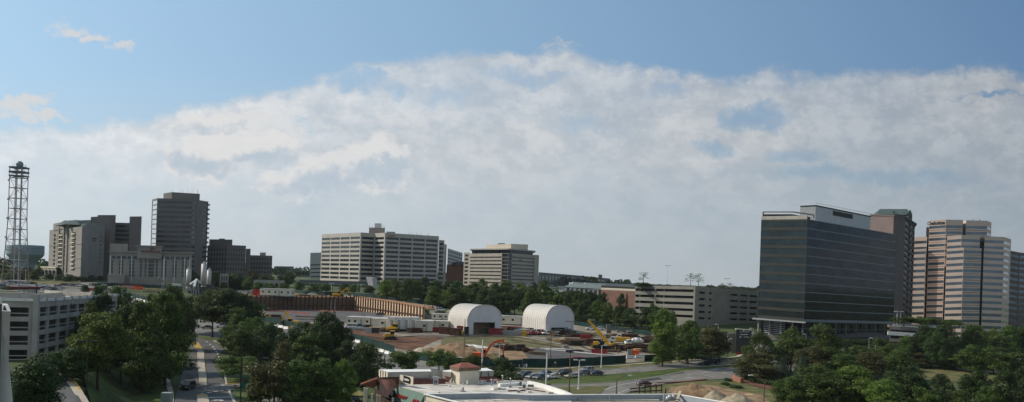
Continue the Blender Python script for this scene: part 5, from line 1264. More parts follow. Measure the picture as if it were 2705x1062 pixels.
pole(1897,875,857,'left','white lamp before the dark side of the right garage',wm,w=.15,armlen=1.2)
pole(1628,1045,1000,'arm','wooden pole with long curved lamp arm behind the white parapet',wd,w=.2,name='utility_pole',armlen=3.4)
pole(2017,1075,1002,'arm','wooden pole with lamp arm reaching left beside the covered mound',wd,w=.18,name='utility_pole',armlen=-3.4)
for px,b,t,k,l in ((2129,905,883,'left','leftmost of the small lamps before the glass tower'),(2295,925,893,'single','small lamp below the right end of the glass tower'),(2363,925,894,'single','thin lamp below the low deck, left of three'),(2447,925,898,'single','thin lamp before the dark tree mass'),(2483,935,905,'left','white hooked lamp left of the thick white mast'),(2542,930,906,'left','white hooked lamp right of the thick white mast'),(2312,930,897,'single','faint lamp among the trees under the glass tower')):
    pole(px,b,t,k,l,wm if 'white' in l or 'left' in l else gm,w=.13,armlen=1.3)
pole(2497,940,901,'none','thick bare white mast before the dark trees of the rose tower',wm,w=.26,name='lighting_mast')
for px,b,t,k,l,m_ in ((67,749,709,'none','plain pale mast before the water tower trees',wm),(143,749,722,'none','thin pale post before the hotel arcade',gm),(294,749,726,'single','pale lamp at the left corner of the wide hotel',wm),(372,755,724,'none','dark pole before the middle of the wide hotel',wd),(475,755,729,'none','pale post before the right end of the wide hotel',wm),
    (953,777,751,'double','white twin lamp beside the stair tower',wm),(875,777,748,'double','white twin lamp above the middle of the pit',wm),(943,778,746,'none','faint grey pole left of the stair tower',gm),(1058,792,766,'double','grey lamp in the trees above the bright pit wall',gm),(1121,828,800,'none','thin dark post at the right end of the bright pit wall',wd)): pole(px,b,t,k,l,m_,w=.16,armlen=2.0)
for i,(px,t,b) in enumerate(((1212,745,772),(1392,748,772),(1404,751,774),(1329,756,770),(1452,755,787),(1457,759,785),(1478,757,784),(1483,757,790),(1514,761,792),(1521,766,790),(1549,764,783),(1554,766,786),(1563,766,788),(1567,766,796),(1577,764,796),(1216,748,770),(1640,772,790))):
    pole(px,b+6,t,'double','white car-park lamp, %s along the mall trees' % nth(sorted([1212,1392,1404,1329,1452,1457,1478,1483,1514,1521,1549,1554,1563,1567,1577,1216,1640]).index(px),17),wm,'white lamps over the mall car park',w=.22,armlen=3)
pole(228,1038,902,'double','tall dark twin-head lamp on the lawn before the big trees',dm,w=.14)
pole(634,1085,906,'none','tall dark pole crossing the green road sign',dm,w=.16,name='signal_pole')
pole(711,1085,948,'double','tall dark twin-head lamp right of the grass corner',dm,w=.14,armlen=2.2)
pole(779,1000,932,'single','dark lamp hidden among the middle trees',dm,w=.12)
pole(585,900,862,'none','thin dark post between the median trunks',dm,w=.09)
pole(377,815,778,'none','brown wooden pole by the highway left of the conical tree',wd,w=.2,name='utility_pole')
q = P(96,789,190); pole(96,789,748,'left','dark lamp standing on the corner of the left garage roof',dm,w=.13,armlen=1.0,at=q)
pole(690,835,818,'arm','curved street lamp reaching right over the green fence by the pit',gm,w=.1,armlen=3)
pole(1016,962,938,'none','dark lamp post by the highway between two small trees',dm,w=.25,name='lamp_post')
pole(955,862,815,'none','dark pole before the long white trailer, left of two',wd,w=.13,name='utility_pole')
pole(961,862,815,'none','dark pole before the long white trailer, right of two',wd,w=.13,name='utility_pole')
pole(874,822,792,'none','thin pole in front of the shaded pit wall, left of two',gm,w=.12,name='utility_pole'); pole(884,826,790,'none','thin pole in front of the shaded pit wall, right of two',gm,w=.12,name='utility_pole')
pole(1177,866,832,'none','thin dark pole at the left side of the left tent',wd,w=.12,name='utility_pole')
for i,(x,y0,y1) in enumerate(((1763,700,744),(1919,734,760))):
    q = P(x,y1,428); pole(x,y1,y0+2,'double','lamp on the roof of the right garage, %s'%nth(i,2),gm,'lamps on the right garage roof',w=.05,armlen=1.6,at=q)
for i,x in enumerate((2369,2378)): q = P(x,858,353); pole(x,858,823,'double','white lamp on the low deck, %s of two'%('left','right')[i],wm,'lamps on the low deck',w=.16,armlen=1.2,at=q)
# traffic signals
def signal(px, pyb, pyt, label):
    g = G(px,pyb); h=(pyb-pyt)*g.y/F; root = empty('traffic_signal', g, 0, label, 'traffic light','traffic lights at the highway crossing')
    m = MB(); m.tube((0,0,0),(0,0,h-1.0),.07,.07,6); m.build('post', M['steel'], root)
    m = MB(); m.cbox((0,0,h-1.15),.42,.3,1.15); hs = m.build('housing', dm, root)
    for i,mt in enumerate((M['lamp'],M['lamp'],M['lamp'])):
        m = MB(); z=h-.28-.36*i; m.tube((0,-.15,z),(0,-.2,z),.14,.14,10); m.build('lens', mt, hs)
for px,b,t,l in ((1384,982,961,'traffic light by the green fence, left of the white pedestal'),(1371,982,962,'leftmost traffic light by the green fence above the queue'),(1293,966,953,'small traffic light behind the bushy tree above the restaurant roof')): signal(px,b,t,l)
def sign(px, pyb, pyt, w, h, m, label, name='road_sign', post=None, boards=1, shape='rect'):
    g = G(px,pyb); hh=(pyb-pyt)*g.y/F; root = empty(name, g, 0, label, 'road sign')
    for sx in ((0,) if boards==1 else (-w*.4,w*.4)):
        m_=MB(); m_.tube((sx,.05,0),(sx,.05,hh-.05),.05,.05,6); m_.build('post', post or M['steel'], root)
    m_=MB()
    if shape=='oct':
        n=8; ring=[(w/2*cos(pi/8+pi*i/4),w/2*sin(pi/8+pi*i/4)) for i in range(8)]
        vs=[(x,-.04,hh-w/2+z) for x,z in ring]+[(x,0,hh-w/2+z) for x,z in ring]; m_.add(vs,[tuple(range(7,-1,-1)),tuple(range(8,16))]+[(i,(i+1)%8,8+(i+1)%8,8+i) for i in range(8)])
    else: m_.box(-w/2,-.05,hh-h,w/2,.0,hh)
    m_.build('board', m, root); return root, hh
grn = mat('sign_green', (.01,.13,.10), .5, 0, .05)
r_,hh = sign(620,1052,1016,.95,.95,M['red'],'red octagonal stop sign at the grass corner',shape='oct'); text('STOP',.34,M['white'],r_,V((r_.location.x,r_.location.y-.07,r_.location.z+hh-.47)),V((1,0,0)),V((0,0,1)))
sign(642,1052,1010,1.7,1.35,grn,'green square road sign on two posts at the grass corner',boards=2)
sign(1942,995,981,1.4,.45,grn,'green street name sign above the curved brick wall',post=M['white'])
sign(1926,948,929,1.5,.35,M['white'],'small white sign board beside the corner lamp',post=M['white'])
sign(1887,951,923,.75,.75,M['steel'],'grey octagonal sign seen from behind near the bronze tree',shape='oct')
sign(1466,978,956,.55,.4,M['cream'],'small pale sign on a brown post before the green fence',post=wd)
sign(1390,982,961,.5,.9,M['white'],'narrow white pedestal board right of the traffic lights',name='pedestal')
sign(1349,975,958,.6,.5,M['lumber'],'tan notice on a post by the green fence, above the bush')
sign(374,772,770-1,.6,.6,M['white'],'tiny white notice on the far green fence')
# big monument sign
def monument():
    a = P(1945,870,322); b = P(1985,873,322); g = T(lerp(a,b,.5).x, 322)
    root = empty('monument_sign', V((lerp(a,b,.5).x,322,g)), 0, 'tall dark monument sign with white lettering before the right garage', 'sign')
    m=MB(); m.slab([a,b,b+V((0,1.0,0)),a+V((0,1.0,0))], a.z-g); m.build('panel', mat('sign_slate', (.045,.045,.05), .6, 0, .08, .5), root, world=True)
    m=MB(); m.slab([a+V((-.1,-.15,.3)),b+V((.1,-.15,.3)),b+V((.1,1.1,.3)),a+V((-.1,1.1,.3))], .35); m.build('cap', M['cream'], root, world=True)
    c = P(1924,881,323); d = P(1944,882,323); m=MB(); m.slab([c,d,d+V((0,1.5,0)),c+V((0,1.5,0))], c.z-g); m.build('side_wall', mat('sign_wall_olive', (.17,.165,.13), .8, 0, .08, .5), root, world=True)
    R=random.Random(4)
    for (x0,y0,x1,h) in ((1953,876.5,1979,.22),(1955,883.5,1975,.36),(1954,890,1958,.5),(1965,890,1977,.25)):
        m=MB(); x=x0
        while x<x1: q=P(x,y0,321.8); w=R.uniform(.16,.32); m.box(q.x,q.y,q.z-h/2,q.x+w,q.y+.12,q.z+h/2*R.uniform(.5,1)); x+= (w+.1)/ (322/F)
        m.build('lettering_strokes', M['white'], root, world=True)
    m=MB(); q=P(1964.5,872.8,321.8); m.box(q.x-.25,q.y,q.z-.25,q.x+.25,q.y+.12,q.z+.25); m.build('emblem', M['white'], root, world=True)
    m=MB(); RR=random.Random(9)
    for k in range(500):
        t=RR.random(); qq=lerp(a,b,t); z=g+RR.random()*.6; m.cbox((qq.x,qq.y-.8-RR.random()*.8,z),.22,.2,.14,RR.random()*3)
    solo(m,'flower_bed',mat('red_flowers',(.25,.02,.025),.8,0,.3,2),'bed of red flowers at the foot of the dark monument sign','flower bed')
monument()
# ================================================================ SITE
def fence_run(pts, h, label, m=None, name='construction_fence', px=True, postgap=3.5, off=0):
    w=[G(*p) for p in pts] if px else pts
    n=max(2,int(sum(LL(a,b) for a,b in zip(w,w[1:]))/postgap)); q=resample([(p.x,p.y) for p in w],n+1)
    root=empty(name,V((q[0][0],q[0][1],T(*q[0]))),0,label,'fence','green mesh fences round the site' if m is None else None)
    sc=MB(); R=random.Random(len(pts)*7+int(w[0].x))
    zz=[(x,y,T(x,y)) for x,y in q]; k=len(zz)
    for s in (0,.04):
        for x,y,z in zz: sc.v+= [(x,y+s,z+.08+off),(x,y+s,z+h+off+R.uniform(-.06,.06))]
    for s in (0,1):
        o=s*2*k
        for i in range(k-1): f=(o+2*i,o+2*i+2,o+2*i+3,o+2*i+1); sc.f.append(f if s==0 else f[::-1]); sc.mi.append(0)
    sc.build('screen', m or M['screen'], root, world=True)
    for i,(x,y,z) in enumerate(zz[:100]): p=MB(); p.tube((x,y+.1,z-.3),(x,y+.1,z+h+.15),.05,.05,5); p.build('post', M['steel'], root, world=True)
fence_run([(300,765),(331,782),(375,794),(424,804)],2.6,'green mesh fence left of the big trees along the highway')
fence_run([(690,848),(740,858),(799,874)],2.6,'green mesh fence along the highway below the pit')
fence_run([(925,899),(960,908),(1000,920),(1042,934)],2.8,'green mesh fence along the red clay field')
fence_run([(1088,947),(1140,957),(1200,965),(1300,972),(1380,972)],2.6,'green mesh fence behind the small trees and orange excavator')
fence_run([(1380,970),(1440,971),(1505,969),(1574,966),(1653,960)],2.9,'green mesh fence behind the queued cars')
fence_run([(1702,955),(1745,953),(1785,948)],2.3,'green mesh fence under the big light green tree')
fence_run([(735,768),(800,778),(860,781),(905,782)],2.4,'far green fence above the shaded pit wall')
fence_run([(933,783),(966,786),(1060,797),(1140,806),(1188,815)],2.2,'far green fence above the bright pit wall')
fence_run([(1440,850),(1516,859),(1620,873),(1720,888)],2.0,'far green fence right of the tents')
fence_run([(250,758),(300,756),(420,762),(520,768)],2.2,'far green fence before the wide hotel')
net = mat('orange_safety_net', (.27,.07,.055), .9, 0, .25, .4)
for i,pts in enumerate(([(700,823),(740,824),(790,828),(820,831)],[(820,821),(850,822),(885,826)],[(885,822),(920,823),(960,824)],[(780,838),(830,840),(880,842)],[(640,815),(680,820)])): fence_run(pts,.7,['orange safety net strip at the left of the pit floor','orange net strip below the middle of the shaded pit wall','orange net strip at the corner of the pit floor','orange net strip near the lumber stacks','orange net strip behind the median trees'][i],net,'safety_net',postgap=5)
# jersey barriers
def barrier_proto():
    m=MB(); pr=[(-.3,0),(-.3,.08),(-.12,.35),(-.08,.82),(.08,.82),(.12,.35),(.3,.08),(.3,0)]; n=len(pr)
    vs=[(-1.5,y,z) for y,z in pr]+[(1.5,y,z) for y,z in pr]; m.add(vs,[tuple(range(n-1,-1,-1)),tuple(range(n,2*n))]+[(i,(i+1)%n,n+(i+1)%n,n+i) for i in range(n)])
    return m
bp_mesh=None
def barriers(pts, place, m_, sc_=1.25):
    global bp_mesh
    w=[G(*p) for p in pts]; L_=sum(LL(a,b) for a,b in zip(w,w[1:])); n=max(2,int(L_/(3.1*sc_))); q=resample([(p.x,p.y) for p in w],n+1)
    for i,(a,b) in enumerate(zip(q,q[1:])):
        if bp_mesh is None: o=barrier_proto().build('concrete_barrier',m_); bp_mesh=o.data
        else: o=bpy.data.objects.new('concrete_barrier',bp_mesh); COL.objects.link(o)
        x,y=(a[0]+b[0])/2,(a[1]+b[1])/2; o.location=(x,y,T(x,y)+.1); o.scale=(sc_,)*3; o.rotation_euler=(0,0,atan2(b[1]-a[1],b[0]-a[0]))
        tag(o,f"white concrete barrier block in the line {place}",'barrier',f"barriers {place}")
barriers([(345,788),(385,799),(425,809)],'beside the highway left of the big trees',M['white'])
barriers([(722,861),(762,871)],'below the green fence by the pit',M['white'])
barriers([(1002,928),(1040,941),(1062,947)],'below the green fence of the clay field',M['white'])
barriers([(930,901),(950,907)],'at the left end of the clay field fence',M['white'])
barriers([(1653,948),(1700,944)],'closing the gate gap of the green fence',M['white'])
# ---- pit walls: soldier piles and lagging
lag=mat('timber_lagging_shaded',(.13,.085,.06),.9,0,.25,.6,stretch=(1,1,8)); lagb=mat('timber_lagging_sunlit',(.58,.42,.28),.9,0,.15,.6,stretch=(1,1,8))  # same timber twice: shade and sunlight of the two walls put into its tones
def pitwall(a, b, za, zb, zf, n, label, m_, label2=None):
    root=empty('retaining_wall',V((a[0],a[1],zf)),0,label,'retaining wall'); d=V((b[0]-a[0],b[1]-a[1],0)); L_=d.length; d.normalize(); nn=V((d.y,-d.x,0))
    A=V((*a,za)); B_=V((*b,zb)); m=MB(); m.add([A,B_,V((*b,zf-.6)),V((*a,zf-.6)),A-nn*.5,B_-nn*.5,V((*b,zf-.6))-nn*.5,V((*a,zf-.6))-nn*.5],[(3,2,1,0),(0,1,5,4),(1,2,6,5),(3,0,4,7)]); m.build('lagging',m_,root,world=True)
    for i in range(n+1):
        q=lerp(A,B_,i/n)+nn*.25; m=MB(); m.box(q.x-.28,q.y-.3,zf-.5,q.x+.28,q.y+.3,q.z+.9); m.build('soldier_pile',M['rust'],root,world=True)
    for f in ((.66,) if m_ is lagb else (.62,)):
        p0=lerp(A,V((*a,zf)),f)+nn*.55; p1=lerp(B_,V((*b,zf)),f)+nn*.55; m=MB(); m.beam(p0,p1,.3,.4); m.build('waler',M['rust'],root,world=True)
    return root
c0=P(640,784,432); c1=P(936,785,470); c2=P(1119,816,400)
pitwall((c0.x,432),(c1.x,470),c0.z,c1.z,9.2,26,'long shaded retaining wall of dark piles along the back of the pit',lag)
pitwall((c1.x,470),(c2.x,400),c1.z,c2.z,9.4,26,'sunlit-toned timber retaining wall of the pit with dark piles',lagb)
m=MB(); a=c0+V((0,.3,.35)); b=c1+V((-8,-.2,.35)); m.slab([a,b,b+V((0,2.2,0)),a+V((0,2.2,0))],.7); solo(m,'cap_beam',mat('cap_beam_tan',(.30,.20,.14),.85,0,.12,.8),'tan timber cap along the top of the shaded pit wall','beam')
def backfill(a,b,za,zb,w0,w1):
    m=MB(); n=20
    for i in range(n+1):
        t=i/n; x=lerp(a[0],b[0],t); y=lerp(a[1],b[1],t); z=lerp(za,zb,t)
        for k,(dy,dz) in enumerate(((0,-.05),(w0,.12),(w1,.15))): m.v.append((x+dy*x/y,y+dy,z+dz if k<2 else max(z+dz,T(x+dy*x/y,y+dy)+.2)))
    for i in range(n):
        for k in range(2): q=i*3+k; m.f.append((q,q+3,q+4,q+1)[::-1]); m.mi.append(0)
    o=m.build('earth_bench',M['sand']); o['kind']='structure'
backfill((c0.x,432),(c1.x,470),c0.z,c1.z,3,10); backfill((c1.x,470),(c2.x,400),c1.z,c2.z,8,16)
# ---- trailers
def trailer(px, pyb, L_, W_, h, rz, label, nwin=3, ac=0, two=False, m_=None, z=None, scale=1):
    g=G(px,pyb); root=empty('site_trailer',g,rad(rz),label,'site trailer','white office trailers on the site'); root.scale=(scale,)*3
    z0=0 if z is None else z
    m=MB(); m.box(0,0,z0+.55 if not two else z0,L_,W_,z0+h); m.build('wall',m_ or M['trailer'],root)
    m=MB(); m.box(-.15,-.15,z0+h,L_+.15,W_+.15,z0+h+.16); m.build('roof',M['trroof'],root)
    if not two:
        m=MB(); m.box(.2,.15,z0,L_-.2,W_-.15,z0+.55); m.build('skirting',M['dkpanel'],root)
    for i in range(nwin):
        x=L_*(i+.5)/nwin; m=MB(); m.box(x-.5,-.05,z0+h*.5,x+.5,.02,z0+h*.5+.9); m.build('window',M['g_dark'],root)
    m=MB(); m.box(L_-.02,W_*.4,z0+h*.48,L_+.05,W_*.4+1,z0+h*.48+.9); m.build('window',M['g_dark'],root)
    m=MB(); m.box(L_*.62-.45,-.06,z0+.55,L_*.62+.45,.02,z0+h*.82); m.build('door',M['conc'],root)
    for i in range(ac):
        x=L_*(i+.5)/max(1,ac); m=MB(); m.box(x-.35,-.5,z0+h*.25,x+.35,-.02,z0+h*.85); m.build('air_conditioner',M['trroof'],root)
    return root
trailer(914,862,10.5,9,4.0,-4,'long white trailer at the left of the trailer group, with small square windows',4)
trailer(980,868,9.5,12,4.2,8,'dim tan trailer between the long white one and the doubled ones',1)
for i,px in enumerate((1024,1043,1062,1081)): trailer(px,874-i*0,2.9,9,5.6,-2,f"tall white stacked trailer with a wall air conditioner, {nth(i,4)} of four",0,1,True,M['white'])
trailer(1098,877,7,10,4.6,0,'pale grey-white trailer left of the red skip and tent',1)
trailer(1127,872,9.2,8,3.9,0,'white trailer directly left of the left tent, behind the long red skip',2,0,False)
trailer(1140,846,8,6,3.0,0,'small cream trailer at the upper left behind the left tent',3)
trailer(1318,858,17,5,4.2,-8,'cream trailer row filling the gap between the two tents',4,0,False)
trailer(686,782,17,6,4.0,-4,'single long white trailer above the shaded pit wall',5,0)
# ---- domed tents
def tent(px, pyb, W_, L_, h, label, door):
    g=G(px,pyb); root=empty('membrane_tent',V((g.x,g.y,g.z)),0,label,'tent','domed membrane tents')
    f=V((.84,.54,0)); ax=V((-.54,.84,0)); f.normalize(); ax.normalize(); wall=h*.42; n=20
    def arch(k,s=1.0):
        t=pi*k/n; x=-cos(t); z=sin(t)
        # superelliptic section
        X=math.copysign(abs(x)**.78,x); Z=abs(z)**.9; return W_/2*(1+X*s), wall+(h-wall)*Z*s if 0<k<n else wall
    pts=[(0,0)]+[arch(k) for k in range(n+1)]+[(W_,0)]
    ribs=11; m=MB()
    for j in range(ribs*2+1):
        u=j/(ribs*2); sag=.968 if j%2 else 1.0
        for x,z in pts: q=g+f*(W_/2+(x-W_/2)*sag)+ax*(L_*u)+V((0,0,max(z*sag, 0 if z==0 else 0)+ (1.2 if z==0 and True else 0))); m.v.append(tuple(q))
    k=len(pts)
    for j in range(ribs*2):
        for i in range(k-1): a=j*k+i; m.f.append((a,a+1,a+k+1,a+k)); m.mi.append(0)
    m.build('cover',M['fabric'],root,False,world=True)
    # front wall with doorway
    d0,d1,dh=door; m=MB(); gx=0.02
    def fp(x,z,o=0): return g+f*x+V((0,0,z))-ax*(.03+o)
    out=[(x,z) for x,z in pts]
    top=[p for p in out if p[1]>=wall]
    xs=sorted(set([0,W_*d0,W_*d1,W_]+[p[0] for p in out]))
    def topz(x): 
        for (xa,za),(xb,zb) in zip(out[1:-1],out[2:-1]):
            if xa<=x<=xb and xb>xa: return lerp(za,zb,(x-xa)/(xb-xa))
        return wall
    for xa,xb in zip(xs,xs[1:]):
        lo=dh*h if xa>=W_*d0-1e-4 and xb<=W_*d1+1e-4 else -.2
        m.add([fp(xa,lo),fp(xb,lo),fp(xb,topz(xb)),fp(xa,topz(xa))],[(0,1,2,3)])
    m.build('end_wall',mat('membrane_end_wall',(.60,.62,.66),.6,0,.04,.3),root,world=True)
    m=MB(); bk=ax*L_
    for xa,xb in zip(xs,xs[1:]): m.add([fp(xa,0)+bk,fp(xb,0)+bk,fp(xb,topz(xb))+bk,fp(xa,topz(xa))+bk],[(3,2,1,0)])
    m.build('end_wall',MATS['membrane_end_wall'],root,world=True)
    m=MB(); 
    for i in range(1,k-2): m.beam(fp(*pts[i],.1),fp(*pts[i+1],.1),.3,.3)
    m.build('edge_rib',M['fabric'],root,world=True)
    m=MB(); a=g+ax*.5-f*.25; b=g+ax*L_-f*.25; m.beam(a+V((0,0,.6)),b+V((0,0,.6)),.5,1.5); m.build('base_wall',MATS['base_red'],root,world=True)
    m=MB(); a=g+f*(W_*d0)+ax*4; b=g+f*(W_*d1)+ax*4
    m.add([a,b,b+V((0,0,dh*h)),a+V((0,0,dh*h))],[(0,1,2,3)]); m.build('inner_screen',MATS['ply'],root,world=True)
mat('base_red',(.22,.055,.04),.9,0,.15,.5); mat('ply',(.24,.17,.10),.85,0,.2,.5)
tent(1233,885,17.0,17,12.6,'white domed membrane tent, the left one, with a tall open doorway',(.18,.80,.42))
tent(1440,884,15.2,18,12.6,'white domed membrane tent, the right one, with a low dark doorway',(.20,.80,.24))
# ---- containers, skips
def container(px, pyb, L_, W_, h, rz, m_, label, name='shipping_container', cat='container', open_=False, grp=None):
    g=G(px,pyb); root=empty(name,g,rad(rz),label,cat,grp)
    if open_:
        m=MB(); t=.1
        b=[(.6,.15),(L_-.6,.15),(L_-.6,W_-.15),(.6,W_-.15)]; u=[(0,0),(L_,0),(L_,W_),(0,W_)]
        vs=[(x,y,.15) for x,y in b]+[(x,y,h) for x,y in u]+[(x+(t if x==0 else -t),y+(t if y==0 else -t),h) for x,y in u]+[(x,y,.35) for x,y in b]
        m.add(vs,[(3,2,1,0),(0,1,5,4),(1,2,6,5),(2,3,7,6),(3,0,4,7),(4,5,9,8),(5,6,10,9),(6,7,11,10),(7,4,8,11),(9,13,12,8)[::-1],(10,14,13,9)[::-1],(11,15,14,10)[::-1],(8,12,15,11)[::-1],(12,13,14,15)]); m.build('bin',m_,root)
        for i in range(5): x=.5+(L_-1)*i/4; m=MB(); m.beam((x,-.06,.3),(x,-.1,h-.1),.12,.12); m.build('rib',m_,root)
    else:
        m=MB(); n=int(L_/.5); 
        for i in range(n): x=L_*i/n; o=.06*(i%2); m.box(x,o,0.12,x+L_/n-.001,W_-o,h-.05)
        m.build('body',m_,root)
        m=MB(); m.box(-.03,-.05,h-.05,L_+.03,W_+.05,h+.05); m.build('roof',m_,root)
        m=MB(); m.box(L_,.15,.3,L_+.06,W_/2-.05,h-.3); m.build('door',m_,root); m=MB(); m.box(L_,W_/2+.05,.3,L_+.06,W_-.15,h-.3); m.build('door',m_,root)
cb=mat('container_brown',(.085,.038,.025),.75,0,.25,.6); cr=mat('container_red',(.24,.025,.030),.65,0,.18,.5)
container(1159,882,4.2,3,2.9,-18,cb,'rusty brown container, leftmost of three before the left tent',grp='brown containers')
container(1187,886,4.2,3,3.0,-18,cb,'rusty brown container, middle of three before the left tent',grp='brown containers')
container(1206,881,4.2,2.6,3.2,-12,mat('container_brick',(.25,.06,.04),.8,0,.15,.5),'brick red container, rightmost of three before the left tent',grp='brown containers')
container(1225,885,1.9,2.6,3.4,-5,dm,'black steel box between the brick red container and the tent front',name='steel_box')
container(1290,884,6.2,2.8,2.6,4,cr,'red shipping container in front of the left tent doorway')
container(1277,882,2.0,2.0,2.4,-5,mat('bin_green',(.015,.06,.045),.6,0,.15,.6),'dark green bin touching the red container',name='waste_bin',cat='bin',open_=True)
container(1131,877,6.3,2.6,2.0,0,cr,'long red open skip in front of the white trailer',name='skip',cat='skip',open_=True)
container(1561,937,6.0,2.8,2.0,-10,mat('skip_red',(.28,.03,.03),.6,0,.2,.6),'bright red open skip below the yellow crane',name='skip',cat='skip',open_=True)
container(1514,955,4.4,2.8,1.5,6,mat('shed_maroon',(.16,.03,.03),.7,0,.15,.6),'low maroon hut with pale roof behind the green fence',name='site_hut',cat='hut')
container(964,880,2.6,2.0,2.1,5,M['steel'],'pale grey generator box before the long white trailer',name='generator',cat='generator')
container(978,880,3.4,2.4,2.2,5,mat('machine_dark',(.05,.048,.04),.8,0,.3,.6),'dark open machine box before the tan trailer',name='machine_box',cat='machine')
container(1658,940,1.6,1.4,2.2,0,mat('bin_grey',(.20,.22,.21),.6,0,.1,.6),'grey bin cabinet at the fence gate gap',name='cabinet',cat='cabinet')
container(1667,939,3.0,1.8,1.9,0,M['orange'],'orange steel box by the fence gate gap',name='steel_box',cat='box')
container(1602,884,2.0,1.6,4.4,0,M['dkstone'],'dark tall tank box behind the yellow crane boom',name='tank_box',cat='tank')
q=G(1217,884); m=MB(); m.cbox(q,1.9,1.6,1.5,.2); m.ball((q.x,q.y,q.z+1.5),.8,.7,.4,10,4,z0=0); solo(m,'yellow_tank',mat('tank_yellow',(.62,.45,.03),.5,0,.1,.6),'bright yellow tank before the brick red container','tank')
# ---- machines
def excavator(px, pyb, s, rz, m_, label, boom, stick, buck):
    g=G(px,pyb); root=empty('excavator',g,rad(rz),label,'excavator'); root.scale=(s,)*3
    for sy in (-1,1):
        m=MB(); pr=[(-2.2,.35),(-1.9,.05),(1.9,.05),(2.2,.35),(2.1,.8),(1.8,.95),(-1.8,.95),(-2.1,.8)]; n=8
        vs=[(x,sy*1.0,z) for x,z in pr]+[(x,sy*1.6,z) for x,z in pr]; f=[tuple(range(n)),tuple(range(2*n-1,n-1,-1))]+[(i,n+i,n+(i+1)%n,(i+1)%n) for i in range(n)]; m.add(vs,f); m.build('track',M['track'],root)
    m=MB(); m.tube((0,0,.8),(0,0,1.15),1.0,1.0,14); m.build('turntable',M['track'],root)
    m=MB(); m.box(-2.7,-1.35,1.15,1.2,1.35,1.6); m.box(-2.8,-1.35,1.6,-.2,1.35,2.3); m.box(-.2,-1.3,1.6,.9,-.2,2.0); m.build('house',m_,root)
    m=MB(); m.box(-2.9,-1.2,1.25,-2.5,1.2,2.15); m.build('counterweight',m_,root)
    m=MB(); m.box(-.3,.35,1.6,1.4,1.3,3.05); c=m.build('cab',M['carglass'],root); m=MB(); m.box(-.35,.3,3.05,1.45,1.35,3.2); m.build('cab_roof',m_,c)
    p=[V((1.0,0,1.7)),*[V((x,0,z)) for x,z in boom]]; m=MB()
    for u,w in zip(p,p[1:]): m.beam(u,w,.45,.62)
    m.build('boom',m_,root)
    e=V((stick[0],0,stick[1])); m=MB(); m.beam(p[-1]+(p[-1]-e).normalized()*.6,e,.35,.5); m.build('stick',m_,root)
    m=MB(); m.beam(V((1.1,.0,1.3)),lerp(p[1],p[2],.35),.14,.14); m.beam(lerp(p[1],p[-1],.5)+V((0,0,.5)),p[-1]+(p[-1]-e).normalized()*.6+V((0,0,.2)),.14,.14); m.build('hydraulic_ram',M['steel'],root)
    m=MB(); pr=[(0,.2),(.5,-.1),(.6,-.8),(.1,-1.3),(-.7,-1.1),(-.5,-.7)]; n=6; vs=[(e.x+x*buck,sy*.6,e.z+z) for sy in (-1,1) for x,z in pr]; m.add(vs,[tuple(range(n)),tuple(range(2*n-1,n-1,-1))]+[(i,n+i,n+(i+1)%n,(i+1)%n) for i in range(n)]); m.build('bucket',M['rust'],root)
    return root
excavator(1272,951,1.12,-4,M['exorange'],'big orange excavator with arched boom beside the bare white mast',[(2.6,4.6),(4.6,6.0),(6.6,6.3)],(6.7,1.9),-1)
excavator(772,862,1.05,168,M['catyellow'],'yellow excavator with folded arm beside the lumber stacks at the pit',[(2.2,4.9),(3.2,5.6)],(4.5,2.0),-1)
excavator(893,786,1.1,8,M['catyellow'],'tan-yellow excavator standing on top of the shaded pit wall',[(2.4,3.6),(4.6,4.9)],(5.6,2.3),-1)
def dozer(px, pyb, s, rz, label):
    g=G(px,pyb); root=empty('bulldozer',g,rad(rz),label,'bulldozer','yellow bulldozers'); root.scale=(s,)*3
    for sy in (-1,1):
        m=MB(); pr=[(-1.9,.4),(-1.5,.05),(1.5,.05),(1.9,.4),(1.5,.95),(-.9,1.25),(-1.6,1.0)]; n=7; vs=[(x,sy*.85,z) for x,z in pr]+[(x,sy*1.4,z) for x,z in pr]; m.add(vs,[tuple(range(n)),tuple(range(2*n-1,n-1,-1))]+[(i,n+i,n+(i+1)%n,(i+1)%n) for i in range(n)]); m.build('track',M['track'],root)
    m=MB(); m.box(-1.3,-.8,.8,1.7,.8,1.9); m.box(.2,-.55,1.9,1.6,.55,2.1); m.build('body',M['catyellow'],root)
    m=MB(); m.box(-1.3,-.75,1.9,.1,.75,2.9); c=m.build('cab',M['carglass'],root); m=MB(); m.box(-1.45,-.85,2.9,.2,.85,3.05); m.build('cab_roof',M['catyellow'],c)
    m=MB(); m.box(2.2,-1.7,.1,2.4,1.7,1.3); m.build('blade',M['catyellow'],root); m=MB(); m.beam((1.2,-1.0,.6),(2.25,-1.2,.5),.2,.25); m.beam((1.2,1.0,.6),(2.25,1.2,.5),.2,.25); m.build('push_arm',M['catyellow'],root)
    m=MB(); m.tube((.9,0,2.0),(.9,0,2.8),.08,.08,6); m.build('exhaust',M['track'],root)
    m=MB(); m.beam((-1.6,0,.9),(-2.3,0,.4),.9,.3); m.build('ripper',M['rust'],root)
dozer(1031,897,1.15,188,'yellow bulldozer working on the red clay field')
dozer(1040,876,1.1,160,'yellow bulldozer parked behind on the gravel before the stacked trailers')
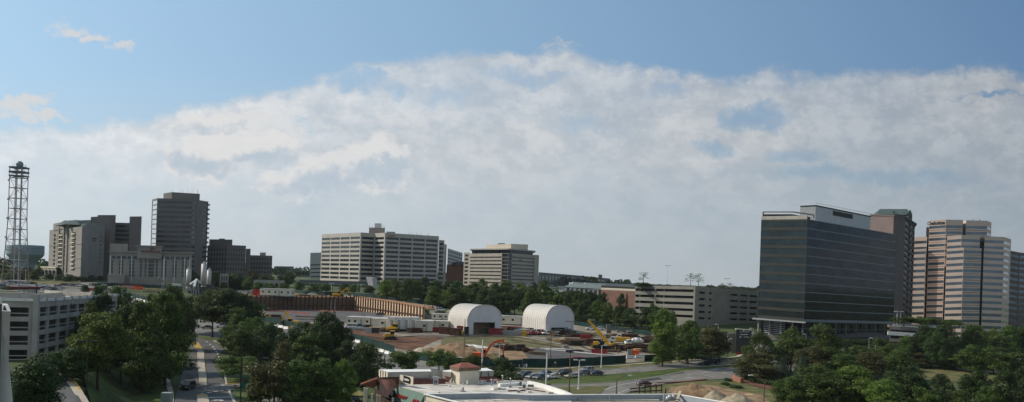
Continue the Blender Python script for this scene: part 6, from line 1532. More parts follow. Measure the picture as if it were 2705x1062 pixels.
def crane():
    g=G(1598,922); root=empty('mobile_crane',g,rad(168),'yellow mobile crane with its boom raised to the left','crane')
    m=MB(); m.box(-4,-1.3,1.0,4.6,1.3,1.5); m.build('chassis',M['track'],root)
    for x in (-3.2,-1.8,2.2,3.6):
        for sy in (-1,1): m=MB(); m.tube((x,sy*.9,.62),(x,sy*1.45,.62),.62,.62,14); m.build('wheel',M['rubber'],root)
    m=MB(); m.box(-3.4,-1.2,1.5,1.0,1.2,2.3); m.box(-4.0,-1.15,1.6,-3.0,1.15,2.9); m.build('turntable_house',M['catyellow'],root)
    m=MB(); m.box(.2,.5,1.6,1.9,1.3,3.1); m.build('cab',M['carglass'],root); m=MB(); m.box(2.6,-1.25,1.5,4.6,1.25,2.7); m.build('carrier_cab',M['catyellow'],root)
    a=V((-1.2,0,2.5)); tip=P(1559,846,g.y); b=V((7.0,0,(tip.z-g.z))); 
    m=MB(); c=lerp(a,b,.55); m.beam(a,c,.95,1.15); m.build('boom_base',M['catyellow'],root); m=MB(); m.beam(c,b,.72,.85); m.build('boom_tip',M['catyellow'],root)
    m=MB(); m.beam(b,b+V((.9,0,.5)),1.0,1.1); m.build('boom_head',M['track'],root); m=MB(); m.beam(V((1.2,0,1.8)),lerp(a,b,.38),.3,.3); m.build('hydraulic_ram',M['steel'],root)
    for sy in (-1,1):
        for x in (-4.2,4.9): m=MB(); m.beam((x,0,1.0),(x,sy*2.7,.9),.25,.25); m.beam((x,sy*2.7,.9),(x,sy*2.7,.0),.2,.2); m.build('outrigger',M['catyellow'],root)
crane()
def truck(px, pyb, s, rz, cabm, bodym, kind, label):
    g=G(px,pyb); root=empty('truck',g,rad(rz),label,'truck'); root.scale=(s,)*3
    m=MB(); m.box(-4.2,-.9,.8,4.0,.9,1.1); m.build('chassis',M['track'],root)
    for x in (-3.2,-2.1,3.0):
        for sy in (-1,1): m=MB(); m.tube((x,sy*.75,.5),(x,sy*1.2,.5),.5,.5,12); m.build('wheel',M['rubber'],root)
    m=MB(); m.add([(1.6,-1.1,1.0),(4.1,-1.1,1.0),(4.1,-1.1,1.9),(3.3,-1.1,2.7),(1.6,-1.1,2.8),(1.6,1.1,1.0),(4.1,1.1,1.0),(4.1,1.1,1.9),(3.3,1.1,2.7),(1.6,1.1,2.8)],[(0,1,2,3,4),(9,8,7,6,5),(0,5,6,1),(1,6,7,2),(2,7,8,3),(3,8,9,4),(4,9,5,0)]); c=m.build('cab',cabm,root)
    m=MB(); m.add([(4.02,-.95,1.95),(4.02,.95,1.95),(3.38,.95,2.62),(3.38,-.95,2.62)],[(0,1,2,3)]); [m.v.__setitem__(i,(v[0]+.06,v[1],v[2]+.05)) for i,v in enumerate(m.v)]; m.box(2.0,-1.13,1.9,3.1,1.13,2.5); m.build('window',M['carglass'],c)
    m=MB()
    if kind=='mixer': m.tube((-4.0,0,2.0),(-2.2,0,2.3),.7,1.25,16); m.tube((-2.2,0,2.3),(.2,0,2.3),1.25,1.2,16); m.tube((.2,0,2.3),(1.3,0,2.2),1.2,.6,16); m.build('drum',bodym,root,True)
    elif kind=='flat': m.box(-4.2,-1.2,1.1,1.4,1.2,1.25); m.build('flatbed',bodym,root)
    else: m.box(-4.2,-1.2,1.1,1.4,1.2,2.7); m.build('box_body',bodym,root)
truck(1636,908,1.0,172,PAINT['white'],M['catyellow'],'box','truck with an orange-yellow body right behind the crane')
truck(1675,914,.95,195,PAINT['white'],PAINT['white'],'mixer','white concrete mixer truck left of the big light green tree')
truck(1650,899,.9,170,PAINT['white'],M['orange'],'flat','white-cabbed flatbed behind the orange-yellow truck')
truck(690,845,1.0,20,M['catyellow'],M['lumber'],'flat','flatbed loaded with pale boards at the left edge of the pit fence')
# pickups before the right tent
pk=[(1432,884,'red','pickup'),(1420,883,'white','van'),(1446,885,'white','pickup'),(1456,884,'silver','pickup'),(1466,881,'white','pickup'),(1479,882,'white','pickup'),(1487,878,'red','suv'),(1494,881,'white','van'),(1505,883,'green','pickup'),(1385,880,'white','van'),(1396,882,'silver','pickup'),(1407,885,'red','pickup')]
for i,(px,py,c,k) in enumerate(sorted(pk)): car(px,py,k,c,R.uniform(190,240),f"{c} {'van' if k=='van' else 'pickup' if k=='pickup' else 'utility car'}, {nth(i,len(pk))} of the vehicles lined up before the right tent",'vehicles before the right tent',1.0)
for i,(px,py,c,k) in enumerate(((1560,872,'white','sedan'),(1583,872,'white','sedan'),(1641,878,'grey','sedan'),(1668,880,'silver','sedan'))): car(px,py,k,c,190,f"{c} car by the far green fence, {nth(i,4)} of four",'cars by the far green fence',1.0)
car(707,0,'sedan','white',200,'white car on the bank above the shaded pit wall','cars near the pit',1.1,at=G(825,781)); car(0,0,'sedan','navy',190,'dark car parked on the pit floor before the bright wall','cars near the pit',1.1,at=G(1005,834)); car(0,0,'sedan','maroon',190,'red car parked on the pit floor before the shaded wall','cars near the pit',1.1,at=G(862,833)); car(0,0,'pickup','blue',190,'blue pickup before the long white trailer','cars near the pit',1.1,at=G(952,868)); car(0,0,'van','white',190,'white truck beside the blue pickup','cars near the pit',1.0,at=G(925,869)); car(0,0,'suv','white',10,'white car at the right end of the earth slope','cars near the pit',1.1,at=G(1163,823))
# ---- material heaps: every stack is a thing of its own
def stack(px, pyb, L_, W_, h, rz, m_, label, n=5, cat='stack', name='material_stack', jit=.15, grp=None, kind='planks'):
    g=G(px,pyb); m=MB(); RR=random.Random(int(px*3+pyb)); c,s=cos(rad(rz)),sin(rad(rz))
    def w(x,y,z): return V((g.x+x*c-y*s,g.y+x*s+y*c,g.z+z))
    lay=max(1,int(h/.35))
    for k in range(lay):
        for i in range(n):
            y=(i+.5)/n*W_-W_/2; o=RR.uniform(-jit,jit)*L_
            if kind=='pipes': m.tube(w(-L_/2+o,y,.2+k*h/lay),w(L_/2+o,y,.2+k*h/lay),.17,.17,6)
            else: m.beam(w(-L_/2+o,y,.2+k*h/lay),w(L_/2+o,y+RR.uniform(-.1,.1),.2+k*h/lay),W_/n*.8,h/lay*.8)
    solo(m,name,m_,label,cat,grp,at=g)
G1='stacked materials on the site'
stack(820,870,14,2.5,1.1,-10,M['lumber'],'long pale lumber stack, lower of two above the middle trees',4,grp=G1)
stack(838,862,10,2.5,1.3,-10,M['lumber'],'short pale lumber stack, upper of two above the middle trees',4,grp=G1)
stack(715,845,5,3,1.2,20,M['lumber'],'heap of pale boards at the left end of the pit fence',5,grp=G1)
stack(728,838,4,2.5,1.3,0,M['rust'],'rust-brown heap behind the pale boards by the pit',4,grp=G1)
stack(765,852,5,3,1.0,10,M['lumber'],'low heap of boards at the foot of the yellow excavator',4,grp=G1)
stack(812,845,9,2,.8,12,M['conc'],'long pale grey beams lying behind the lumber stacks',3,grp=G1)
stack(1345,884,9,4,1.7,0,M['conc'],'broad heap of pale concrete pieces between the tents',9,jit=.3,grp=G1)
stack(1372,884,7,3.5,1.6,5,M['conc'],'second pale concrete heap left of the lined-up vehicles',8,jit=.3,grp=G1)
stack(1337,872,8,3,1.8,0,mat('pipes_dull_red',(.24,.05,.055),.8,0,.25,.8),'dull red heap of pipes behind the red container',7,kind='pipes',grp=G1)
stack(1360,873,7,3,1.7,0,MATS['pipes_dull_red'],'dull red heap of pipes between the tents, right of another',7,kind='pipes',grp=G1)
stack(1390,875,9,3,1.6,0,mat('sheet_blue',(.03,.06,.11),.7,0,.2,.5),'dark blue covered stack left of the right tent',4,grp=G1)
stack(1385,889,1.6,1.6,2.2,0,M['catyellow'],'small yellow machine heap before the lined-up vehicles',3,name='small_machine',cat='machine')
stack(1486,906,6,3,1.6,-14,M['lumber'],'arched timber formwork pile before the right tent, left of two',6,jit=.3,grp=G1)
stack(1515,910,7,3,2.2,-20,M['wood'],'timber truss pile under the floodlight post',6,jit=.3,grp=G1)
stack(1540,902,14,3,1.2,2,M['rust'],'long rusty girder row left of the crane',5,grp=G1)
stack(1530,890,9,3,1.3,4,M['rust'],'rusty steel pile behind the long girder row',6,jit=.25,grp=G1)
stack(1560,886,6,3,1.3,0,M['lumber'],'yellowish board pile behind the crane boom',5,grp=G1)
stack(1548,894,4,2,1.5,0,M['red'],'small red crate pile left of the crane boom',3,grp=G1)
stack(1515,930,6.5,3.4,.8,35,M['track'],'black steel plate stack beside the white pipe line',6,grp=G1)
stack(1494,921,2.2,1.6,1.4,10,M['conc'],'block of pale stone left of the black plates',2,grp=G1)
stack(1470,923,10,1.2,.6,-4,M['white'],'white pipe bundle lying left of the pale stone',3,kind='pipes',grp=G1)
stack(1655,925,8,3,2.0,0,M['rust'],'rusty cages stacked right of the crane',7,jit=.2,grp=G1)
stack(1690,925,7,3,2.4,5,M['rust'],'taller rusty cages left of the light green tree',7,jit=.2,grp=G1)
stack(1700,905,8,3,1.6,8,M['rust'],'rusty beams behind the concrete mixer truck',6,jit=.3,grp=G1)
stack(1620,930,5,2,1.0,0,M['wood'],'dark timber pile right of the red skip',4,grp=G1)
stack(1615,886,10,2,.8,-6,M['lumber'],'long pale beam pile behind the crane',3,grp=G1)
stack(1665,893,6,2.4,2.0,0,M['wood'],'dark brown frame pile behind the mixer truck',4,grp=G1)
stack(1345,920,8,2.6,1.4,0,M['rust'],'rusty steel frames behind the orange excavator arm',5,jit=.3,grp=G1)
stack(1375,922,3,2.4,1.8,0,M['track'],'dark machine with yellow top right of the rusty frames',3,name='small_machine',cat='machine')
stack(1407,960,2.2,1.4,1.6,0,M['orange'],'orange barrier pile at the edge of the dirt patch',3,grp=G1)
stack(1000,874,5,3,1.6,10,M['lumber'],'sloping boards before the tan trailer',4,jit=.3,grp=G1)
stack(940,872,5,3,1.4,0,M['steel'],'grey steel pile left of the generator box',5,jit=.3,grp=G1)
for i,(x,y,l,mm) in enumerate(((455,775,7,'rust'),(425,772,6,'lumber'),(400,770,8,'lumber'),(365,765,6,'orange'),(340,763,5,'conc'),(318,762,5,'lumber'),(350,760,9,'red'),(240,768,5,'red'),(448,782,7,'sand'),(560,778,10,'rust'),(520,776,8,'rust'),(600,776,6,'whitemetal'),(640,774,8,'whitemetal'))):
    stack(x,y,l,3,1.7,R.uniform(-10,10),M[mm],'low %s heap, %s along the far part of the site'%({'rust':'rusty','lumber':'pale board','orange':'orange','conc':'grey','red':'red','sand':'earth-coloured','whitemetal':'pale pipe'}[mm], nth(sorted([455,425,400,365,340,318,350,240,448,560,520,600,640]).index(x),13)),4,jit=.25,grp='heaps in the far part of the site')
RC=random.Random(31)
CL=[('rust','rusty steel'),('wood','dark timber'),('lumber','pale board'),('conc','concrete block'),('track','black steel'),('steel','grey pipe'),('rust','brown crate'),('rust','rusty steel'),('track','black steel'),('wood','dark timber')]
def clutter(n,x0,x1,y0,y1,place):
    for i in range(n):
        k,w=RC.choice(CL); x=lerp(x0,x1,(i+.5)/n)+RC.uniform(-4,4); y=lerp(y0,y1,(i+.5)/n)+RC.uniform(-4,4)
        stack(x,y,RC.uniform(1.5,6),RC.uniform(1.2,3),RC.uniform(.7,2.2),RC.uniform(-40,40),M[k],'%s pile, %s of the clutter %s'%(w,nth(i,n),place),RC.randint(3,6),jit=.3,grp='clutter '+place,kind=RC.choice(('planks','pipes')))
clutter(16,1480,1720,882,898,'behind the crane'); clutter(14,1500,1720,908,934,'before the crane'); clutter(12,1320,1480,876,886,'between the tents'); clutter(10,925,1110,868,880,'before the white trailers'); clutter(12,640,905,779,783,'above the shaded pit wall'); clutter(8,700,860,848,868,'by the pit fence'); clutter(10,1300,1420,915,935,'right of the orange excavator')
q=G(669,782); container(667,781,8,3,3.2,0,M['red'],'red container left of the single long white trailer')
# ---- mounds
def mound(cx, cy, rx, ry, h, m_, label, seed, name='earth_mound', cat='earth mound', rough=.35, tarp=False):
    g=G(cx,cy); mb=MB(); n=44; k=14; 
    for j in range(k+1):
        r=j/k
        for i in range(n):
            a=2*pi*i/n; x=g.x+rx*r*cos(a); y=g.y+ry*r*sin(a)
            nz=mnoise.fractal(V((x*.35+seed,y*.35,seed)),.8,2,4)
            z=h*(1-r**1.7)*(1+rough*nz) if r<1 else -.3
            if tarp: z+=.35*abs(sin(a*9+seed+nz*2))*(r)*(1-r)*4*h*.12
            mb.v.append((x,y,T(x,y)+z))
    for j in range(k):
        for i in range(n): mb.f.append((j*n+i,j*n+(i+1)%n,(j+1)*n+(i+1)%n,(j+1)*n+i)[::-1]); mb.mi.append(0)
    return solo(mb,name,m_,label,cat,smooth=True,at=V((g.x,g.y,g.z)))
mat('tarp_tan',(.27,.23,.165),.85,0,.18,.6,bump=.6)
mound(1205,934,12,8,3.6,M['dirt'],'long brown earth mound behind the small trees and green fence',2)
mound(1150,934,7,5,2.4,M['dirt'],'lower brown mound joined to the left of the long one',5)
mound(1112,934,3.8,3.0,2.4,M['tarp'],'mound under a cream tarpaulin at the corner of the clay field',3,'covered_mound','covered mound',.25,True)
mound(1235,917,9,3,1.0,mat('tarp_white',(.62,.61,.57),.7,0,.1,.5),'white sheet stretched along the scrub bank',7,'white_sheet','sheet',.3,True)
mound(1303,948,5,3,2.0,M['scrub'],'dark grassy spoil heap under the orange excavator arm',8)
mound(1845,1046,8,5,2.9,M['dirt'],'rough brown earth mound at the bottom behind the white parapet',11)
mound(1888,1058,3.4,3.6,2.3,MATS['tarp_tan'],'mound draped in a folded cream tarpaulin, left of two',13,'covered_mound','covered mound',.3,True)
mound(1950,1070,5.4,4.4,2.7,MATS['tarp_tan'],'broad mound under a wrinkled cream tarpaulin, right of two',17,'covered_mound','covered mound',.25,True)
mound(1980,1045,2.2,1.0,.5,M['lumber'],'small tan board heap right of the covered mounds',19,'board_heap','heap',.2)
# curved brick wall, rusty frames by the ramp
w=[G(*p) for p in ((1935,1003),(1945,1009),(1957,1013),(1962,1011))]; m=MB()
for a,b in zip(w,w[1:]): m.beam(a+V((0,0,.7)),b+V((0,0,.7)),.4,2.0)
solo(m,'brick_wall',mat('brick_salmon',(.27,.12,.085),.9,0,.12,.8),'low curved salmon brick wall under the green street sign','wall')
def frames():
    g=G(1716,1040); root=empty('rusty_frame',g,rad(12),'rusty steel trench frames beside the highway ramp','steel frame')
    for i in range(5): m=MB(); x=-3.2+i*1.6; m.beam((x,-.6,0),(x,-.6,2.6),.22,.3); m.beam((x,-.6,2.6),(x,1.0,2.3),.2,.2); m.build('post',M['rust'],root)
    for z in (1.0,2.4): m=MB(); m.beam((-6,-.6-(.0),z*.55),(3.2,-.6,z),.2,.3); m.build('rail',M['rust'],root)
frames()
pole(1758,1050,1026,'none','black steel post right of the rusty trench frames',dm,w=.22,name='steel_post')
# ---- silos and conveyor
def silo(px, pyb, pyt, wpx, label, cap=True):
    g=G(px,pyb); k=g.y/F; h=(pyb-pyt)*k; r=wpx*k/2; root=empty('silo',g,0,label,'silo','white cement silos'); m_=mat('silo_pale_grey',(.40,.39,.38),.5,.1,.06,.3)
    m=MB(); m.tube((0,0,h*.22),(0,0,h*.9),r,r,20); m.build('tank',m_,root,True); m=MB(); m.tube((0,0,h*.08),(0,0,h*.22),r*.3,r,20); m.build('hopper',m_,root,True)
    m=MB(); m.tube((0,0,h*.9),(0,0,h*.92),r,r*.8,20); m.tube((r*.1,0,h*.92),(r*.1,0,h),r*.55,r*.55,12); m.build('filter_cap',m_,root)
    for i in range(4): a=pi/4+i*pi/2; m=MB(); m.tube((r*.9*cos(a),r*.9*sin(a),-.3),(r*.9*cos(a),r*.9*sin(a),h*.25),.15,.15,6); m.build('leg',m_,root)
    for z in (.4,.6,.78): m=MB(); m.tube((0,0,h*z),(0,0,h*z+.15),r*1.02,r*1.02,20); m.build('band',M['steel'],root)
    m=MB(); m.box(-r-.3,-.25,h*.1,-r-.05,.25,h*.95); m.build('ladder',M['steel'],root)
silo(497,772,706,12.5,'shorter pale silo at the left of the concrete plant')
silo(537,774,690,14,'tallest pale silo in the middle of the concrete plant')
silo(551,776,708,11,'grey silo touching the tallest one on its right')
def conveyor(p0,p1,Y,label,m_,w=1.2):
    a=P(*p0,Y); b=P(*p1,Y+4); g=V((a.x,a.y,T(a.x,a.y))); root=empty('conveyor',V((b.x,b.y,T(b.x,b.y))),0,label,'conveyor')
    m=MB(); m.beam(a,b,w,.9); m.build('belt_frame',m_,root,world=True)
    c=lerp(a,b,.4); m=MB(); m.beam(c,V((c.x+1,c.y,T(c.x,c.y))),.2,.2); m.beam(c,V((c.x-1,c.y,T(c.x,c.y))),.2,.2); m.build('support',M['steel'],root,world=True)
conveyor((418,733),(448,756),520,'tan conveyor boom sloping down right before the wide hotel',mat('conveyor_tan',(.26,.20,.15),.8,0,.15,.5))
conveyor((502,752),(521,738),478,'white conveyor rising between the silos, left piece',M['whitemetal'],.8); conveyor((519,738),(530,748),476,'white conveyor chute falling to the tallest silo',M['whitemetal'],.8); conveyor((513,758),(517,741),474,'white vertical chute between the two silos',M['whitemetal'],1.2)
truck(460,761,1.1,178,PAINT['white'],PAINT['white'],'box','long white truck right of the tan conveyor')
q=G(545,782); m=MB(); m.cbox(q,14,5,5.5,.0); m.cbox(q+V((-6,-.5,0)),4,4,7.5,.1); m.cbox(q+V((2,0,5.5)),4,3,1.5,.2); solo(m,'batching_plant',mat('plant_dark',(.07,.065,.06),.85,0,.3,.3),'dark steel batching plant block under the silos','plant')
q=G(488,770); m=MB(); m.add([q+V((-2,0,0)),q+V((3,0,0)),q+V((1.5,0,5)),q+V((-1,0,5)),q+V((-2,4,0)),q+V((3,4,0)),q+V((1.5,3,5)),q+V((-1,3,5))],[(0,1,2,3),(5,4,7,6),(1,5,6,2),(4,0,3,7),(3,2,6,7)]); solo(m,'hopper',M['conc'],'pale tapered hopper at the left foot of the silos','hopper')
# ================================================================ RESTAURANT AND FRONT ROOFS
M.update(rf=mat('flat_roof_pale',(.40,.375,.335),.9,0,scale=.30,col2=(.62,.59,.54),detail=8), tile=mat('clay_tile_dull',(.22,.085,.06),.85,0,.18,1.2), tilel=mat('clay_tile_light',(.38,.20,.16),.8,0,.15,1.2), stucco=mat('stucco_cream',(.62,.57,.46),.85,0,.05,.6), stucg=mat('stucco_grey',(.40,.38,.34),.85,0,.05,.6), awn=mat('awning_green',(.065,.12,.10),.6,.2,.1,.6), brownwood=mat('dark_brown_trim',(.045,.028,.02),.8,0,.2,1), roofred=mat('brown_red_shingle',(.13,.05,.038),.85,0,.2,1.0), fascia=mat('fascia_brown',(.16,.105,.07),.8,0,.15,.8))
def restaurant():
    ZR=8.0
    o=PZ(1122,1041,ZR)
    root=empty('restaurant_building',V((PZ(1200,1025,ZR).x,PZ(1200,1025,ZR).y,0)),0,'flat-roofed restaurant building with tiled porch roofs and green awning at the bottom centre','restaurant')
    def B(m,n,mt,sm_=False): return m.build(n,mt,root,sm_,world=True)
    poly=[PZ(1044,1017,ZR),PZ(1122,1041,ZR),PZ(1180,1062,ZR),PZ(1510,1062,ZR),PZ(1505,1046,ZR),PZ(1450,1024,ZR),PZ(1402,1011,ZR),PZ(1330,1004,ZR),PZ(1260,1000,ZR),PZ(1066,1002,ZR)]
    m=MB(); m.add(poly,[tuple(range(len(poly)))]); B(m,'roof',M['rf'])
    m=MB(); n=len(poly)
    for i in range(n):
        a=poly[i]; b=poly[(i+1)%n]; m.add([a,b,V((b.x,b.y,-1)),V((a.x,a.y,-1))],[(3,2,1,0)])
    B(m,'wall',M['stucco'])
    # curved white parapet on the right
    pp=[PZ(1396,1010,ZR+.5),PZ(1425,1016,ZR+.5),PZ(1455,1025,ZR+.5),PZ(1485,1035,ZR+.5),PZ(1513,1047,ZR+.5)]
    m=MB()
    for a,b in zip(pp,pp[1:]): m.beam(a-V((0,0,.15)),b-V((0,0,.15)),.7,.9)
    B(m,'parapet',M['white'])
    # rear mansard: cap, inner wall, dark tile slope
    zt=10.4
    a=PZ(1024,983,zt); b=PZ(1140,981,zt); c=PZ(1136,975.5,zt); d=PZ(1001,976,zt)
    m=MB(); m.add([a,b,c,d],[(0,1,2,3)]); B(m,'cap',M['white'])
    zm=9.0
    m=MB(); a2=V((a.x,a.y,zm)); b2=V((b.x,b.y,zm)); m.add([a2,b2,b-V((0,0,.06)),a-V((0,0,.06))],[(0,1,2,3)]); B(m,'mansard_wall',M['stucg'])
    m=MB(); m.add([V((a.x,a.y-.9,ZR)),V((b.x+3,b.y-.9,ZR)),b2+V((3,-.04,.02)),a2+V((0,-.04,.02))],[(0,1,2,3)]); B(m,'dark_tile_slope',M['roofred'])
    d2=V((d.x,d.y,6.5)); a3=V((a.x,a.y,6.5)); m=MB(); m.add([d2,a3,a-V((0,0,.06)),d-V((0,0,.06))],[(0,1,2,3)]); B(m,'mansard_wall',M['stucco'])
    for t in (.22,.5,.78): m=MB(); q=lerp(d,a,t)+V((-.05,-.06,0)); m.beam(q-V((0,0,.1)),V((q.x+.1,q.y,7.2)),.12,.18); B(m,'timber_strip',M['brownwood'])
    m=MB(); c3=V((c.x,c.y,3)); d3=V((d.x,d.y,3)); m.add([c,d,d3,c3],[(0,1,2,3)]); B(m,'mansard_wall',M['stucg'])
    # small pier
    q=PZ(1146,984,10.2); m=MB(); m.box(q.x-.5,q.y-.4,ZR,q.x+.75,q.y+.9,11.1); B(m,'pier',M['stucg'])
    # recess right of the pier
    a=PZ(1153,979,10.2); b=PZ(1170,978,10.2); c=PZ(1170,981,10.2); e=PZ(1192,983,10.2); f=PZ(1193,976,10.2)
    m=MB(); m.add([V((a.x,a.y,8.6)),V((b.x,b.y,8.6)),b,a],[(0,1,2,3)]); m.add([V((c.x,c.y-.5,8.6)),V((e.x,e.y-.5,8.6)),V((e.x,e.y-.5,10.2)),V((c.x,c.y-.5,10.2))],[(0,1,2,3)]); B(m,'mansard_wall',M['stucg'])
    m=MB(); m.slab([V((c.x,c.y-.5,10.25)),V((e.x,e.y-.5,10.25)),f,V((c.x,c.y+1.4,10.25))],.15); B(m,'cap',M['white'])
    m=MB(); p0=PZ(1161,1006,ZR); p1=PZ(1184,1011,ZR); p2=PZ(1192,997,9.2); p3=PZ(1172,992,9.4); m.slab([p0,p1,p2,p3],.1); B(m,'tile_slope',M['roofred'])
    # stair tower with hip roof
    t0=PZ(1191,1009,ZR); t1=PZ(1213.5,1015,ZR); t2=PZ(1265,1012,ZR); zt=10.75
    t3=t2+(t0-t1); 
    m=MB()
    for p,q_ in ((t0,t1),(t1,t2),(t2,t3),(t3,t0)): m.add([p,q_,V((q_.x,q_.y,zt)),V((p.x,p.y,zt))],[(0,1,2,3)])
    tw=B(m,'tower_wall',M['stucco'])
    cen=(t0+t1+t2+t3)/4; ev=[V((cen.x+(p.x-cen.x)*1.12,cen.y+(p.y-cen.y)*1.12,0)) for p in (t0,t1,t2,t3)]
    m=MB()
    for i in range(4):
        p=ev[i]; q_=ev[(i+1)%4]; m.add([V((p.x,p.y,zt-.05)),V((q_.x,q_.y,zt-.05)),V((q_.x,q_.y,zt+.62)),V((p.x,p.y,zt+.62))],[(0,1,2,3)])
    m.add([V((p.x,p.y,zt-.04)) for p in ev],[(3,2,1,0)]); m.build('fascia',M['fascia'],tw,world=False) if False else B(m,'fascia',M['fascia'])
    m=MB(); rg0=lerp(ev[0],ev[1],.5)+(ev[2]-ev[1])*.32; rg1=lerp(ev[0],ev[1],.5)+(ev[2]-ev[1])*.62; z2=zt+1.45; e4=[V((p.x,p.y,zt+.62)) for p in ev]; r0=V((rg0.x,rg0.y,z2)); r1=V((rg1.x,rg1.y,z2))
    m.add(e4+[r0,r1],[(0,1,4),(1,2,5,4),(2,3,5),(3,0,4,5)]); B(m,'hip_roof',M['tile'])
    # right mansard block
    a=PZ(1262,980,10.1); b=PZ(1304,979,10.1); c=PZ(1286,972.5,10.1); d=PZ(1248,972.5,10.1)
    m=MB(); m.slab([a,b,c,d],.14); B(m,'cap',M['white']); m=MB(); m.add([V((a.x,a.y,8.9)),V((b.x,b.y,8.9)),b,a],[(0,1,2,3)]); m.add([V((b.x,b.y,6)),V((c.x,c.y,6)),c,b],[(0,1,2,3)]); B(m,'mansard_wall',M['stucg'])
    for t in (.22,.68): m=MB(); q=lerp(a,b,t)+V((0,-.08,0)); m.beam(q+V((.12 if t<.5 else -.12,0,-.15)),q+V((-.12 if t<.5 else .12,0,-1.2)),.12,.16); B(m,'timber_strip',M['brownwood'])
    m=MB(); m.add([V((a.x-.2,a.y-1.8,ZR+.02)),V((b.x+2.5,b.y-2.4,ZR+.02)),V((b.x,b.y-.05,8.9)),V((a.x,a.y-.05,8.9))],[(0,1,2,3)]); B(m,'dark_tile_slope',M['roofred'])
    # long low roof kerbs and ducts on the right half
    def rb(x0,y0,x1,y1,w,h,mt,n): m=MB(); p=PZ(x0,y0,ZR); q=PZ(x1,y1,ZR); m.beam(p+V((0,0,h/2)),q+V((0,0,h/2)),w,h); return B(m,n,mt)
    rb(1313,1011,1346,1009,.3,.3,M['stucco'],'duct'); rb(1318,1021,1378,1017,.8,.55,M['white'],'duct'); rb(1330,1015,1372,1013,.8,.5,M['steel'],'duct'); rb(1352,1010,1385,1012,.8,.4,M['stucco'],'duct'); rb(1300,1030,1332,1028,1.0,.3,M['white'],'kerb'); rb(1342,1034,1388,1033,.3,.25,M['roofred'],'pipe_run'); rb(1370,1026,1398,1029,.2,.2,M['roofred'],'pipe_run'); rb(1398,1030,1440,1036,.2,.2,M['roofred'],'pipe_run')
    # green awning front with scalloped ribs
    a=PZ(1040,1017,8.1); b=PZ(1122.5,1041,8.1); d_=(b-a).normalized(); nn=V((d_.y,-d_.x,0)).normalized()
    lo=V((0,0,-2.6))+nn*1.5; N_=46; m=MB()
    for i in range(N_+1):
        p=lerp(a,b,i/N_); o=nn*(.08 if i%2 else 0)+V((0,0,.05 if i%2 else 0)); m.v+=[tuple(p+o),tuple(p+lo+o)]
    for i in range(N_): q=2*i; m.f.append((q,q+1,q+3,q+2)); m.mi.append(0)
    B(m,'green_awning',M['awn'])
    m=MB(); m.add([b,b+lo,b+V((0,0,-2.6))],[(0,1,2)]); B(m,'awning_end',M['awn'])
    RR=random.Random(5); up=(-lo).normalized()
    for s0,s1,mt in ((.02,.17,M['white']),(.30,.62,M['red']),(.82,.98,M['red'])):
        m=MB(); x=s0
        while x<s1:
            p=lerp(a,b,x)+lo*.58+nn*.22; h=.75*RR.uniform(.7,1.1); w=.42; m.beam(p-up*h/2,p+up*h/2,.16,.34); 
            if RR.random()<.6: m.beam(p+up*.25,p+up*.25+d_*w,.16,.16)
            x+=.055
        B(m,'red_letters' if mt is M['red'] else 'white_letters',mt)
    m=MB(); p=lerp(a,b,.22)+lo*.55+nn*.25; q_=p+nn*.2; m.tube(p,q_,.55,.55,16); B(m,'round_sign',M['brownwood'])
    # hung wall below the awning and dark shopfront
    a5=a+V((0,0,-2.6)); b5=b+V((0,0,-2.6)); m=MB(); m.add([V((a5.x,a5.y,-1)),V((b5.x,b5.y,-1)),b5,a5],[(0,1,2,3)]); B(m,'shopfront',M['g_dark'])
    # sign board panel
    s0=PZ(1060,1013,8.4); d2=(PZ(1092,1020,8.4)-s0).normalized(); 
    p0=P(1056,1010,s0.y-.2); q0=P(1091,1018,PZ(1092,1020,8.4).y-.2)
    m=MB(); m.slab([p0+V((0,0,1.5)),q0+V((0,0,1.6)),q0+V((0,.35,1.6)),p0+V((0,.35,1.5))],1.6); sb=B(m,'sign_backing',M['stucco'])
    dd=(q0-p0).normalized(); n2=V((dd.y,-dd.x,0)).normalized()
    c=lerp(p0,q0,.55)+V((0,0,.85))+n2*.06; m=MB(); pts=[(-1.2,-.55),(1.1,-.7),(1.25,.1),(.9,.55),(-1.2,.72)]; up3=V((0,0,1)); vs=[c+dd*x+up3*z for x,z in pts]; m.add(vs,[tuple(range(5))]); m.add([v-n2*.05 for v in vs],[tuple(range(4,-1,-1))]); B(m,'sign_board',mat('sign_black',(.012,.012,.012),.5,0,.02))
    wl=M['white']; text('Siddins',.58,wl,root,c+n2*.06,dd,up3-dd*.1,'sign_lettering',.03,bold=.02,italic=.25)
    # porch: left hip and gable with tiled slope
    ap=PZ(1000,994,9.6); l0=PZ(952,1012,7.4); l1=PZ(988,1022,7.0); bk=PZ(1004,997,9.2)
    m=MB(); m.slab([l0,l1,ap+V((.05,0,0))],.35); B(m,'hip_roof',M['tile']); m=MB(); m.add([l0,ap,V((ap.x+1,ap.y+4,7)),V((l0.x+1,l0.y+3.5,7))],[(0,1,2,3)]); B(m,'hip_back',M['tile'])
    r0=PZ(1001,1000,9.6); r1=PZ(1053.5,998.5,9.6); e0=PZ(1020,1051,6.9); e1=PZ(1060,1011,8.2); 
    # corrugated tile slope
    m=MB(); N_=30
    for i in range(N_+1):
        u_=i/N_; o=V((0,0,.10 if i%2 else 0)); t_=lerp(r0,r1,u_)+o; b_=lerp(e0,e1,u_)+o; m.v+=[tuple(t_),tuple(b_)]; 
    for i in range(N_): q=2*i; m.f.append((q,q+1,q+3,q+2)); m.mi.append(i%2)
    B(m,'tiled_roof',[M['tile'],M['tilel']])
    m=MB(); m.beam(r0+V((0,0,.1)),r1+V((0,0,.1)),.3,.25); m.beam(r0,e0,.25,.3); m.beam(ap,l1,.25,.3); B(m,'ridge_trim',M['brownwood'])
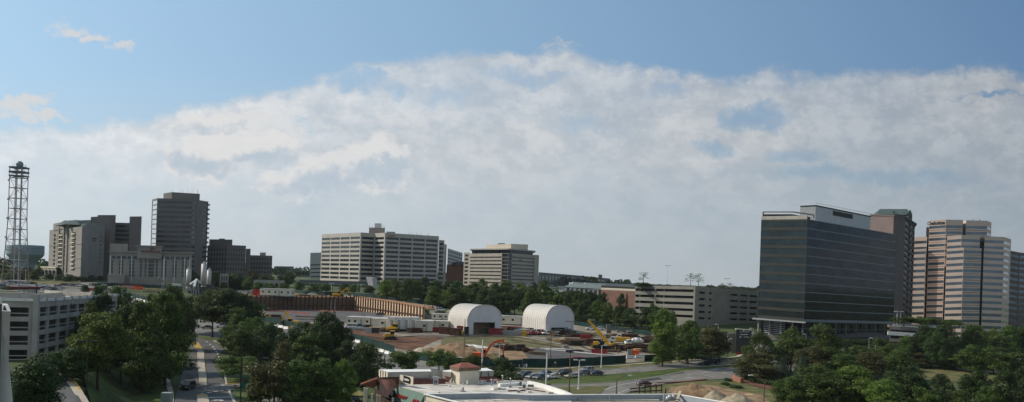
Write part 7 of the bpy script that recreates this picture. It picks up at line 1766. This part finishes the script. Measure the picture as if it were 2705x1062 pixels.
    g0=l1; m=MB(); ins=V((.5,1.2,-.25)); m.add([r0+ins,g0+ins,V((g0.x,g0.y,5.6))+ins,e0+ins],[(0,1,2,3)]); B(m,'gable_recess',M['brownwood'])
    m=MB(); m.add([V((r1.x,r1.y,9.5)),V((e1.x,e1.y,8.1)),V((e1.x,e1.y,6.5)),V((r1.x,r1.y+2,6.5))],[(0,1,2,3)]); B(m,'gable_back',M['stucco'])
    for (x,y,zz) in ((963,1024,6.9),(969,1026,6.9),(983,1040,6.3),(996,1042,6.2),(1003,1045,6.2),(1038,1050,6.4)):
        p=PZ(x,y,zz); m=MB(); m.box(p.x-.2,p.y-.2,-.5,p.x+.2,p.y+.2,zz); B(m,'column',M['stucco'])
    m=MB(); p=PZ(985,1033,6.5); q=PZ(1030,1049,6.4); m.add([V((p.x,p.y+2,-1)),V((q.x,q.y+2,-1)),V((q.x,q.y+2,6.2)),V((p.x,p.y+2,6.8))],[(0,1,2,3)]); B(m,'dark_entrance',M['brownwood'])
    # roof equipment: separate things
    def unit(x,y,w,d,h,mt,label,name='rooftop_unit',legs=False,cap=False,rz=0,cat='rooftop unit'):
        g=PZ(x,y,ZR); rt=empty(name,g,rz,label,cat); m=MB(); z0=.35 if legs else 0
        m.cbox((0,0,z0),w,d,h-z0); m.build('casing',mt,rt)
        if cap: m=MB(); m.cbox((0,0,h),w*1.35,d*1.35,.28); m.cbox((-w*.15,0,h+.28),w*1.0,d*1.0,.1); m.build('hood',M['steel'],rt)
        if legs:
            for sx in (-1,1):
                for sy in (-1,1): m=MB(); m.cbox((sx*w*.4,sy*d*.4,0),.08,.08,.36); m.build('leg',M['steel'],rt)
        m=MB(); m.cbox((0,-d/2-.01,z0+(h-z0)*.25),w*.7,.03,(h-z0)*.5); m.build('grille',M['dkpanel'],rt)
    unit(1151,1017,.95,.9,1.35,M['steel'],'grey square exhaust unit with hood on the pale roof, left of the tower',cap=True,name='exhaust_unit')
    unit(1270,1016,.9,.7,.8,M['white'],'white cabinet on legs right of the tower, left of a pair',legs=True); unit(1280,1014,.6,.6,.65,M['white'],'small white cabinet right of the tower, right of a pair',legs=True)
    unit(1308,1015,.7,.7,.95,M['steel'],'grey fan box with dark front behind the pale ducts')
    unit(1315,1029,1.6,1.0,.45,M['stucco'],'flat cream skylight box near the middle of the roof',name='skylight',cat='skylight')
    unit(1384,1029,.85,.8,1.35,M['white'],'white upright cabinet near the curved parapet',name='roof_cabinet'); unit(1402,1026,1.2,.8,.75,M['dkstone'],'dark air conditioner beside the white upright cabinet',name='air_conditioner',cat='air conditioner',legs=True)
    unit(1370,1037,.6,.6,.45,M['steel'],'small grey box near the front edge of the roof, left of the upright cabinet'); unit(1348,1024,.6,.5,.5,M['steel'],'low grey vent box under the tall thin stack')
    unit(1455,1040,1.1,.5,.35,M['white'],'low white box near the right front corner of the roof'); unit(1400,1037,.9,.5,.3,M['white'],'flat white box before the dark air conditioner'); unit(1375,1019,.5,.5,.9,M['dkpanel'],'dark slim box right of the long pale duct'); unit(1198,1010,1.0,.5,.6,M['stucco'],'tan box at the left foot of the roof tower')
    def vent(x,y,h,label,r=.09,cap_=.25,mt=None):
        g=PZ(x,y,ZR); rt=empty('roof_vent',g,0,label,'roof vent'); m=MB(); m.tube((0,0,0),(0,0,h),r,r,8); m.build('pipe',mt or M['steel'],rt); m=MB(); m.tube((0,0,h),(0,0,h+.12),cap_,cap_*.6,10); m.build('cap',mt or M['steel'],rt); m=MB(); m.tube((0,0,0),(0,0,.1),r*2.4,r*2,8); m.build('flashing',M['dkstone'],rt)
    vent(1327,1020,2.1,'tall thin flue with white cap behind the pale ducts'); vent(1348,1022,1.7,'tall thin flue right of another, near the long duct'); vent(1298,1018,1.2,'short flue right of the white cabinets'); vent(1234.5,1017,.75,'stubby white vent before the roof tower',.16,.22,M['white']); vent(1222,1034,.7,'glassy round vent near the front of the roof',.28,.3); vent(1188,1021,.15,'flat dark vent left of the tower front'); vent(1390,1012+2,.6,'thin vent pipe above the white upright cabinet',.05,.1); vent(1160,1038,.15,'small white cap at the left front edge of the roof',.1,.2,M['white']); vent(1113,1013,.25,'tiny white cap left of the exhaust unit',.1,.2,M['white']); vent(1224,1002+14,.2,'low vent by the wall of the tower',.08,.15)
    m=MB()
    for i in range(2):
        a=PZ(1097+i*8,1014,ZR); pts=[a+V((x,0,z)) for x,z in ((-.5,.75),(.0,.6),(.4,.3),(.55,.05),(.3,.02),(-.5,.02))]
        for u_,w_ in zip(pts,pts[1:]): m.beam(u_,w_,.07,.07)
    solo(m,'roof_hook',M['wood'],'pair of bent brown pipe hoops beside the sign board','pipe')
restaurant()
def front_roof():
    z=9.0
    A=PZ(1122,1041,z); Bp=PZ(1790,1041.5,z); C=PZ(1905,1061,z); C2=PZ(2150,1105,z); A2=PZ(1206,1062,z); A3=PZ(1290,1083,z)
    root=empty('front_building',V((PZ(1500,1062,z).x,PZ(1500,1062,z).y,0)),0,'nearest flat-roofed building whose white-capped parapet runs along the bottom of the photo','building')
    def inner(p,dx,dy,zz=None): return V((p.x+dx,p.y+dy,p.z if zz is None else zz))
    mid=PZ(1400,1043.5,z)
    line_=[A,PZ(1260,1039,z),PZ(1293,1038,z),mid,Bp,C,C2]
    m=MB()
    for p,q in zip(line_,line_[1:]): m.beam(p,q,.55,.14)
    m.beam(A,A2,.5,.14); m.beam(A2,A3,.5,.14); m.build('parapet_cap',M['white'],root,world=True)
    m=MB(); gw=mat('parapet_shade_blue_grey',(.30,.34,.38),.7,0,.05,.5)  # shade on the inner parapet face put into its blue-grey colour
    for p,q in zip(line_,line_[1:]):
        n=V(((q-p).y,-(q-p).x,0)).normalized()*.22; 
        if n.y>0: n=-n
        m.add([V((p.x,p.y,z-1.15))+n,V((q.x,q.y,z-1.15))+n,V((q.x,q.y,z-.07))+n,V((p.x,p.y,z-.07))+n],[(0,1,2,3)])
    m.build('parapet_inner',gw,root,world=True)
    m=MB()
    for p,q in list(zip(line_,line_[1:]))+[(A2,A),(A3,A2)]: m.add([V((p.x,p.y+.1,-1)),V((q.x,q.y+.1,-1)),V((q.x,q.y+.1,z-.08)),V((p.x,p.y+.1,z-.08))],[(3,2,1,0)])
    m.build('wall',M['stucco'],root,world=True)
    m=MB(); zr=z-1.1; pts=[A,PZ(1293,1038,z),mid,Bp,C,C2,V((60,60,0)),V((-5,60,0)),A3,A2]; m.add([V((p.x,p.y,zr)) for p in pts],[tuple(range(len(pts)))[::-1]]); 
    m.f=[f[::-1] for f in m.f]; m.build('roof',mat('roof_brown_grey',(.20,.18,.15),.9,0,scale=.5,col2=(.30,.28,.24),detail=8),root,world=True)
    m=MB(); a=PZ(1300,1059.5,8.0); b=PZ(1420,1056,8.0); c=PZ(1740,1057.5,8.0)
    m.beam(a,b,.6,.25); m.beam(b,c,.9,.3); m.build('inner_ledge',M['cream'],root,world=True)
    for x in (1205,1211,1238,1298,1530,1610): m=MB(); q=PZ(x,1051,8.5); m.box(q.x-.03,q.y-.35,8.1,q.x+.03,q.y+.2,8.85); m.build('seam',M['steel'],root,world=True)
    # tilted plank and duct at the step in the parapet
    q=PZ(1788,1060,8.6); m=MB(); m.beam(PZ(1787,1061,8.3),PZ(1797,1034,9.4),.5,.25); solo(m,'plank',mat('plank_tan',(.45,.38,.28),.8,0,.1,.8),'tan plank leaning on the parapet near the covered mounds','plank')
    m=MB(); pts=[PZ(1762,1056,8.4),PZ(1766,1050,8.9),PZ(1775,1047,9.1),PZ(1784,1049,9.0)]
    for u_,w_ in zip(pts,pts[1:]): m.tube(u_,w_,.38,.38,12)
    solo(m,'roof_duct',M['steel'],'curved silver duct beside the leaning plank','duct',smooth=True)
    m=MB(); q=PZ(1757,1049,8.8); m.box(q.x-.35,q.y-.3,7.9,q.x+.3,q.y+.3,9.35); solo(m,'roof_cabinet',M['steel'],'pale steel box left of the curved silver duct','cabinet')
front_roof()
# yellow umbrella and small things by the restaurant
g=G(948,1085); q=P(948,1031,PZ(948,1040,3.2).y); root=empty('patio_umbrella',V((q.x,q.y,T(q.x,q.y))),0,'yellow patio umbrella at the left foot of the tiled porch','umbrella')
z=q.z-root.location.z; m=MB(); n=8; rr=1.75
m.v=[(0,0,z)]+[(rr*cos(2*pi*i/n),rr*sin(2*pi*i/n),z-.95) for i in range(n)]; m.f=[(0,1+i,1+(i+1)%n) for i in range(n)]; m.mi=[0]*n; m.build('canopy',mat('umbrella_yellow',(.72,.55,.18),.7,0,.06,.6),root); m=MB(); m.tube((0,0,0),(0,0,z-.05),.05,.05,6); m.build('pole',M['wood'],root)
q=G(437,1085); p0=P(425,1038,q.y); p1=P(449.5,1038,q.y); m=MB(); m.box(p0.x,p0.y,T(p0.x,p0.y),p1.x,p0.y+1.6,p0.z); solo(m,'utility_cabinet',mat('cabinet_pale_green',(.28,.33,.31),.6,0,.06,.6),'pale grey-green utility cabinet at the bottom beside the boulevard','utility cabinet')
q=G(1425,1012); w=[G(*p) for p in ((1373,1005),(1390,1010),(1416,1016))]; m=MB()
for a,b in zip(w,w[1:]): m.beam(a+V((0,0,-1.0)),b+V((0,0,-1.0)),.5,3.0)
solo(m,'retaining_wall',M['conc'],'grey concrete wall stepping down below the first queued cars','wall')
# ================================================================ SKY, SUN, CAMERA
SUN_EL, SUN_AZ = rad(37), V((-.99, .14, 0))     # sun low on the left, a little beyond the picture plane
def sky():
    sc = bpy.context.scene
    w = bpy.data.worlds.new("World"); sc.world = w; w.use_nodes = True
    nt = w.node_tree; N = nt.nodes; L = nt.links
    bg = N['Background']; out = N['World Output']
    st = N.new('ShaderNodeTexSky'); st.sky_type = 'NISHITA'; st.sun_disc = False
    st.sun_elevation = SUN_EL; st.sun_rotation = atan2(SUN_AZ.x, SUN_AZ.y)
    st.air_density = 1.0; st.dust_density = SKY['dust']; st.ozone_density = 1.5; st.altitude = 100
    def math(op, a, b=None, c=None, clamp=False):
        n = N.new('ShaderNodeMath'); n.operation = op; n.use_clamp = clamp
        for i, x in enumerate((a, b, c)):
            if x is None: continue
            if isinstance(x, (int, float)): n.inputs[i].default_value = x
            else: L.new(x, n.inputs[i])
        return n.outputs[0]
    tc = N.new('ShaderNodeTexCoord'); sp = N.new('ShaderNodeSeparateXYZ'); L.new(tc.outputs['Generated'], sp.inputs[0])
    ysafe = math('MAXIMUM', sp.outputs['Y'], .05)
    u = math('DIVIDE', sp.outputs['X'], ysafe); v = math('DIVIDE', sp.outputs['Z'], ysafe)
    def comb(x, y, z=0):
        n = N.new('ShaderNodeCombineXYZ')
        for i, q in enumerate((x, y, z)):
            if isinstance(q, (int, float)): n.inputs[i].default_value = q
            else: L.new(q, n.inputs[i])
        return n.outputs[0]
    def noise(vec, sc_, det, rough=.55, dist=0):
        n = N.new('ShaderNodeTexNoise'); n.inputs['Scale'].default_value = sc_; n.inputs['Detail'].default_value = det
        n.inputs['Roughness'].default_value = rough; n.inputs['Distortion'].default_value = dist; L.new(vec, n.inputs['Vector']); return n.outputs['Fac']
    def mapr(x, a, b, c=0, d=1, smooth=True):
        n = N.new('ShaderNodeMapRange'); n.interpolation_type = 'SMOOTHSTEP' if smooth else 'LINEAR'
        L.new(x, n.inputs['Value']); n.inputs['From Min'].default_value = a; n.inputs['From Max'].default_value = b
        n.inputs['To Min'].default_value = c; n.inputs['To Max'].default_value = d; return n.outputs['Result']
    uv = comb(u, math('MULTIPLY', v, 1.5)); uvs = comb(u, math('MULTIPLY', v, 4.0), 3.7)
    n1 = noise(uv, 7, 9, .58); n2 = noise(comb(u, math('MULTIPLY', v, 2.2), 8), 3.2, 7, .6); n3 = noise(uvs, 5, 6, .55); n4 = noise(comb(u, v, 5), 30, 6, .6); n5 = noise(comb(u, math('MULTIPLY', v, 1.7), 11), 13, 8, .62)
    # upper edge of the cloud bank as a curve over u
    fc = N.new('ShaderNodeFloatCurve'); c = fc.mapping.curves[0]
    edge = [(-60,330),(242,318),(494,282),(672,247),(788,210),(893,194),(1050,163),(1260,131),(1418,126),(1575,142),(1700,168),(1838,189),(1996,184),(2206,194),(2416,178),(2574,168),(2705,178)]
    pts = []
    for x, y in edge: a, b = ray(x, y); pts.append(((a+.8)/1.6, b*2))
    c.points[0].location = (0, pts[0][1]); c.points[1].location = (1, pts[-1][1])
    for p in pts: c.points.new(*p)
    fc.mapping.update(); L.new(mapr(u, -.8, .8, 0, 1, False), fc.inputs['Value'])
    ve = math('MULTIPLY', fc.outputs[0], .5)
    wu = math('ADD', u, math('ADD', math('MULTIPLY', math('SUBTRACT', noise(comb(u, v, 31), 11, 8, .62), .5), .13), math('MULTIPLY', math('SUBTRACT', noise(comb(u, v, 37), 45, 5, .6), .5), .03)))
    wv = math('ADD', v, math('ADD', math('MULTIPLY', math('SUBTRACT', noise(comb(u, v, 41), 13, 8, .62), .5), .075), math('MULTIPLY', math('SUBTRACT', noise(comb(u, v, 47), 50, 5, .6), .5), .025)))
    def blob(px, py, rx, ry, amp=1.0):
        a, b = ray(px, py)
        dx = math('DIVIDE', math('SUBTRACT', wu, a), rx/F); dy = math('DIVIDE', math('SUBTRACT', wv, b), ry/F)
        r = math('ADD', math('MULTIPLY', dx, dx), math('MULTIPLY', dy, dy))
        return math('MULTIPLY', math('SUBTRACT', 1.0, r), amp), dy
    def union(L_):
        o = None
        for q in L_:
            b, _ = blob(*q); o = b if o is None else math('MAXIMUM', o, b)
        return o
    n6 = noise(comb(u, math('MULTIPLY', v, 1.5), 21), 26, 8, .65)
    nn = math('ADD', math('MULTIPLY', math('SUBTRACT', n5, .5), 3.2), math('MULTIPLY', math('SUBTRACT', n6, .5), 2.4))
    n7 = noise(comb(wu, math('MULTIPLY', wv, 1.8), 51), 12, 6, .55)
    depth = math('SUBTRACT', ve, math('ADD', v, math('MULTIPLY', math('SUBTRACT', wv, v), .6)))
    depth = math('ADD', depth, math('MULTIPLY', math('SUBTRACT', n1, .5), .040))
    depth = math('ADD', depth, math('MULTIPLY', math('SUBTRACT', n6, .5), .030))
    edge_m = mapr(depth, -.004, .016)
    high = mapr(v, .05, .17)
    holes = union([(985,225,80,28,1.1),(1390,200,110,30,.75),(1990,300,120,42,1.2),(2095,410,90,34,1),(1890,395,60,30,1),(2640,252,90,14,1.1),(1180,255,120,30,.6),(1550,335,160,22,.5),(740,330,100,34,.7),(2300,470,420,34,.75),(1750,240,60,30,.5)])
    hole_m = math('MULTIPLY', mapr(math('ADD', holes, math('MULTIPLY', nn, .75)), -.35, 1.3), mapr(holes, -.9, .5))
    thin = mapr(n2, .35, .65, .80, 1.0)
    bank = math('MULTIPLY', edge_m, math('MULTIPLY', thin, math('MULTIPLY', mapr(v, .03, .17, .45, .95), math('SUBTRACT', 1.0, math('MULTIPLY', hole_m, .85)))))
    bank = math('MULTIPLY', bank, math('ADD', .76, math('MULTIPLY', math('ADD', mapr(n7, .40, .60), mapr(n6, .42, .58)), .12)))
    wisps = math('MULTIPLY', mapr(n3, .40, .72), mapr(v, .0, .20, .55, .0))
    mask = math('MAXIMUM', bank, wisps)
    bright = math('MULTIPLY', math('ADD', math('MULTIPLY', mapr(n7, .38, .66), .5), math('MULTIPLY', mapr(n6, .40, .60), .5)), edge_m)
    heap = None; shade = None
    for px, py, rx, ry, amp in ((560,412,130,62,1),(700,400,130,54,1),(690,340,120,50,.8),(880,455,130,66,1),(985,418,115,76,1.1),(1045,405,70,46,.8),(770,485,120,42,.8),(540,330,120,30,.6),(485,400,60,56,.7)):
        b, dy = blob(px, py, rx, ry, amp)
        if heap is None: heap = b; shade = math('MULTIPLY', math('MAXIMUM', b, 0), dy)
        else: heap = math('MAXIMUM', heap, b); shade = math('ADD', shade, math('MULTIPLY', math('MAXIMUM', b, 0), dy))
    hm = math('MULTIPLY', mapr(math('ADD', heap, math('MULTIPLY', nn, .8)), -.25, .55), mapr(heap, -.7, .3))
    lit = mapr(math('ADD', shade, math('MULTIPLY', nn, .35)), -.36, .18)
    small = union([(180,62,70,26,1),(245,103,50,16,1.1),(300,130,55,18,.9),(40,282,90,24,1.1),(130,318,110,14,.8),(15,305,60,20,.8),(1500,118,110,9,.5)])
    sm_ = math('MULTIPLY', mapr(math('ADD', small, math('MULTIPLY', nn, 1.5)), -.1, 1.2), mapr(small, -.6, .6, 0, .9))
    mask = math('MAXIMUM', mask, sm_)
    def rgb(c): n = N.new('ShaderNodeRGB'); n.outputs[0].default_value = (*c, 1); return n.outputs[0]
    def mix(f, a, b):
        n = N.new('ShaderNodeMix'); n.data_type = 'RGBA'
        if isinstance(f, (int, float)): n.inputs['Factor'].default_value = f
        else: L.new(f, n.inputs['Factor'])
        L.new(a, n.inputs['A']); L.new(b, n.inputs['B']); return n.outputs['Result']
    def scale(a, k):
        n = N.new('ShaderNodeVectorMath'); n.operation = 'SCALE'; L.new(a, n.inputs[0])
        if isinstance(k, (int, float)): n.inputs['Scale'].default_value = k
        else: L.new(k, n.inputs['Scale'])
        return n.outputs[0]
    left = mapr(u, -.75, .75, 1, 0, False)                 # the sun side of the sky is brighter
    cl = mix(left, rgb(SKY['cloud_r']), rgb(SKY['cloud_l'])); hz = mix(left, rgb(SKY['haze_r']), rgb(SKY['haze_l'])); top = mix(left, rgb(SKY['top_r']), rgb(SKY['top_l']))
    g = SKY['gain']
    base = mix(SKY['nmix'], scale(top, 1/g), st.outputs[0])
    mid = mix(left, rgb(SKY['mid_r']), rgb(SKY['mid_l']))
    base = mix(mapr(v, .08, .27, 1, 0), base, scale(mid, 1/g))
    base = mix(mapr(v, -.02, .14, 1, .0), base, scale(hz, 1/g))
    tex = math('ADD', 1.0, math('MULTIPLY', math('SUBTRACT', bright, .5), mapr(v, .03, .20, .05, .24)))
    cc = scale(cl, math('MULTIPLY', tex, 1/g))
    full = mix(mask, base, cc)
    heapc = mix(lit, scale(rgb((.47,.55,.63)), 1/g), scale(rgb((.76,.75,.74)), 1/g))
    full = mix(math('MULTIPLY', hm, .8), full, heapc)
    full = mix(mapr(sp.outputs['Y'], .35, -.15), full, scale(rgb((.34,.41,.48)), 1/g))   # hazier sky behind the camera
    L.new(full, bg.inputs['Color']); bg.inputs['Strength'].default_value = g
SKY = dict(gain=.10, dust=1.0, nmix=.3,
    cloud_l=(.82,.83,.84), cloud_r=(.39,.41,.43), haze_l=(.58,.68,.71), haze_r=(.28,.33,.36), mid_l=(.55,.70,.82), mid_r=(.17,.27,.36), top_l=(.50,.76,1.0), top_r=(.07,.17,.34))
sky()
def haze(density):
    m = bpy.data.materials.new('haze_air'); m.use_nodes = True; nt = m.node_tree; N = nt.nodes
    for n in list(N): N.remove(n)
    o = N.new('ShaderNodeOutputMaterial'); p = N.new('ShaderNodeVolumePrincipled')
    p.inputs['Color'].default_value = (.80, .88, .95, 1); p.inputs['Density'].default_value = density; p.inputs['Anisotropy'].default_value = .0
    nt.links.new(p.outputs[0], o.inputs['Volume'])
    b = MB(); b.box(-7100, -420, -2.5, 7100, 8100, 100); h = b.build('haze', m); h['kind'] = 'stuff'; h['label'] = 'thin pale summer haze over the whole view'
haze(.00004)
sun = bpy.data.lights.new('sun', 'SUN'); sun.energy = 4.2; sun.angle = rad(.5); sun.color = (1, .90, .77)
so = bpy.data.objects.new('sun', sun); COL.objects.link(so)
sd = V((SUN_AZ.x*cos(SUN_EL), SUN_AZ.y*cos(SUN_EL), sin(SUN_EL)))
so.rotation_euler = sd.to_track_quat('Z', 'Y').to_euler()
cam = bpy.data.cameras.new('camera'); co = bpy.data.objects.new('camera', cam); COL.objects.link(co)
cam.sensor_width = 36; cam.lens = F/2705*36; cam.clip_end = 20000; cam.clip_start = 1
cam.shift_y = (HC - 531)/2705
co.matrix_world = Matrix.Translation((0, 0, H)) @ Matrix.Rotation(pi/2, 4, 'X') @ Matrix.Rotation(ROLL, 4, 'Z')
sc = bpy.context.scene; sc.camera = co
sc.view_settings.view_transform = 'Standard'; sc.view_settings.look = 'None'; sc.view_settings.exposure = 0; sc.view_settings.gamma = 1
